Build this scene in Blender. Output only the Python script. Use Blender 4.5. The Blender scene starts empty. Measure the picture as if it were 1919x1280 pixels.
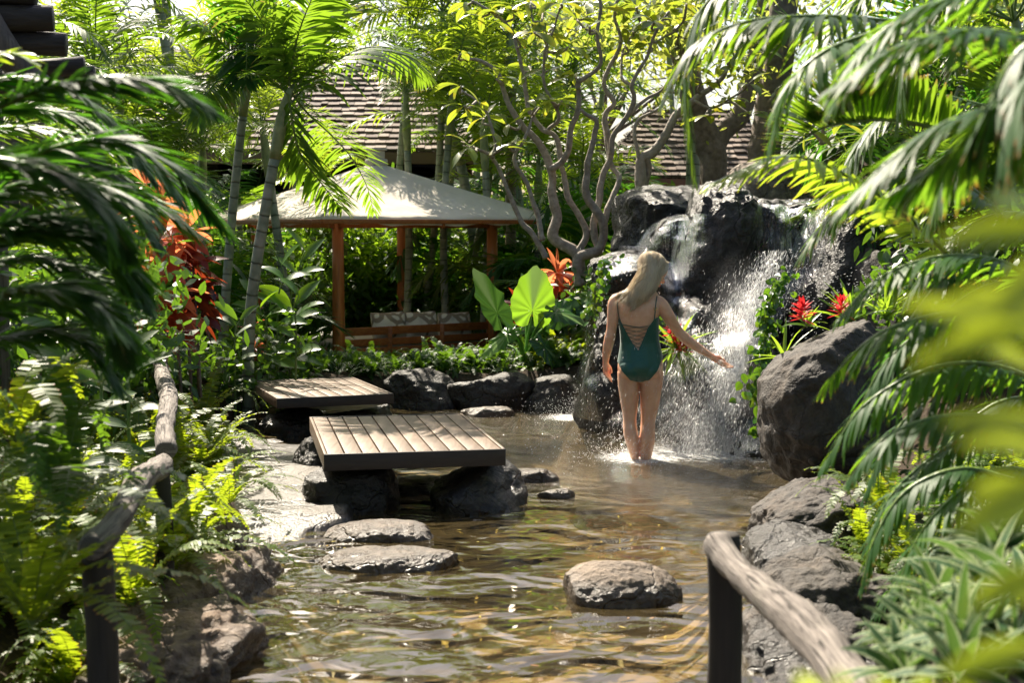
import bpy, bmesh, math, random
import numpy as np
from mathutils import Vector, Matrix, noise
from mathutils.bvhtree import BVHTree

# ------------------------------------------------------------------ camera, sky, sun, exposure
scene = bpy.context.scene
C = scene.collection
F = 2665.0                       # focal length in photograph pixels (1919 wide)
CAM = Vector((0.0, 0.0, 1.56))
TH = math.atan(215.0 / F)
cam_d = bpy.data.cameras.new("camera")
cam = bpy.data.objects.new("camera", cam_d); C.objects.link(cam)
cam.location = CAM
cam.rotation_euler = (math.radians(90) - TH, 0, 0)
cam_d.sensor_width = 36.0
cam_d.lens = 36.0 * F / 1919.0
cam_d.clip_start = 0.05
cam_d.clip_end = 2000
cam_d.dof.use_dof = True
cam_d.dof.focus_distance = 9.6
cam_d.dof.aperture_fstop = 3.8
scene.camera = cam

SUN_EL, SUN_AZ = math.radians(47), math.radians(-26)      # azimuth from +Y towards +X
world = bpy.data.worlds.new("World"); scene.world = world
world.use_nodes = True
wn = world.node_tree.nodes; wl = world.node_tree.links
wn.clear()
wo = wn.new("ShaderNodeOutputWorld"); wb = wn.new("ShaderNodeBackground"); ws = wn.new("ShaderNodeTexSky")
ws.sky_type = 'NISHITA'; ws.sun_disc = False
ws.sun_elevation = SUN_EL; ws.sun_rotation = SUN_AZ
ws.air_density = 1.0; ws.dust_density = 3.0; ws.ozone_density = 1.0
wb.inputs[1].default_value = 0.07
wl.new(ws.outputs[0], wb.inputs[0]); wl.new(wb.outputs[0], wo.inputs[0])
sun_d = bpy.data.lights.new("sun", 'SUN'); sun = bpy.data.objects.new("sun", sun_d); C.objects.link(sun)
sun_d.energy = 5.0; sun_d.angle = math.radians(0.5); sun_d.color = (1.0, 0.90, 0.74)
SUNV = Vector((math.sin(SUN_AZ) * math.cos(SUN_EL), math.cos(SUN_AZ) * math.cos(SUN_EL), math.sin(SUN_EL)))
sun.rotation_euler = SUNV.to_track_quat('Z', 'Y').to_euler()
sun.location = SUNV * 60
scene.view_settings.view_transform = 'Standard'
scene.view_settings.look = 'None'
scene.view_settings.exposure = 1.5
scene.view_settings.gamma = 1.0
scene.render.engine = 'CYCLES'
scene.cycles.use_denoising = True
scene.cycles.max_bounces = 7
scene.cycles.diffuse_bounces = 3
scene.cycles.glossy_bounces = 3
scene.cycles.transmission_bounces = 5
scene.cycles.transparent_max_bounces = 10
scene.cycles.caustics_reflective = False
scene.cycles.caustics_refractive = False
scene.cycles.sample_clamp_indirect = 6.0

# ------------------------------------------------------------------ helpers
def ray(px, py):
    x = (px - 959.5) / F; y = (640.0 - py) / F
    return Vector((x, math.cos(TH) + y * math.sin(TH), -math.sin(TH) + y * math.cos(TH)))
def P(px, py, d):
    r = ray(px, py); return CAM + r * (d / r.y)
def G(px, py, z=0.0):
    r = ray(px, py); return CAM + r * ((z - CAM.z) / r.z)
def PX(X, Y, Z):
    v = Vector((X, Y, Z)) - CAM
    dep = v.y * math.cos(TH) - v.z * math.sin(TH); up = v.y * math.sin(TH) + v.z * math.cos(TH)
    return 959.5 + F * v.x / dep, 640 - F * up / dep
V3 = lambda *a: np.array(a, float)
def nrm(a):
    a = np.asarray(a, float)
    return a / np.maximum(np.linalg.norm(a, axis=-1, keepdims=True), 1e-9)

class Geo:
    def __init__(s): s.v = []; s.q = []; s.t = []; s.a = []; s.qm = []; s.tm = []; s.n = 0
    def add(s, v, q=None, t=None, a=None, m=0):
        v = np.asarray(v, float).reshape(-1, 3); s.v.append(v)
        if a is None: a = np.zeros((len(v), 3))
        s.a.append(np.asarray(a, float).reshape(-1, 3))
        if q is not None and len(q):
            q = np.asarray(q, int).reshape(-1, 4); s.q.append(q + s.n); s.qm.append(np.full(len(q), m))
        if t is not None and len(t):
            t = np.asarray(t, int).reshape(-1, 3); s.t.append(t + s.n); s.tm.append(np.full(len(t), m))
        s.n += len(v)
    def mesh(s, name, mats, origin=(0, 0, 0), smooth=True):
        v = np.concatenate(s.v) - np.asarray(origin, float)
        q = np.concatenate(s.q) if s.q else np.zeros((0, 4), int)
        t = np.concatenate(s.t) if s.t else np.zeros((0, 3), int)
        me = bpy.data.meshes.new(name)
        me.vertices.add(len(v)); me.vertices.foreach_set('co', v.astype(np.float32).ravel())
        me.loops.add(4 * len(q) + 3 * len(t))
        me.loops.foreach_set('vertex_index', np.concatenate([q.ravel(), t.ravel()]).astype(np.int32))
        me.polygons.add(len(q) + len(t))
        st = np.concatenate([np.arange(len(q)) * 4, 4 * len(q) + np.arange(len(t)) * 3]).astype(np.int32)
        me.polygons.foreach_set('loop_start', st)
        mi = np.concatenate([np.concatenate(s.qm) if s.qm else np.zeros(0), np.concatenate(s.tm) if s.tm else np.zeros(0)]).astype(np.int32)
        me.polygons.foreach_set('material_index', mi)
        me.polygons.foreach_set('use_smooth', np.full(len(mi), smooth))
        at = me.attributes.new('leaf', 'FLOAT_VECTOR', 'POINT')
        at.data.foreach_set('vector', np.concatenate(s.a).astype(np.float32).ravel())
        me.update(calc_edges=True)
        for m in (mats if isinstance(mats, (list, tuple)) else [mats]): me.materials.append(m)
        return me
    def build(s, name, mats, parent=None, smooth=True, origin=None):
        if origin is None: origin = tuple(parent_origin(parent)) if parent else (0, 0, 0)
        me = s.mesh(name, mats, origin, smooth)
        o = bpy.data.objects.new(name, me); C.objects.link(o)
        if parent: o.parent = parent
        else: o.location = origin
        return o
def parent_origin(p):
    v = Vector((0, 0, 0))
    while p: v += p.location; p = p.parent
    return v
def thing(name, label, cat, loc=(0, 0, 0), group=None):
    o = bpy.data.objects.new(name, None); C.objects.link(o); o.location = loc
    o.empty_display_size = 0.1
    return tag(o, label, cat, group)
def tag(o, label, cat, group=None):
    o['label'] = label; o['category'] = cat
    if group: o['group'] = group
    return o
def struct(o, kind='structure', label=None, cat=None):
    o['kind'] = kind
    if label: o['label'] = label
    if cat: o['category'] = cat
    return o

def catmull(pts, n):
    pts = np.asarray([tuple(p) for p in pts], float)
    if len(pts) == 2: return pts[0] + (pts[1] - pts[0]) * np.linspace(0, 1, n)[:, None]
    pp = np.vstack([2 * pts[0] - pts[1], pts, 2 * pts[-1] - pts[-2]])
    seg = np.concatenate([[0], np.cumsum(np.linalg.norm(np.diff(pts, axis=0), axis=1) ** .7)]); seg /= seg[-1]
    out = []
    for t in np.linspace(0, 1, n):
        i = min(np.searchsorted(seg, t, side='right') - 1, len(pts) - 2)
        u = (t - seg[i]) / (seg[i + 1] - seg[i])
        a, b, c, d = pp[i], pp[i + 1], pp[i + 2], pp[i + 3]
        out.append(.5 * ((2 * b) + (-a + c) * u + (2 * a - 5 * b + 4 * c - d) * u * u + (-a + 3 * b - 3 * c + d) * u ** 3))
    return np.array(out)

def tube(g, pts, rad, n=8, m=0, tint=0.5, cap=True, squash=None):
    pts = np.asarray([tuple(p) for p in pts], float); k = len(pts)
    rad = np.full(k, rad, float) if np.isscalar(rad) else np.interp(np.linspace(0, 1, k), np.linspace(0, 1, len(rad)), rad)
    T = nrm(np.gradient(pts, axis=0))
    ref = V3(0, 0, 1) if abs(T[0][2]) < .9 else V3(1, 0, 0)
    S = nrm(np.cross(T[0], ref)); rings = []
    L = np.concatenate([[0], np.cumsum(np.linalg.norm(np.diff(pts, axis=0), axis=1))])
    ang = np.linspace(0, 2 * np.pi, n, endpoint=False); at = []
    for i in range(k):
        S = nrm(S - T[i] * S.dot(T[i])); B = np.cross(T[i], S)
        rings.append(pts[i] + rad[i] * (np.cos(ang)[:, None] * S + np.sin(ang)[:, None] * B * (squash or 1)))
        at.append(np.stack([ang / 6.283, np.full(n, L[i]), np.full(n, tint)], 1))
    v = np.concatenate(rings); a = np.concatenate(at)
    i, j = np.meshgrid(np.arange(k - 1), np.arange(n), indexing='ij')
    q = np.stack([i * n + j, i * n + (j + 1) % n, (i + 1) * n + (j + 1) % n, (i + 1) * n + j], -1).reshape(-1, 4)
    t = []
    if cap:
        v = np.vstack([v, pts[0], pts[-1]]); a = np.vstack([a, [0, 0, tint], [0, L[-1], tint]])
        c0, c1 = k * n, k * n + 1
        for j in range(n):
            t.append((c0, (j + 1) % n, j)); t.append((c1, (k - 1) * n + j, (k - 1) * n + (j + 1) % n))
    g.add(v, q, t, a, m)

def box(g, c, s, rz=0.0, m=0, tint=.5, R=None, bev=0.0):
    """box with optional bevelled edges; R = 3x3 rotation"""
    bm = bmesh.new(); bmesh.ops.create_cube(bm, size=1.0)
    for v in bm.verts: v.co = Vector((v.co.x * s[0], v.co.y * s[1], v.co.z * s[2]))
    if bev: bmesh.ops.bevel(bm, geom=list(bm.edges), offset=bev, segments=2, affect='EDGES', profile=.6)
    if R is None: R = Matrix.Rotation(rz, 3, 'Z')
    bmesh.ops.triangulate(bm, faces=[f for f in bm.faces if len(f.verts) > 4])
    bm.verts.index_update()
    v = np.array([tuple(R @ w.co + Vector(c)) for w in bm.verts])
    q = [[w.index for w in f.verts] for f in bm.faces if len(f.verts) == 4]
    t = [[w.index for w in f.verts] for f in bm.faces if len(f.verts) == 3]
    bm.free()
    g.add(v, q, t, np.tile([0, 0, tint], (len(v), 1)), m)

def beam(g, a, b, w, h, m=0, bev=.003, tint=.5):
    a, b = Vector(a), Vector(b); d = (b - a); L = d.length; x = d.normalized()
    z = Vector((0, 0, 1)); y = z.cross(x)
    if y.length < 1e-4: y = Vector((0, 1, 0))
    y.normalize(); z = x.cross(y)
    R = Matrix((x, y, z)).transposed()
    box(g, (a + b) / 2, (L, w, h), R=R, m=m, bev=bev, tint=tint)

def leaves(g, base, d, nv, L, W, prof, droop=.5, fold=.15, tint=.5, m=0, cols=2, twist=0.0, wave=0.0, rng=None):
    """batch of leaf blades. base,d,nv (N,3); L,W,droop,tint (N,) or scalars; prof = width profile along the blade"""
    base = np.asarray(base, float).reshape(-1, 3); N = len(base)
    d = nrm(np.broadcast_to(d, (N, 3))); nv = np.broadcast_to(nv, (N, 3)).astype(float)
    L = np.broadcast_to(L, (N,)).astype(float); W = np.broadcast_to(W, (N,)).astype(float)
    droop = np.broadcast_to(droop, (N,)).astype(float); tint = np.broadcast_to(tint, (N,)).astype(float)
    prof = np.asarray(prof, float); k = len(prof)
    p = base.copy(); rows = []; at = []
    for i in range(k):
        t = i / (k - 1)
        dd = nrm(d - V3(0, 0, 1) * (droop * t)[:, None])
        if i: p = p + dd * (L / (k - 1))[:, None]
        s = nrm(np.cross(dd, nv)); n2 = np.cross(s, dd)
        if twist:
            ca, sa = math.cos(twist * t), math.sin(twist * t); s, n2 = s * ca + n2 * sa, n2 * ca - s * sa
        hw = (W * prof[i] / 2)[:, None]
        f = fold
        wv = 0
        if wave: wv = n2 * hw * wave * (math.sin(i * 2.3))
        if cols == 2:
            rows.append(np.stack([p - s * hw + wv, p + s * hw - wv], 1))
            at.append(np.stack([np.stack([np.zeros(N), np.full(N, t), tint], 1), np.stack([np.ones(N), np.full(N, t), tint], 1)], 1))
        else:
            rows.append(np.stack([p - s * hw + n2 * hw * f + wv, p, p + s * hw + n2 * hw * f - wv], 1))
            at.append(np.stack([np.stack([np.full(N, u), np.full(N, t), tint], 1) for u in (0, .5, 1)], 1))
    v = np.stack(rows, 1); a = np.stack(at, 1); c = v.shape[2]
    q = []
    for i in range(k - 1):
        for j in range(c - 1):
            q.append([i * c + j, i * c + j + 1, (i + 1) * c + j + 1, (i + 1) * c + j])
    q = np.array(q)[None] + (np.arange(N) * k * c)[:, None, None]
    g.add(v.reshape(-1, 3), q.reshape(-1, 4), None, a.reshape(-1, 3), m)

PALM = [.35, .95, 1, .75, .12]
def frond(g, spine, rng, pairs=42, ll=.42, lw=.028, lean=.55, vee=.12, droop=.7, t0=.14, tint=.5, m=0, ms=1, rr=.011, prof=PALM, up=None, petiole=True, jit=.12):
    spine = np.asarray(spine, float); k = len(spine)
    T = nrm(np.gradient(spine, axis=0))
    t = np.linspace(t0, .995, pairs); idx = t * (k - 1)
    for sgn in (-1, 1):
        tt = np.clip(t + rng.uniform(-.4, .4, pairs) / pairs, 0, 1); ix = tt * (k - 1)
        i0 = np.clip(ix.astype(int), 0, k - 2); fr = (ix - i0)[:, None]
        b = spine[i0] * (1 - fr) + spine[i0 + 1] * fr
        tg = nrm(T[i0] * (1 - fr) + T[i0 + 1] * fr)
        upv = V3(0, 0, 1) if up is None else np.asarray(up, float)
        s = np.cross(tg, upv); s = nrm(s + 1e-5); n2 = np.cross(s, tg)
        le = lean + .55 * np.clip((tt - .6) / .4, 0, 1) ** 1.5 + rng.normal(0, jit * .5, pairs)
        ve = vee + rng.normal(0, jit, pairs)
        dd = nrm(sgn * s * np.cos(le)[:, None] + tg * np.sin(le)[:, None] + n2 * ve[:, None])
        lp = np.clip(np.sin(np.pi * (tt - t0) / (1 - t0) * .80 + .42), .12, 1) ** .8
        ln = ll * lp * rng.uniform(.85, 1.08, pairs)
        leaves(g, b, dd, n2 + dd * .0 + .25 * sgn * s + rng.normal(0, .12, (pairs, 3)), ln, lw * (.55 + .45 * lp) * rng.uniform(.85, 1.15, pairs), prof,
               droop=droop * rng.uniform(.5, 1.5, pairs), tint=np.clip(tint + rng.normal(0, .12, pairs), 0, 1), m=m)
    if petiole: tube(g, spine[::1], [rr, rr * .8, rr * .5, rr * .2], n=5, m=ms, tint=tint, cap=False)

def arc(p0, az, el, L, bend, n=16, side=0.0):
    """spine leaving p0 at azimuth az, elevation el, drooping by bend"""
    d0 = V3(math.cos(el) * math.cos(az), math.cos(el) * math.sin(az), math.sin(el))
    sd = V3(-math.sin(az), math.cos(az), 0)
    p = V3(*p0); out = [p.copy()]
    for i in range(n - 1):
        t = (i + .5) / (n - 1)
        d = nrm(d0 + V3(0, 0, -1) * bend * t ** 1.4 + sd * side * t)
        p = p + d * L / (n - 1); out.append(p.copy())
    return np.array(out)
# ------------------------------------------------------------------ materials
class MT:
    def __init__(s, name):
        s.m = bpy.data.materials.new(name); s.m.use_nodes = True
        s.t = s.m.node_tree; s.t.nodes.clear(); s.out = s.n('ShaderNodeOutputMaterial')
    def n(s, typ, **kw):
        nd = s.t.nodes.new(typ)
        for k, v in kw.items():
            if k.startswith('i_'):
                nd.inputs[k[2:].replace('_', ' ')].default_value = v
            else: setattr(nd, k, v)
        return nd
    def l(s, a, b): s.t.links.new(a, b)
    def math(s, op, a, b=None, clamp=False):
        nd = s.n('ShaderNodeMath', operation=op, use_clamp=clamp)
        for i, x in enumerate((a, b)):
            if x is None: continue
            if isinstance(x, (int, float)): nd.inputs[i].default_value = x
            else: s.l(x, nd.inputs[i])
        return nd.outputs[0]
    def mix(s, f, a, b, blend='MIX'):
        nd = s.n('ShaderNodeMix', data_type='RGBA', blend_type=blend)
        for i, x in ((0, f), (6, a), (7, b)):
            if isinstance(x, (int, float)): nd.inputs[i].default_value = x
            elif isinstance(x, (tuple, list)): nd.inputs[i].default_value = (*x[:3], 1)
            else: s.l(x, nd.inputs[i])
        return nd.outputs[2]
    def ramp(s, f, stops):
        nd = s.n('ShaderNodeValToRGB'); cr = nd.color_ramp
        while len(cr.elements) < len(stops): cr.elements.new(.5)
        for e, (p, c) in zip(cr.elements, stops):
            e.position = p; e.color = (*c, 1) if isinstance(c, (tuple, list)) else (c, c, c, 1)
        s.l(f, nd.inputs[0]); return nd.outputs[0]
    def noise(s, scale, detail=4, rough=.55, vec=None, dist=0.0, typ=None):
        nd = s.n('ShaderNodeTexNoise'); nd.inputs['Scale'].default_value = scale; nd.inputs['Detail'].default_value = detail
        nd.inputs['Roughness'].default_value = rough; nd.inputs['Distortion'].default_value = dist
        if typ: nd.noise_type = typ
        if vec is not None: s.l(vec, nd.inputs['Vector'])
        return nd.outputs[0]
    def coord(s, scale=(1, 1, 1), kind='Object', rot=(0, 0, 0)):
        tc = s.n('ShaderNodeTexCoord'); mp = s.n('ShaderNodeMapping'); mp.inputs['Scale'].default_value = scale; mp.inputs['Rotation'].default_value = rot
        s.l(tc.outputs[kind], mp.inputs['Vector']); return mp.outputs[0]
    def wpos(s, scale=(1, 1, 1)):
        ge = s.n('ShaderNodeNewGeometry'); mp = s.n('ShaderNodeMapping'); mp.inputs['Scale'].default_value = scale
        s.l(ge.outputs['Position'], mp.inputs['Vector']); return mp.outputs[0]
    def attr(s):
        a = s.n('ShaderNodeAttribute', attribute_name='leaf'); x = s.n('ShaderNodeSeparateXYZ'); s.l(a.outputs['Vector'], x.inputs[0])
        return x.outputs
    def bump(s, h, strength=.5, dist=.02, normal=None):
        b = s.n('ShaderNodeBump'); b.inputs['Strength'].default_value = strength; b.inputs['Distance'].default_value = dist
        s.l(h, b.inputs['Height'])
        if normal is not None: s.l(normal, b.inputs['Normal'])
        return b.outputs[0]
    def principled(s, color, rough=.5, spec=.5, normal=None, **kw):
        p = s.n('ShaderNodeBsdfPrincipled')
        for key, x in (('Base Color', color), ('Roughness', rough), ('Specular IOR Level', spec), ('Normal', normal)):
            if x is None: continue
            if isinstance(x, (int, float)): p.inputs[key].default_value = x
            elif isinstance(x, (tuple, list)): p.inputs[key].default_value = (*x[:3], 1)
            else: s.l(x, p.inputs[key])
        for k, x in kw.items(): p.inputs[k.replace('_', ' ')].default_value = x
        return p.outputs[0]
    def done(s, sh): s.l(sh, s.out.inputs['Surface']); return s.m

def leaf_mat(name, dark, light, trans, rough=.32, tf=.42, edge=None, rib=None, tip=None, spec=.5, blotch=0.0, veins=0.0):
    M = MT(name); u, v, tint = M.attr()
    col = M.mix(tint, dark, light)
    nz = M.noise(3.0, 2, vec=M.wpos())
    col = M.mix(M.math('MULTIPLY', nz, .35), col, tuple(c * .45 for c in dark))
    tr = M.mix(tint, tuple(c * .75 for c in trans), trans)
    au = M.math('ABSOLUTE', M.math('SUBTRACT', u, .5))                      # 0 midrib, .5 edge
    if veins:
        w = M.math('SINE', M.math('MULTIPLY', M.math('ADD', v, M.math('MULTIPLY', au, -.35)), veins))
        vf = M.ramp(w, [(.86, 0.0), (1.0, 1.0)])
        col = M.mix(M.math('MULTIPLY', vf, .5), col, tuple(min(1, c * 2.4) for c in light)); tr = M.mix(M.math('MULTIPLY', vf, .35), tr, tuple(c * .5 for c in trans))
    if edge:
        ef = M.ramp(M.math('ADD', au, M.math('MULTIPLY', M.noise(30, 2), .05)), [(.36, 0.0), (.39, 1.0)])
        col = M.mix(ef, col, edge); tr = M.mix(ef, tr, edge)
    if rib:
        rf = M.ramp(au, [(.02, 1.0), (.06, 0.0)]); col = M.mix(rf, col, rib); tr = M.mix(rf, tr, tuple(c * .6 for c in rib))
    if blotch:
        bf = M.ramp(M.noise(9, 3, vec=M.wpos()), [(.52, 0.0), (.66, 1.0)]); col = M.mix(M.math('MULTIPLY', bf, blotch), col, (.25, .24, .03))
        tr = M.mix(M.math('MULTIPLY', bf, blotch), tr, (.6, .5, .03))
    if tip:
        tp = M.ramp(M.math('ADD', v, M.math('MULTIPLY', nz, .25)), [(.98, 0.0), (1.0, 1.0)])
        tp = M.ramp(M.math('ADD', M.math('MULTIPLY', v, .8), M.math('MULTIPLY', M.noise(1.7, 2, vec=M.wpos()), .35)), [(.9, 0.0), (.99, 1.0)])
        col = M.mix(tp, col, tip); tr = M.mix(tp, tr, tuple(c * 1.4 for c in tip))
    bp = M.bump(M.math('SINE', M.math('MULTIPLY', u, 40.0)), .12, .002)
    p = M.principled(col, rough, spec, bp)
    t = M.n('ShaderNodeBsdfTranslucent'); M.l(tr, t.inputs[0])
    mx = M.n('ShaderNodeMixShader'); mx.inputs[0].default_value = tf; M.l(p, mx.inputs[1]); M.l(t.outputs[0], mx.inputs[2])
    return M.done(mx.outputs[0])

m_palm = leaf_mat('palm_leaf', (.016, .055, .012), (.060, .140, .020), (.34, .56, .03), rough=.42, spec=.32, tip=(.22, .14, .04))
m_palmy = leaf_mat('palm_leaf_yellow', (.045, .105, .012), (.12, .21, .02), (.60, .80, .04), tip=(.30, .17, .04))
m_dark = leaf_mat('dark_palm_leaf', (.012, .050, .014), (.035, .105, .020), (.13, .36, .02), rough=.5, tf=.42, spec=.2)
m_front = leaf_mat('front_palm_leaf', (.022, .075, .030), (.06, .15, .03), (.30, .56, .03), rough=.45, tf=.45, spec=.22, tip=(.28, .15, .03))
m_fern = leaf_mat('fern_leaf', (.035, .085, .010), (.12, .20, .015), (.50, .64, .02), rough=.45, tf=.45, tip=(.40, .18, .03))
m_fernd = leaf_mat('shade_toned_fern_leaf', (.018, .06, .014), (.05, .12, .02), (.20, .38, .02), rough=.45, tf=.4)  # darker copy of the fern leaf, with shade put into its colour
m_shrub = leaf_mat('shrub_leaf', (.014, .050, .012), (.045, .115, .02), (.20, .40, .02), rough=.42, tf=.34, rib=(.12, .2, .05))
m_tree = leaf_mat('tree_leaf', (.03, .07, .012), (.12, .17, .03), (.66, .74, .12), rough=.45, tf=.45)
m_plum = leaf_mat('plumeria_leaf', (.030, .080, .018), (.10, .160, .030), (.48, .60, .04), rough=.3, tf=.42, rib=(.25, .3, .08), blotch=.75, veins=60)
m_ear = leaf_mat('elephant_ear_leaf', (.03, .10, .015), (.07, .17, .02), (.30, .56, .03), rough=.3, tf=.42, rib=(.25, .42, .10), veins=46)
m_eard = leaf_mat('shaded_elephant_ear_leaf', (.03, .10, .03), (.06, .16, .04), (.10, .24, .03), rough=.35, tf=.22, rib=(.22, .36, .12), veins=46, edge=None)  # elephant ear copy for leaves without backlight; shade put into the colour
m_ging = leaf_mat('ginger_leaf', (.03, .10, .02), (.07, .17, .025), (.32, .55, .02), rough=.28, tf=.42, rib=(.14, .26, .06))
m_red = leaf_mat('red_ti_leaf', (.10, .014, .012), (.42, .07, .04), (.98, .30, .12), rough=.3, tf=.55)
m_maroon = leaf_mat('maroon_ti_leaf', (.035, .010, .012), (.10, .018, .015), (.45, .07, .02), rough=.25, tf=.35)
m_flower = leaf_mat('red_bract', (.35, .008, .02), (.60, .02, .04), (.9, .05, .05), rough=.4, tf=.4)
m_brom = leaf_mat('bromeliad_leaf', (.04, .12, .02), (.12, .24, .03), (.45, .68, .04), rough=.3, tf=.4)
m_var = leaf_mat('variegated_leaf', (.02, .07, .03), (.05, .12, .04), (.16, .30, .05), rough=.6, tf=.3, spec=.2, edge=(.40, .47, .25))
m_pothos = leaf_mat('creeper_leaf', (.02, .09, .015), (.06, .18, .02), (.25, .50, .02), rough=.2, tf=.35, rib=(.12, .25, .05), blotch=.25)
m_brite = leaf_mat('bright_shrub_leaf', (.03, .09, .012), (.09, .18, .02), (.42, .66, .03), rough=.35, tf=.45)
m_lime = leaf_mat('lime_shrub_leaf', (.10, .19, .015), (.22, .33, .02), (.66, .80, .04), rough=.4, tf=.48, rib=(.3, .4, .1))
m_grass = leaf_mat('grass_blade', (.03, .09, .015), (.08, .17, .02), (.35, .55, .03), rough=.4, tf=.4)

def stem_mat(name, a, b, ring=0.0, rough=.5, scale=14):
    M = MT(name); u, v, tint = M.attr()
    nz = M.noise(scale, 5, vec=M.wpos())
    col = M.mix(M.ramp(nz, [(.3, 0.0), (.7, 1.0)]), a, b)
    h = nz
    if ring:
        w = M.math('FRACT', M.math('ADD', M.math('MULTIPLY', v, 1.0 / ring), M.math('MULTIPLY', nz, .22)))
        rf = M.ramp(w, [(0.0, 1.0), (.07, 1.0), (.14, 0.0), (1.0, 0.0)])
        col = M.mix(M.math('MULTIPLY', rf, .75), col, tuple(c * .35 for c in a))
        lf = M.ramp(M.noise(5, 3, vec=M.wpos((1, 1, .8))), [(.5, 0.0), (.62, 1.0)]); col = M.mix(M.math('MULTIPLY', lf, .5), col, (.34, .33, .27))
        h = M.math('SUBTRACT', M.math('MULTIPLY', nz, .4), M.math('MULTIPLY', rf, 1.0))
    return M.done(M.principled(col, rough, .4, M.bump(h, .7, .012)))
m_stem = stem_mat('green_stem', (.07, .13, .03), (.16, .22, .06), rough=.35)
m_trunk = stem_mat('palm_trunk', (.12, .15, .10), (.25, .27, .20), ring=.13)
m_trunkb = stem_mat('brown_palm_trunk', (.16, .11, .07), (.28, .22, .15), ring=.16)
m_shaft = stem_mat('crownshaft', (.13, .17, .07), (.28, .30, .13), rough=.35)
m_bark = stem_mat('plumeria_bark', (.19, .155, .125), (.37, .32, .275), rough=.75, scale=24)
m_barkd = stem_mat('dark_bark', (.10, .078, .062), (.22, .175, .145), rough=.85, scale=18)
m_petd = stem_mat('ear_stalk', (.08, .20, .03), (.16, .32, .05), rough=.3)

def rock_mat(name, a, b, c, rough=.75, wetz=.10, bump=.8, scale=1.0, warm=.3, allwet=0.0):
    M = MT(name); w = M.wpos()
    n1 = M.noise(2.2 * scale, 7, .6, w); n2 = M.noise(16 * scale, 8, .65, w); n3 = M.noise(60 * scale, 4, .6, w)
    vo = M.n('ShaderNodeTexVoronoi', feature='DISTANCE_TO_EDGE'); vo.inputs['Scale'].default_value = 2.6 * scale
    vv = M.n('ShaderNodeMix', data_type='VECTOR'); 
    nn = M.n('ShaderNodeTexNoise'); nn.inputs['Scale'].default_value = 3.0 * scale; nn.inputs['Detail'].default_value = 5; M.l(w, nn.inputs['Vector'])
    vv.inputs[0].default_value = .35; M.l(w, vv.inputs[4]); M.l(nn.outputs['Color'], vv.inputs[5]); M.l(vv.outputs[1], vo.inputs['Vector'])
    crack = M.ramp(vo.outputs['Distance'], [(0.0, 0.0), (.018, 1.0)])
    col = M.mix(M.ramp(n1, [(.35, 0.0), (.65, 1.0)]), a, b)
    col = M.mix(M.ramp(n2, [(.45, 0.0), (.75, 1.0)]), col, c)
    col = M.mix(M.math('MULTIPLY', M.ramp(M.noise(4.2 * scale, 5, .6, w), [(.55, 0.0), (.70, 1.0)]), warm), col, (.16, .10, .055))
    col = M.mix(M.math('MULTIPLY', M.math('SUBTRACT', 1.0, crack), .35), col, tuple(x * .3 for x in a))
    ge = M.n('ShaderNodeNewGeometry'); sx = M.n('ShaderNodeSeparateXYZ'); M.l(ge.outputs['Position'], sx.inputs[0])
    zz = M.math('ADD', sx.outputs[2], M.math('MULTIPLY', n1, -.10))
    wet = M.ramp(M.math('DIVIDE', zz, max(wetz, .001) * 2.0), [(.1, 1.0), (.5, 0.0)])
    if allwet: wet = M.math('MAXIMUM', wet, M.math('MULTIPLY', M.ramp(M.noise(1.3, 4, .6, w), [(.35, 0.2), (.6, 1.0)]), allwet))
    col = M.mix(wet, col, M.mix(1.0, col, (.42, .40, .38), 'MULTIPLY'))
    rg = M.n('ShaderNodeMapRange'); M.l(wet, rg.inputs[0]); rg.inputs[3].default_value = rough; rg.inputs[4].default_value = .32
    pore = M.n('ShaderNodeTexVoronoi'); pore.inputs['Scale'].default_value = 34 * scale; M.l(vv.outputs[1], pore.inputs['Vector'])
    pr = M.ramp(pore.outputs['Distance'], [(.1, 0.0), (.45, 1.0)])
    h = M.math('ADD', M.math('MULTIPLY', n2, .9), M.math('ADD', M.math('MULTIPLY', n3, .18), M.math('ADD', M.math('MULTIPLY', crack, .25), M.math('MULTIPLY', pr, .10))))
    return M.done(M.principled(col, rg.outputs[0], .5, M.bump(h, bump, .045)))
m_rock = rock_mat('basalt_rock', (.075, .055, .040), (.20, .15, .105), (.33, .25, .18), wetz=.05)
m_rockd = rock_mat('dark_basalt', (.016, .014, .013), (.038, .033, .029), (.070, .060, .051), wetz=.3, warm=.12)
m_fall = rock_mat('wet_lava_rock', (.010, .010, .011), (.030, .028, .027), (.075, .070, .066), wetz=.3, rough=.5, warm=.10, allwet=1.0, bump=1.0)
m_bank = rock_mat('brown_rock', (.075, .045, .028), (.19, .12, .075), (.30, .21, .14), warm=.6, bump=1.0)
m_slab = rock_mat('slab_rock', (.065, .056, .045), (.115, .098, .078), (.15, .128, .10), wetz=.004, warm=.15, bump=.45, rough=.62)

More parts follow.
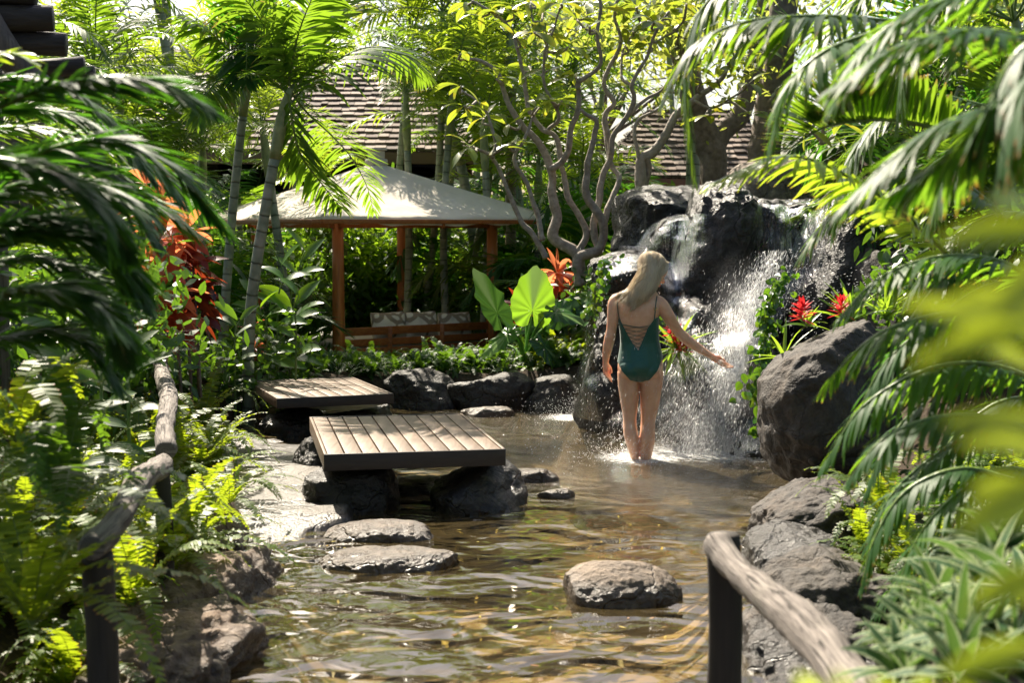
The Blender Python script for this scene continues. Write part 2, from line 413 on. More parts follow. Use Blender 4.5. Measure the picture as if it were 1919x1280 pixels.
def wood_mat(name, a, b, axis=0, rough=.55, gscale=1.0, spec=.4):
    M = MT(name); wet = 'weathered' in name; sc = [26, 26, 26]; sc[axis] = 1.6
    w = M.coord(tuple(x * gscale for x in sc)); u, v, tint = M.attr()
    n1 = M.noise(1.0, 6, .6, w, dist=.6 if 'log' not in name else 1.6); n2 = M.noise(3.0, 4, .6, w); n3 = M.noise(.9, 3, .5, M.coord())
    col = M.mix(M.ramp(n1, [(.3, 0.0), (.7, 1.0)]), a, b)
    col = M.mix(M.math('MULTIPLY', M.ramp(n2, [(.45, 0.0), (.8, 1.0)]), .4), col, tuple(x * .45 for x in a))
    sh = M.math('ADD', .62, M.math('MULTIPLY', tint, .76))
    hs = M.n('ShaderNodeHueSaturation'); M.l(sh, hs.inputs['Value']); M.l(col, hs.inputs['Color'])
    col = M.mix(M.math('MULTIPLY', n3, .35), hs.outputs[0], tuple(x * .6 for x in a))
    if wet:
        st = M.ramp(M.noise(3.2, 5, .65, M.wpos()), [(.46, 0.0), (.62, 1.0)]); col = M.mix(M.math('MULTIPLY', st, .45), col, tuple(x * .55 for x in a))
        sp = M.ramp(M.noise(22, 3, .6, M.wpos()), [(.66, 0.0), (.72, 1.0)]); col = M.mix(M.math('MULTIPLY', sp, .5), col, (.05, .055, .03))
    return M.done(M.principled(col, rough, spec, M.bump(n1, .35 if 'log' not in name else .8, .006 if 'log' not in name else .014)))
m_deck = wood_mat('weathered_plank', (.165, .11, .078), (.33, .245, .185), axis=1, rough=.42)
m_fascia = wood_mat('deck_fascia', (.022, .017, .015), (.05, .037, .031), axis=0, rough=.5)  # near-black: shade of the decks' front faces put into the wood colour
m_teak = wood_mat('teak', (.34, .10, .025), (.60, .22, .06), axis=2, rough=.35)
m_teakx = wood_mat('teak_board', (.24, .07, .018), (.46, .16, .045), axis=0, rough=.4)
m_rail = wood_mat('grey_log', (.22, .185, .16), (.50, .43, .38), axis=1, rough=.75, gscale=.55)
def log_mat(name, a, b, rough=.8):
    M = MT(name); u, v, t = M.attr(); an = M.math('MULTIPLY', u, 6.28318); cb = M.n('ShaderNodeCombineXYZ')
    M.l(M.math('MULTIPLY', M.math('COSINE', an), 2.2), cb.inputs[0]); M.l(M.math('MULTIPLY', M.math('SINE', an), 2.2), cb.inputs[1]); M.l(M.math('MULTIPLY', v, 2.6), cb.inputs[2])
    n1 = M.noise(2.6, 6, .62, cb.outputs[0], dist=.8); n2 = M.noise(3.0, 4, .6, M.wpos()); n3 = M.noise(1.1, 3, .6, cb.outputs[0], dist=1.5)
    cr = M.ramp(n1, [(.36, 1.0), (.43, 0.0)]); col = M.mix(M.ramp(n1, [(.4, 0.0), (.7, 1.0)]), a, b)
    col = M.mix(M.ramp(n3, [(.5, 0.0), (.72, .7)]), col, tuple(x * .55 for x in a)); col = M.mix(M.math('MULTIPLY', cr, .8), col, tuple(x * .22 for x in a))
    col = M.mix(M.math('MULTIPLY', M.ramp(n2, [(.55, 0.0), (.7, 1.0)]), .3), col, (.10, .11, .06))
    return M.done(M.principled(col, rough, .3, M.bump(M.math('SUBTRACT', n1, M.math('MULTIPLY', cr, .5)), .9, .012)))
m_railg = log_mat('weathered_log', (.17, .145, .13), (.36, .315, .28))
m_railz = wood_mat('dark_post', (.030, .024, .020), (.095, .075, .06), axis=2, rough=.8, gscale=.8)
m_log = wood_mat('dark_log', (.018, .014, .014), (.065, .050, .045), axis=0, rough=.6)
m_logc = wood_mat('brace_log', (.07, .055, .05), (.19, .16, .145), axis=2, rough=.7)

def simple(name, col, rough=.5, var=.25, scale=8, bump=.1, spec=.5, **kw):
    M = MT(name); nz = M.noise(scale, 5, vec=M.wpos())
    c = M.mix(M.math('MULTIPLY', nz, var * 2), col, tuple(x * .5 for x in col))
    return M.done(M.principled(c, rough, spec, M.bump(nz, bump, .01), **kw))
def shingle_mat():
    M = MT('wood_shingle'); u, v, tint = M.attr()
    col = M.ramp(tint, [(0.0, (.095, .068, .052)), (.5, (.21, .15, .115)), (1.0, (.37, .29, .235))])
    nz = M.noise(30, 5, .6, M.wpos((1, 1, .25)))
    col = M.mix(M.math('MULTIPLY', nz, .6), col, (.06, .045, .04))
    return M.done(M.principled(col, .8, .3, M.bump(nz, .4, .01)))
m_shingle = shingle_mat()
m_under = simple('shaded_boards', (.035, .024, .018), .8)  # board colour darkened to carry the shade under the roofs
m_fasciaw = simple('brown_fascia', (.16, .085, .055), .6)
m_terra = simple('terracotta_paint', (.30, .125, .08), .65)
m_mattress = simple('mattress_fabric', (.74, .71, .66), .85, var=.08, scale=30)
def canopy_mat():
    M = MT('canvas'); nz = M.noise(2.5, 5, vec=M.wpos()); st = M.noise(9, 5, .6, M.wpos((1, 1, .5)))
    col = M.mix(M.ramp(nz, [(.35, 0.0), (.7, 1.0)]), (.80, .74, .64), (.70, .63, .54))
    col = M.mix(M.math('MULTIPLY', M.ramp(st, [(.55, 0.0), (.75, 1.0)]), .25), col, (.50, .43, .35))
    we = M.noise(180, 2, vec=M.wpos())
    p = M.principled(col, .85, .2, M.bump(M.math('ADD', M.math('MULTIPLY', nz, 3.0), M.math('MULTIPLY', we, .08)), .25, .03))
    t = M.n('ShaderNodeBsdfTranslucent'); t.inputs[0].default_value = (.75, .58, .42, 1)
    mx = M.n('ShaderNodeMixShader'); mx.inputs[0].default_value = .22; M.l(p, mx.inputs[1]); M.l(t.outputs[0], mx.inputs[2])
    return M.done(mx.outputs[0])
m_canvas = canopy_mat()
def cushion_mat():
    M = MT('patterned_cushion'); w = M.coord((1, 1, 1))
    vo = M.n('ShaderNodeTexVoronoi', feature='DISTANCE_TO_EDGE'); vo.inputs['Scale'].default_value = 3.4; M.l(w, vo.inputs['Vector'])
    f = M.ramp(vo.outputs['Distance'], [(.045, 1.0), (.065, 0.0)])
    return M.done(M.principled(M.mix(f, (.74, .70, .63), (.30, .25, .20)), .9, .2, M.bump(M.noise(40, 3), .2, .004)))
m_cush = cushion_mat()
m_soil = None
def soil_mat():
    M = MT('soil'); w = M.wpos(); n1 = M.noise(3, 6, .6, w); n2 = M.noise(40, 5, .7, w)
    col = M.mix(n1, (.030, .022, .015), (.085, .060, .040)); col = M.mix(M.ramp(n2, [(.5, 0.0), (.7, 1.0)]), col, (.12, .085, .05))
    return M.done(M.principled(col, .9, .2, M.bump(n2, .9, .04)))
m_soil = soil_mat()
def bed_mat():
    M = MT('pond_bed'); w = M.wpos(); n1 = M.noise(1.6, 5, .6, w)
    vo = M.n('ShaderNodeTexVoronoi'); vo.inputs['Scale'].default_value = 9; M.l(w, vo.inputs['Vector'])
    col = M.mix(M.ramp(n1, [(.35, 0.0), (.65, 1.0)]), (.13, .095, .05), (.40, .29, .155))
    col = M.mix(M.math('MULTIPLY', M.ramp(vo.outputs['Distance'], [(.2, 1.0), (.5, 0.0)]), .35), col, (.10, .085, .05))
    return M.done(M.principled(col, .7, .3))
m_bed = bed_mat()

def water_mat(spots):
    """clear-brown rippled pond water: reflection by fresnel, the rest half sees the bed, half is silt; foam where the falls land"""
    M = MT('pond_water'); w = M.wpos()
    n1 = M.noise(2.1, 1, .35, M.wpos((1.0, 1.15, 1)), dist=1.1)
    n2 = M.noise(6.0, 1, .4, M.wpos((1.0, 1.2, 1)), dist=1.0)
    n3 = M.noise(26, 3, .55, w, dist=.4); n4 = M.noise(85, 2, .6, w)
    dsum = None; foam = None; rings = None
    for (x, y, r) in spots:
        sp = M.n('ShaderNodeVectorMath', operation='DISTANCE'); M.l(w, sp.inputs[0]); sp.inputs[1].default_value = (x, y, 0)
        f = M.n('ShaderNodeMapRange', interpolation_type='SMOOTHSTEP'); M.l(sp.outputs['Value'], f.inputs[0]); f.inputs[1].default_value = r; f.inputs[2].default_value = r * .1; f.inputs[3].default_value = 0; f.inputs[4].default_value = 1
        foam = f.outputs[0] if foam is None else M.math('MAXIMUM', foam, f.outputs[0])
        rg = M.math('SINE', M.math('MULTIPLY', M.math('ADD', sp.outputs['Value'], M.math('MULTIPLY', n2, .10)), 42.0))
        fr = M.n('ShaderNodeMapRange', interpolation_type='SMOOTHSTEP'); M.l(sp.outputs['Value'], fr.inputs[0]); fr.inputs[1].default_value = r * 2.3; fr.inputs[2].default_value = r * .6; fr.inputs[3].default_value = 0; fr.inputs[4].default_value = 1
        rg = M.math('MULTIPLY', rg, fr.outputs[0]); rings = rg if rings is None else M.math('ADD', rings, rg)
        dsum = fr.outputs[0] if dsum is None else M.math('MAXIMUM', dsum, fr.outputs[0])
    chop = M.math('ADD', M.math('MULTIPLY', n3, M.math('ADD', .018, M.math('MULTIPLY', dsum, .70))), M.math('MULTIPLY', M.math('MULTIPLY', n4, dsum), .30))
    h = M.math('ADD', M.math('ADD', M.math('MULTIPLY', n1, 2.0), M.math('MULTIPLY', n2, .34)), M.math('ADD', chop, M.math('MULTIPLY', rings, .045)))
    nb = M.bump(h, 1.0, .038)
    fz = M.n('ShaderNodeFresnel'); fz.inputs[0].default_value = 1.5; M.l(nb, fz.inputs['Normal'])
    gl = M.n('ShaderNodeBsdfGlossy'); gl.inputs['Roughness'].default_value = .03; gl.inputs[0].default_value = (1, 1, 1, 1); M.l(nb, gl.inputs['Normal'])
    tr = M.n('ShaderNodeBsdfTransparent'); tr.inputs[0].default_value = (.92, .84, .64, 1)
    df = M.n('ShaderNodeBsdfDiffuse'); df.inputs[0].default_value = (.13, .098, .045, 1)
    a = M.n('ShaderNodeMixShader'); a.inputs[0].default_value = .24; M.l(tr.outputs[0], a.inputs[1]); M.l(df.outputs[0], a.inputs[2])
    b = M.n('ShaderNodeMixShader'); M.l(M.math('MINIMUM', M.math('MULTIPLY', fz.outputs[0], 1.15), 1.0), b.inputs[0]); M.l(a.outputs[0], b.inputs[1]); M.l(gl.outputs[0], b.inputs[2])
    fm = M.math('MULTIPLY', M.ramp(M.math('ADD', M.math('MULTIPLY', M.noise(26, 7, .75, w), .66), M.math('MULTIPLY', foam, .44)), [(.67, 0.0), (.90, 1.0)]), foam)
    fd = M.n('ShaderNodeBsdfDiffuse'); fd.inputs[0].default_value = (.85, .86, .86, 1)
    c = M.n('ShaderNodeMixShader'); M.l(fm, c.inputs[0]); M.l(b.outputs[0], c.inputs[1]); M.l(fd.outputs[0], c.inputs[2])
    return M.done(c.outputs[0])

def cascade_mat(name, dens, fine=1.0):
    """falling water clinging to rock: white strands with wet gaps; leaf attribute: u across, v down, z = thickness 0..1"""
    M = MT(name); u, v, th = M.attr()
    cb = M.n('ShaderNodeCombineXYZ'); M.l(M.math('MULTIPLY', u, 1.0), cb.inputs[0]); M.l(M.math('MULTIPLY', v, .07), cb.inputs[1])
    n1 = M.noise(34 * fine, 4, .65, cb.outputs[0], dist=.25)
    cb2 = M.n('ShaderNodeCombineXYZ'); M.l(u, cb2.inputs[0]); M.l(M.math('MULTIPLY', v, .35), cb2.inputs[1])
    n2 = M.noise(9, 4, .6, cb2.outputs[0]); n3 = M.noise(60, 3, .7, M.wpos((1, 1, .5)))
    s = M.math('ADD', M.math('MULTIPLY', n1, .55), M.math('ADD', M.math('MULTIPLY', n2, .35), M.math('MULTIPLY', n3, .25)))
    al = M.ramp(M.math('ADD', s, M.math('MULTIPLY', M.math('SUBTRACT', th, 1.0), .6)), [(.60 - dens, 0.0), (.82 - dens, .9)])
    df = M.n('ShaderNodeBsdfPrincipled'); df.inputs['Base Color'].default_value = (.78, .80, .82, 1); df.inputs['Roughness'].default_value = .25
    tl = M.n('ShaderNodeBsdfTranslucent'); tl.inputs[0].default_value = (.8, .8, .8, 1)
    mm = M.n('ShaderNodeMixShader'); mm.inputs[0].default_value = .35; M.l(df.outputs[0], mm.inputs[1]); M.l(tl.outputs[0], mm.inputs[2])
    M.l(M.bump(s, .8, .03), df.inputs['Normal'])
    gl = M.n('ShaderNodeBsdfGlossy'); gl.inputs['Roughness'].default_value = .08; M.l(M.bump(s, 1.0, .04), gl.inputs['Normal'])
    tp = M.n('ShaderNodeBsdfTransparent')
    wt = M.n('ShaderNodeMixShader'); fz = M.n('ShaderNodeFresnel'); fz.inputs[0].default_value = 1.33; M.l(M.bump(s, 1.0, .04), fz.inputs['Normal'])
    M.l(M.math('MULTIPLY', fz.outputs[0], M.math('MINIMUM', M.math('MULTIPLY', th, 1.6), 1.0)), wt.inputs[0]); M.l(tp.outputs[0], wt.inputs[1]); M.l(gl.outputs[0], wt.inputs[2])
    mx = M.n('ShaderNodeMixShader'); M.l(al, mx.inputs[0]); M.l(wt.outputs[0], mx.inputs[1]); M.l(mm.outputs[0], mx.inputs[2])
    return M.done(mx.outputs[0])
m_casc = cascade_mat('falling_water', .09)
def drop_mat():
    M = MT('water_drop')
    p = M.principled((.9, .92, .94), .1, .8)
    t = M.n('ShaderNodeBsdfTranslucent'); t.inputs[0].default_value = (.95, .95, .95, 1)
    mx = M.n('ShaderNodeMixShader'); mx.inputs[0].default_value = .55; M.l(p, mx.inputs[1]); M.l(t.outputs[0], mx.inputs[2])
    return M.done(mx.outputs[0])
m_drop = drop_mat()
# ------------------------------------------------------------------ noise, terrain, pond, rocks
_rs = np.random.RandomState(7)
_perm = _rs.permutation(256); _perm = np.concatenate([_perm, _perm, _perm])
_grad = nrm(_rs.normal(size=(256, 3)))
def perlin(p):
    p = np.asarray(p, float); i = np.floor(p).astype(int); f = p - i; i &= 255
    u = f * f * f * (f * (f * 6 - 15) + 10); r = 0
    for dx in (0, 1):
        wx = u[..., 0] if dx else 1 - u[..., 0]
        for dy in (0, 1):
            wy = u[..., 1] if dy else 1 - u[..., 1]
            for dz in (0, 1):
                wz = u[..., 2] if dz else 1 - u[..., 2]
                h = _perm[_perm[_perm[(i[..., 0] + dx) & 255] + ((i[..., 1] + dy) & 255)] + ((i[..., 2] + dz) & 255)]
                r = r + wx * wy * wz * (_grad[h] * (f - V3(dx, dy, dz))).sum(-1)
    return r * 1.6
def fbm(p, o=4):
    r = 0; a = 1.0
    for k in range(o): r = r + a * perlin(p * 2 ** k + 17.3 * k); a *= .5
    return r
def sdf(x, y, poly):
    """signed distance, negative inside"""
    poly = np.asarray(poly, float); n = len(poly); d = np.full(x.shape, 1e9); ins = np.zeros(x.shape, bool)
    for i in range(n):
        a, b = poly[i], poly[(i + 1) % n]; e = b - a
        t = np.clip(((x - a[0]) * e[0] + (y - a[1]) * e[1]) / (e @ e), 0, 1)
        d = np.minimum(d, np.hypot(x - a[0] - t * e[0], y - a[1] - t * e[1]))
        c = ((a[1] > y) != (b[1] > y)) & (x < (b[0] - a[0]) * (y - a[1]) / (b[1] - a[1] + 1e-12) + a[0]); ins ^= c
    return np.where(ins, -d, d)
def sstep(a, b, x): t = np.clip((x - a) / (b - a), 0, 1); return t * t * (3 - 2 * t)
_g = lambda px, py: tuple(G(px, py))[:2]
POND = [(-.85, -3), (-.85, 2.5), _g(420, 1280), _g(455, 1190), _g(470, 1110), _g(445, 1050), _g(400, 1000), _g(370, 950), _g(365, 880), _g(400, 800), _g(430, 765),
        _g(560, 757), _g(740, 760), _g(900, 757), _g(1085, 757), _g(1130, 790), _g(1200, 800), _g(1330, 830), _g(1460, 860), _g(1475, 905), _g(1460, 960), _g(1420, 1020),
        _g(1430, 1080), _g(1440, 1160), _g(1450, 1280), (1.1, 2.5), (1.1, -3)]
def ground_z(x, y):
    x = np.asarray(x, float); y = np.asarray(y, float)
    d = sdf(x, y, POND)
    back = sstep(10.5, 11.8, y); left = (x < 0)
    bank = .24 * back + (1 - back) * np.where(left, .03 + .36 * sstep(.25, 1.6, d), -.04 + .30 * sstep(.5, 1.8, d))
    bank = bank + (-.17) * sstep(12.9, 14.2, y) * sstep(3, 1, np.abs(x + 1.6))
    hill = 1.35 * np.exp(-(((x - 3.4) / 1.9) ** 2 + ((y - 13.6) / 1.7) ** 2)) + .9 * sstep(1.9, 3.6, x) * sstep(6.5, 9.5, y) * sstep(22, 14, y)
    bank = bank + hill
    n = fbm(np.stack([x * .9, y * .9, x * 0 + 3.1], -1), 4) * .05
    r = np.hypot(x, y)
    far = sstep(30, 90, r) * 0.6
    return -.38 + (bank + .38 + n) * sstep(-.42, .10, d) + far
def make_terrain():
    xs = np.concatenate([-np.geomspace(400, 9, 22)[:-1], np.linspace(-9, 9, 200), np.geomspace(9, 400, 22)[1:]])
    ys = np.concatenate([-np.geomspace(400, 4, 16)[:-1], np.linspace(-4, 22, 260), np.geomspace(22, 500, 22)[1:]])
    X, Y = np.meshgrid(xs, ys, indexing='ij'); Z = ground_z(X, Y)
    g = Geo(); ny = len(ys); i, j = np.meshgrid(np.arange(len(xs) - 1), np.arange(ny - 1), indexing='ij')
    q = np.stack([i * ny + j, (i + 1) * ny + j, (i + 1) * ny + j + 1, i * ny + j + 1], -1)
    dd = sdf(X[:-1, :-1], Y[:-1, :-1], POND)
    g.add(np.stack([X, Y, Z], -1).reshape(-1, 3), q.reshape(-1, 4)); 
    g.qm = [np.where(dd.reshape(-1) < -.12, 1, 0)]
    o = g.build('ground', [m_soil, m_bed]); struct(o)
make_terrain()
FALLS = [(P(1345, 850, 9.7).x, 9.75, 1.15), (P(1250, 840, 9.9).x, 9.75, 1.0), (P(1075, 775, 11.7).x, 11.6, .7), (P(1205, 860, 9.5).x, 9.55, .85)]
def make_water():
    g = Geo(); x0, x1, y0, y1 = -4.5, 3.2, -3, 13.4
    g.add([(x0, y0, 0), (x1, y0, 0), (x1, y1, 0), (x0, y1, 0)], [[0, 1, 2, 3]])
    struct(g.build('pond_water', water_mat(FALLS), smooth=False))
make_water()

m_big = rock_mat('brown_black_rock', (.022, .018, .016), (.050, .041, .034), (.095, .076, .060), wetz=.08, warm=.2)
def ico(sub):
    bm = bmesh.new(); bmesh.ops.create_icosphere(bm, subdivisions=sub, radius=1.0)
    v = np.array([tuple(a.co) for a in bm.verts]); t = np.array([[a.index for a in f.verts] for f in bm.faces]); bm.free(); return v, t
_ICO = {s: ico(s) for s in (3, 4, 5, 6)}
ROCKV = []        # (verts, tris) of rocks the water runs over
def rock(name, label, l, r, top, bot, d, dep, seed, mat, sub=5, tilt=0.0, rz=0.0, planes=9, rough=1.0, flat=0.0, roll=0.0, cat='rock', group=None, fall=False, zb=None, ridge=0.0, block=.75):
    """boulder that spans photo columns l..r at distance d, its top at row top, its foot at row bot"""
    rs = np.random.RandomState(seed)
    a, b = P(l, top, d), P(r, bot, d); cx = (a.x + b.x) / 2; hx = (b.x - a.x) / 2; z1 = a.z; z0 = b.z if zb is None else zb
    cz = (z0 + z1) / 2; hz = (z1 - z0) / 2
    u, t = _ICO[sub]; u = nrm(u); p = np.sign(u) * np.abs(u) ** block; p /= np.abs(p).max(0)
    for k in range(planes):
        n = nrm(rs.normal(size=3) * V3(1, 1, .8)); o = rs.uniform(.62, .95); dt = p @ n
        p = p - n * (np.maximum(dt - o, 0) * rs.uniform(.6, .95))[:, None]
    if flat: p[:, 2] = np.where(p[:, 2] > flat, flat + (p[:, 2] - flat) * .25, p[:, 2])
    s = rs.uniform(0, 90, 3); hs = V3(hx, dep, hz)
    q = p * hs; sc = 1 / max(min(hx, hz), .12)
    nn = fbm(q * sc * .8 + s, 4) * .13 + (1 - np.abs(fbm(q * sc * 1.5 + s + 9, 3))) * .10 - .08
    if ridge: nn = nn + ridge * (np.abs(perlin(q * V3(sc * 3.4, sc * 1.2, sc * .55) + s)) - .2)
    nn = nn + .030 * fbm(q * sc * 6 + s, 3)
    p = p * (1 + nn * rough)[:, None]
    p = (p - (p.max(0) + p.min(0)) / 2) / ((p.max(0) - p.min(0)) / 2)
    p = p * hs
    M = np.array(Matrix.Rotation(rz, 3, 'Z') @ Matrix.Rotation(tilt, 3, 'X') @ Matrix.Rotation(roll, 3, 'Y'))
    p = p @ M.T
    c = V3(cx, d, cz)
    g = Geo(); g.add(p + c, None, t)
    o = g.build(name, mat, origin=(cx, d, z0))
    if fall: ROCKV.append((p + c, t))
    return tag(o, label, cat, group)

GB = 'boulders that make the waterfall'
rock('boulder', 'round brown boulder alone in the pond nearest the camera', 1056, 1277, 1052, 1180, 5.95, .24, 3, m_rock, zb=-.17, planes=3, rough=.55, block=1.0, sub=6)
rock('boulder', 'flat-topped brown stepping stone, wider of the two before the decks', 590, 858, 1029, 1100, 6.5, .20, 11, m_rock, zb=-.12, planes=2, flat=.8, rough=.55, block=1.05, sub=6)
rock('boulder', 'sunlit flat stepping stone between the wider stone and the near deck', 606, 815, 977, 1030, 7.12, .19, 14, m_rock, zb=-.10, planes=2, flat=.85, rough=.55, block=1.05, sub=6)
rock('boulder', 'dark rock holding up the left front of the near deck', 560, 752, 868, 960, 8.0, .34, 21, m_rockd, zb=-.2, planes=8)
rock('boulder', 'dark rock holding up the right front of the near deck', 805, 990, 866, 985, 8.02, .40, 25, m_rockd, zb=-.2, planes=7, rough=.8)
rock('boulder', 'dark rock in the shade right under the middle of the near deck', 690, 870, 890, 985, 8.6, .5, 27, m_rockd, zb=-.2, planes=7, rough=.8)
rock('boulder', 'mossy dark rock by the far left corner of the near deck', 541, 650, 815, 880, 9.05, .22, 30, m_rockd, zb=-.2)
rock('boulder', 'small wet rock in the water right of the near deck', 947, 1050, 878, 915, 8.7, .12, 33, m_rock, sub=4, zb=-.12)
rock('boulder', 'low wet stone barely above the water near the swimmer', 1006, 1078, 915, 935, 8.15, .08, 36, m_rock, sub=4, zb=-.08)
rock('boulder', 'barely submerged stone with water breaking over it mid-pond', 1068, 1172, 963, 985, 7.7, .13, 39, m_rockd, sub=4, zb=-.1)
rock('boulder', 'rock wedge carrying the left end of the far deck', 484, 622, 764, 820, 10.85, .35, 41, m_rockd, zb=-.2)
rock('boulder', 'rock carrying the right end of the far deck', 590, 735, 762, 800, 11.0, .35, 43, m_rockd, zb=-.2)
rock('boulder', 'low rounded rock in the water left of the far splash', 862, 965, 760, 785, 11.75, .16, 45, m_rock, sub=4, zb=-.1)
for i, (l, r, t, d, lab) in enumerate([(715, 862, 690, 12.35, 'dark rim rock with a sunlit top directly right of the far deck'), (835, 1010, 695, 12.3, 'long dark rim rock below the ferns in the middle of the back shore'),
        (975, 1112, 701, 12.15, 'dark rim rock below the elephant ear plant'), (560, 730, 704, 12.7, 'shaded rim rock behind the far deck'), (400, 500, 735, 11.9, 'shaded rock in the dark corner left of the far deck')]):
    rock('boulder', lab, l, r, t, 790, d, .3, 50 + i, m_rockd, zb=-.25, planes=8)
# left bank
rock('boulder', 'long brown bank rock sloping into the water below the hanging ferns', 225, 492, 1060, 1230, 5.75, .80, 61, m_bank, zb=-.3, ridge=.12, rough=1.1, sub=6, rz=-.15)
rock('boulder', 'brown bank rock at the bottom edge beside the near rail post', 60, 472, 1160, 1340, 4.95, .60, 64, m_bank, zb=-.3, ridge=.14, sub=6, rz=-.2)
rock('boulder', 'jagged brown rock at the corner of the pale ledge', 365, 466, 946, 1060, 6.85, .32, 67, m_bank, zb=-.2)
rock('boulder', 'brown rock behind the near rail post under the ferns', 60, 330, 1130, 1300, 5.3, .6, 69, m_bank, zb=-.3, ridge=.1)
# waterfall
rock('boulder', 'broad boulder with a sunlit grey top at the left head of the waterfall', 1143, 1375, 343, 560, 12.0, .55, 71, m_fall, sub=6, planes=7, rough=.9, group=GB)
rock('boulder', 'tan rounded boulder highest behind the palm fronds over the waterfall', 1330, 1570, 296, 640, 12.7, .7, 73, m_rock, sub=5, planes=5, rough=.6, group=GB)
rock('boulder', 'small ledge with a tan lip that the thin left fall drops from', 1216, 1330, 398, 470, 11.45, .35, 75, m_rockd, fall=True, rough=.7, group=GB)
rock('boulder', 'glossy black overhanging rock behind the swimmer\'s head', 1108, 1282, 462, 580, 11.1, .45, 77, m_fall, sub=6, roll=-.25, fall=True, ridge=.1, group=GB)
rock('boulder', 'tall dark rib of rock between the thin fall and the main fall', 1258, 1408, 330, 720, 11.15, .55, 79, m_fall, sub=6, roll=.12, fall=True, ridge=.06, rough=.6, planes=5, tilt=.1, group=GB)
rock('boulder', 'ridged rock face under the upper part of the main fall', 1345, 1545, 366, 720, 11.25, .55, 81, m_fall, sub=6, fall=True, ridge=.22, tilt=.12, roll=.1, group=GB)
rock('boulder', 'massive black boulder right of the main fall', 1476, 1680, 340, 680, 10.7, .65, 83, m_fall, sub=6, planes=6, ridge=.0, rough=.6, group=GB, fall=True)
rock('boulder', 'wet sloping rock apron at the foot of the main fall', 1225, 1470, 560, 880, 10.55, .72, 85, m_fall, sub=6, fall=True, ridge=.2, zb=-.3, tilt=.18, roll=.05, group=GB)
rock('boulder', 'wet rock column below the overhang left of the swimmer', 1092, 1235, 540, 800, 11.15, .4, 87, m_fall, sub=6, fall=True, ridge=.2, zb=-.3, group=GB)
rock('boulder', 'slanted wet rock meeting the water left of the swimmer', 1075, 1215, 690, 815, 10.95, .3, 89, m_fall, fall=True, zb=-.25, roll=-.3, group=GB)
rock('boulder', 'dark rock face straight behind the swimmer\'s legs', 1160, 1320, 600, 850, 10.95, .4, 91, m_fall, sub=6, fall=True, ridge=.2, zb=-.3, group=GB)
rock('boulder', 'low splashed rock at the waterline below the main fall', 1352, 1478, 790, 890, 9.85, .35, 93, m_fall, sub=6, fall=True, ridge=.1, zb=-.25, group=GB)
rock('boulder', 'rock with a pale rim under the fronds right of the black boulder', 1590, 1800, 462, 760, 10.0, .5, 95, m_rockd, group=GB)
rock('boulder', 'dark rock far right behind the palm fronds', 1720, 2000, 430, 800, 9.4, .5, 97, m_rockd, group=GB)
# right foreground bank
rock('boulder', 'big pitted boulder with red bromeliads behind its top', 1414, 1672, 598, 925, 8.1, .55, 101, m_big, sub=6, planes=6, rough=.75, zb=.05)
rock('boulder', 'upper slanted rock below the big pitted boulder', 1400, 1640, 903, 1060, 7.0, .5, 103, m_big, sub=6, zb=-.1, roll=-.28)
rock('boulder', 'dark blunt rock below the slanted rock at the water\'s edge', 1392, 1590, 985, 1085, 6.4, .35, 105, m_rockd, sub=6, zb=-.2, rough=.8)
rock('boulder', 'grey-brown rock behind the middle of the right rail', 1405, 1680, 1026, 1200, 5.7, .45, 107, m_big, sub=6, zb=-.3)
rock('boulder', 'dark rock under the right rail at the bottom edge', 1385, 1640, 1140, 1360, 5.0, .4, 109, m_big, sub=6, zb=-.4, ridge=.1)
rock('boulder', 'mossy rock hidden low among the right-hand ferns', 1600, 1850, 930, 1200, 6.6, .6, 111, m_rockd, zb=-.2)

# pale ledge
def make_ledge():
    poly = [_g(330, 800), _g(500, 795), _g(560, 815), _g(640, 850), _g(700, 940), _g(690, 985), _g(610, 1000), _g(596, 1028), _g(540, 1022), _g(470, 1035), _g(425, 1000), _g(350, 940), _g(310, 880)]
    xs = np.linspace(-3.4, -.5, 150); ys = np.linspace(6.5, 12.0, 280)
    X, Y = np.meshgrid(xs, ys, indexing='ij'); d = sdf(X, Y, poly)
    n = fbm(np.stack([X * 1.4, Y * 1.4, X * 0 + 5], -1), 4); n2 = fbm(np.stack([X * 7, Y * 7, X * 0 + 2], -1), 3)
    d = d + n * .06
    Z = .050 + n * .014 + n2 * .004 - .30 * sstep(-.12, .10, d) - .05 * sstep(9.3, 10.2, Y) 
    Z = Z - .06 * sstep(7.5, 6.95, Y)
    keep = d < .12; g = Geo(); ny = len(ys)
    i, j = np.meshgrid(np.arange(len(xs) - 1), np.arange(ny - 1), indexing='ij')
    q = np.stack([i * ny + j, (i + 1) * ny + j, (i + 1) * ny + j + 1, i * ny + j + 1], -1)
    g.add(np.stack([X, Y, Z], -1).reshape(-1, 3), q[keep[:-1, :-1]].reshape(-1, 4))
    struct(g.build('path', m_slab))
make_ledge()

